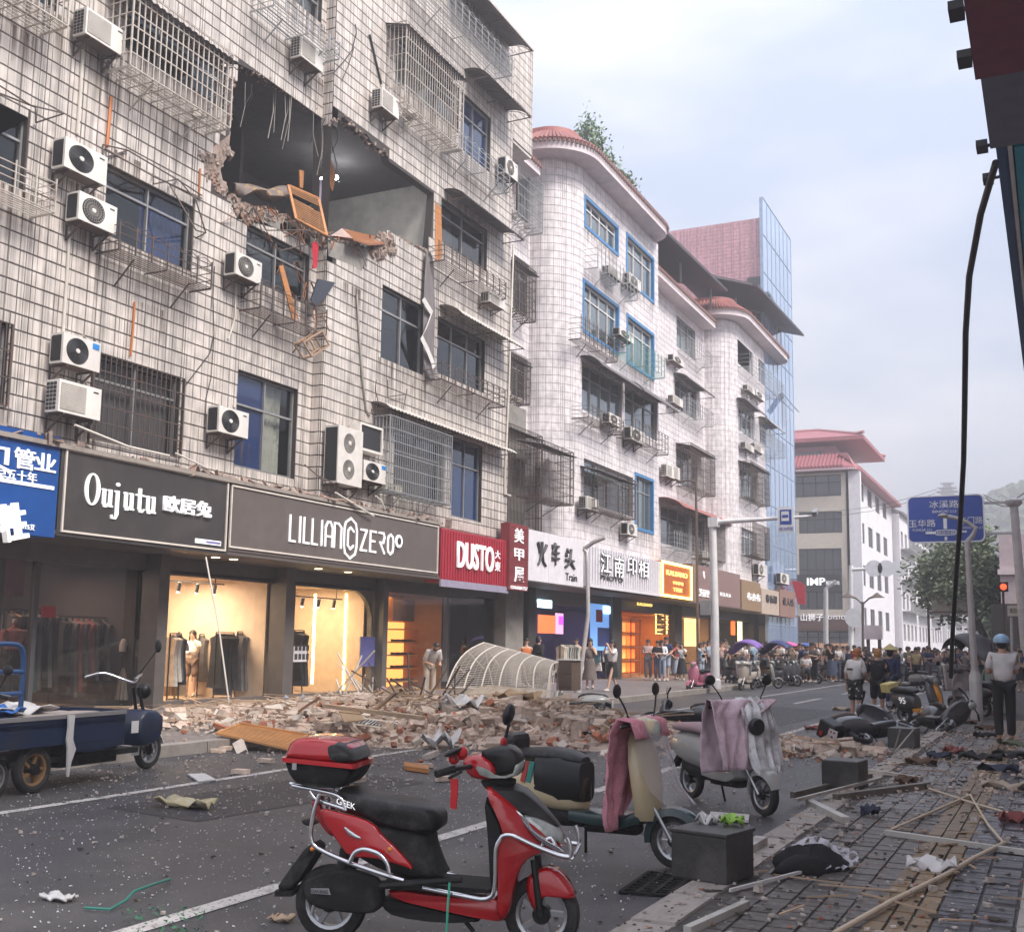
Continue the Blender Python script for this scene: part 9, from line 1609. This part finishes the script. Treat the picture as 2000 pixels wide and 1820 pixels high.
# single things on the road
slabG('pale_tile', [(366,1513),(400,1512),(422,1524),(388,1528)], .012, .015, PAPW, 'pale rectangular tile lying on the lane line', 'tile'); slabG('batten', [(788,1494),(836,1502),(838,1510),(790,1503)], .01, .05, WOOD, 'orange batten lying between the top box and the handlebar', 'batten'); slabG('white_board', [(1388,1588),(1464,1594),(1462,1606),(1384,1600)], .012, .02, PAPW, 'white board lying under the grey scooter', 'board')
loose('yellow_rag', (pG(362,1577).x,pG(362,1577).y,.05), (.62,.22,.07), mk('rag_yellow',(.52,.44,.26),.9,dirt=((.62,.58,.55),5,.8)), 'cream and yellow rag lying in the near lane', 'rag', par_=None, wob=.02); loose('white_rag', (pG(112,1758).x,pG(112,1758).y,.03), (.22,.1,.03), PAPW, 'small white tuft near the lower left corner', 'rag', par_=None, wob=.01); loose('paper_scrap', (pG(550,1799).x,pG(550,1799).y,.03), (.14,.08,.02), WDB, 'brown paper scrap behind the rear wheel of the red scooter', 'paper', par_=None, wob=.01)
tag(MB().tube([pG(x,y,z) for x,y,z in ((165,1772,.02),(215,1775,.02),(245,1758,.03),(262,1740,.07),(300,1726,.05),(332,1716,.02))],.009,6).build('green_wire', mk('green_wire',(.04,.22,.17),.5), smooth=50), 'green wire lying on the near road at the left', 'wire'); b = MB()
for i in range(110): p = pG(rnd(240,400),rnd(1775,1830)); b.add([p+V((rnd(-.02,.02),rnd(-.02,.02),rnd(.004,.03))) for _ in range(3)],[(0,1,2)])
tag(b.build('green_netting', mk('green_netting',(.05,.17,.09),.8), kind='stuff'), 'torn green netting at the bottom edge by the white line', 'netting')
# granite blocks, grate, frames and bags on the right
GRAN = mk('dark_granite', (.040,.036,.034), .45, var=.25, sc=20, bump=.2, bsc=60, dirt=((.13,.12,.11),3,.6))
for i,(x0,x1,yt,yb,dp) in enumerate(((1333,1452,1652,1722,.35),(1626,1696,1502,1541,.4),(1752,1806,1432,1461,.4),(1828,1868,1394,1417,.4))):
    a = pG((x0+x1)/2-16,yb,.1); s = CF/a.y/1.02; w_ = pG(x1-22,yb,.1).x-pG(x0,yb,.1).x; w_ = max(.36,w_); h_ = .29 if i == 0 else .30; o = empty('granite_block', a+V((.0,.19,.0)), ['dark granite block with rubbish on top at the kerb, nearest','dark granite block behind the grey scooter wheel','granite block supporting the toppled scooter','granite block beside the yellow scooter'][i], 'granite block', 'granite blocks along the right kerb', rz=R(-12 if i == 0 else -6)); MB().box((0,0,h_/2),(.40,.40,h_)).build('block', GRAN, o, bevel=.012)
    if i == 0: MB().box((0,0,h_+.012),(.42,.42,.025)).build('cap', GRAN, o, bevel=.006)
p = pG(1392,1655,.1); p = V((pG(1392,1722,.1).x,pG(1392,1722,.1).y+.22,.43)); loose('green_wrapper', (p.x+.05,p.y+.1,p.z+.02), (.14,.1,.06), mk('wrapper_green',(.25,.45,.06),.4), 'bright green wrapper on the nearest granite block', 'wrapper', par_=None, wob=.02); loose('white_tissue', (p.x-.12,p.y+.1,p.z+.01), (.14,.08,.05), PAPW, 'white tissue beside the green wrapper', 'tissue', par_=None, wob=.02)
gr = empty('drain_grate', pG(1275,1728), 'black slotted drain grate against the right kerb', 'drain grate'); c = [pG(1212,1742,.012),pG(1270,1702,.012),pG(1346,1716,.012),pG(1306,1748,.012)]; q = MB(); bl_ = lambda u,v: c[0].lerp(c[3],u).lerp(c[1].lerp(c[2],u),v)
MB().add([p-V((0,0,.006)) for p in c],[(0,1,2,3)]).build('pit', ROOM, gr, w=True); q = MB()
for i in range(4): q.bar(bl_(i/3,0),bl_(i/3,1),.03,.02)
q.build('frame', BLKM, gr, w=True); [MB().bar(bl_(0,j/8),bl_(1,j/8),.02,.018).build('bar', BLKM, gr, w=True) for j in range(9)]
FRM = mk('aluminium_channel', (.50,.47,.43), .5, .3, dirt=((.2,.17,.14),3,.7)); FRD = mk('dark_channel', (.16,.14,.12), .55, .3, dirt=((.3,.26,.22),3,.6)); BAM = mk('cream_pipe', (.56,.46,.34), .5, dirt=((.3,.22,.15),4,.6))
def rod(P, r, m, label, cat='pipe', name='pipe', z=.13): return tag(MB().tube([pG(q[0],q[1],q[2] if len(q) > 2 else z) for q in P], r, 8).build(name, m, smooth=50), label, cat)
rod([(1630,1822),(1740,1760),(1850,1706),(1900,1676),(1962,1645)], .016, BAM, 'long cream pipe slanting across the tactile paving'); rod([(1740,1620),(1895,1552)], .013, BAM, 'cream pipe running up to the top corner of the triangular frame'); rod([(1895,1552),(1930,1610),(1960,1645)], .011, BAM, 'thin bamboo like rod closing the triangular frame'); rod([(1815,1540),(1900,1568),(1985,1592)], .012, BAM, 'cream rod crossing behind the triangular frame')
def channel(x0,y0,x1,y1,w,h,m,label,z=.12): return tag(MB().bar(pG(x0,y0,z),pG(x1,y1,z),w,h).build('channel', m), label, 'metal channel')
channel(1730,1625,2004,1664,.05,.04,FRM,'long pale aluminium channel forming the base of the triangular frame'); channel(1632,1558,1812,1534,.07,.08,FRD,'heavy dark channel lying behind the triangular frame'); channel(1580,1566,1652,1602,.075,.06,FRM,'short thick pale channel end lying by the kerb stones'); channel(1548,1552,1700,1515,.05,.06,FRD,'dark channel wedged under the second granite block'); channel(1555,1562,1720,1520,.03,.03,FRM,'thin channel lying across the dark one',.17); channel(1342,1816,1458,1764,.045,.04,FRM,'white window channel lying at the bottom on the paving'); channel(1426,1738,1585,1697,.018,.02,PAPW,'thin white strip lying before the black bag'); channel(1670,1500,1800,1520,.05,.04,FRM,'pale bent channel behind the dark heavy one'); channel(1890,1488,2004,1500,.035,.03,PAPW,'white strip at the right edge among clothes'); channel(1458,1658,1488,1640,.09,.06,FRM,'short white channel stub on the kerb right of the nearest block',.13)
rod([(1745,1470,.12),(1760,1420,.55)], .012, FRM, 'pale stick leaning on the third granite block', 'stick'); rod([(1748,1468,.12),(1784,1425,.45)], .012, FRM, 'second pale stick crossing at the third granite block', 'stick')
def lump(name, px, size, m, label, cat, n=9, z=None, amp=.5):
    p = pG(*px, .1 if z is None else z); b = MB(); b.ball((0,0,0),(1,1,1),22,12); b.v = [(size[0]*v[0]*(1+amp*.35*math.sin(v[1]*5+v[2]*4+n)),size[1]*v[1]*(1+amp*.3*math.sin(v[0]*7+n)),max(-.0,size[2]*(v[2]+.15)*(1+amp*.5*math.sin(v[0]*6+v[1]*8+n)))) for v in b.v]; o = b.build(name, m, smooth=70); o.location = p; o.rotation_euler = (0,0,n*.3); return tag(o, label, cat)
BAGB = mk('black_cloth', (.010,.010,.012), .8); FILM = mk('white_mesh_film', (.62,.60,.66), .5, var=.3, alpha=.55)
lump('black_bag', (1580,1700), (.30,.14,.13), BAGB, 'black bag partly wrapped in torn white mesh on the right paving', 'bag', 3); b = MB(); pts = []
for j in range(13):
    for i in range(19): u = i/18; v = j/12; p = pG(1525+u*150,1668+v*38,.1); pts.append((p.x+rnd(-.012,.012),p.y+rnd(-.012,.012),.115+.15*math.sin(math.pi*v)*math.sin(math.pi*min(1,u*1.15))+rnd(0,.035)))
b.add(pts,[(j*19+i,j*19+i+1,(j+1)*19+i+1,(j+1)*19+i) for j in range(12) for i in range(18) if random.random() > .3]); o = b.build('torn_film', FILM); tag(o, 'torn white plastic mesh crumpled over the black bag', 'plastic film')
CLO = [BKC, C_('navy_dull',(.04,.045,.075)), C_('red_dull',(.24,.07,.065)), C_('brown',(.12,.07,.045)), C_('tan',(.42,.34,.27)), C_('white',(.66,.63,.62)), C_('olive',(.15,.17,.11))]
for i,(x,y,sx,sy,ci,lab) in enumerate(((1915,1482,.35,.2,0,'dark clothes heap right of the strips'),(1880,1412,.35,.15,3,'brown cloth flattened beside the lamp post'),(1930,1425,.3,.12,3,'brown rag strip before the helmeted person'),(1975,1478,.3,.2,0,'black garment at the right edge'),(1835,1480,.2,.12,1,'navy cloth lump left of the lamp post'),(1862,1470,.18,.1,2,'pale red cloth left of the lamp post'),(1800,1492,.25,.12,3,'dirty brown rag behind the channels'),(1940,1395,.16,.08,2,'bright red scrap behind the helmeted person'),(1965,1540,.3,.08,4,'yellow foam strip at the right edge'),(1985,1605,.16,.1,2,'dull red lump at the right edge above the channel'),(1820,1700,.2,.06,5,'yellow white ribbon tied round the long pipe'),(1600,1415,.35,.12,2,'pinkish red cloth lying in the road behind the boys'),(1645,1380,.3,.1,4,'tan cloth bundle lying in the road before the crowd'),(1990,1455,.3,.2,6,'olive cloth crumpled near the helmeted person'),(1770,1530,.15,.08,3,'brown leaves clump by the dark channel'),(1950,1505,.3,.12,1,'dark blue cloth before the right edge strips'),(1700,1592,.1,.06,1,'small blue scrap on the paving'),(1925,1440,.25,.1,0,'black rag near the feet of the helmeted person'))):
    loose('crumpled_cloth', (pG(x,y,.1).x,pG(x,y,.1).y,(.1 if x > 1660 or y > 1440 else 0)+.035), (sx*1.6,sy*1.8,.07), CLO[ci], lab, 'cloth', par_=None, wob=.035)
ub = empty('utility_cabinet', pG(1945,1393,.1), 'grey green roadside utility cabinet with dark lettering beside the lamp post', 'utility cabinet'); MB().box((.1,.2,.62),(.62,.4,1.24)).build('body', mk('cabinet_grey',(.34,.37,.34),.6,dirt=((.2,.2,.18),3,.5)), ub, bevel=.015)
text('lettering','文明城市', pG(1945,1393,.1)+V((-.1,-.004,.35)), V((0,0,-1))*0+V((1,0,0)), UZ, .3, .09, LETD, ub, ext=.004)
finish_jobs()
TOPC = [('white',C_('white',(.66,.63,.62))),('black',BKC),('grey',C_('grey',(.15,.14,.14))),('navy',C_('navy',(.03,.04,.10))),('dusty pink',C_('dusty_pink',(.48,.33,.30))),('tan',C_('tan',(.42,.34,.27))),('pale blue',C_('pale_blue',(.28,.36,.46))),('olive',C_('olive',(.15,.17,.11))),('white',C_('white',(.66,.63,.62))),('red',C_('redc',(.35,.04,.05)))]
BOTC = [BKC, C_('jeans',(.09,.11,.16)), C_('grey',(.15,.14,.14)), C_('jeans_pale',(.30,.34,.42))]
ACTS = ['standing','looking at a phone','filming with raised hands','standing in a skirt','stepping forward in shorts','in a long dress']
def crowd(n, fn, face, where, grp):
    for i in range(n):
        k = random.randrange(6); cn_, cm_ = random.choice(TOPC); c = copy_tree(PROTO[k], None, {'cloth_crowd_top':cm_,'cloth_crowd_bottom':random.choice(BOTC)}); x,y,z = fn(i); c.location = (x,y,z); c.rotation_euler = (0,0,R(face+rnd(-50,50))); s = rnd(.94,1.05); c.scale = (s,s,s)
        c['label'] = 'onlooker in a %s top %s %s' % (cn_, ACTS[k], where); c['group'] = grp
crowd(70, lambda i: (-14.5+(i%35)*.36+rnd(-.2,.2), 57+(i//35)*2.6+rnd(-1.3,1.3)+max(0,(-4-(-14.5+(i%35)*.36)))*.0, .0), -90, 'in the far crowd', 'onlookers massed across the road')
crowd(26, lambda i: (-14+(i%13)*.4+rnd(-.2,.2), 51+(i//13)*2+rnd(-1,1), .1), -80, 'behind the kerb row', 'onlookers behind the parked scooters')
crowd(46, lambda i: (-6+(i%23)*.36+rnd(-.2,.2), 58+(i//23)*3+rnd(-1.5,1.5), .05), -95, 'by the right of the junction', 'onlookers at the right of the junction')
crowd(34, lambda i: (-15.6+rnd(0,2.2), 45+i*.55+rnd(-.4,.4), .15), -60, 'on the left pavement', 'onlookers on the left pavement')
crowd(14, lambda i: (-1.6+rnd(-.3,2.6), 36+i*1.1, .1), -110, 'at the right kerb', 'onlookers at the right hand kerb')
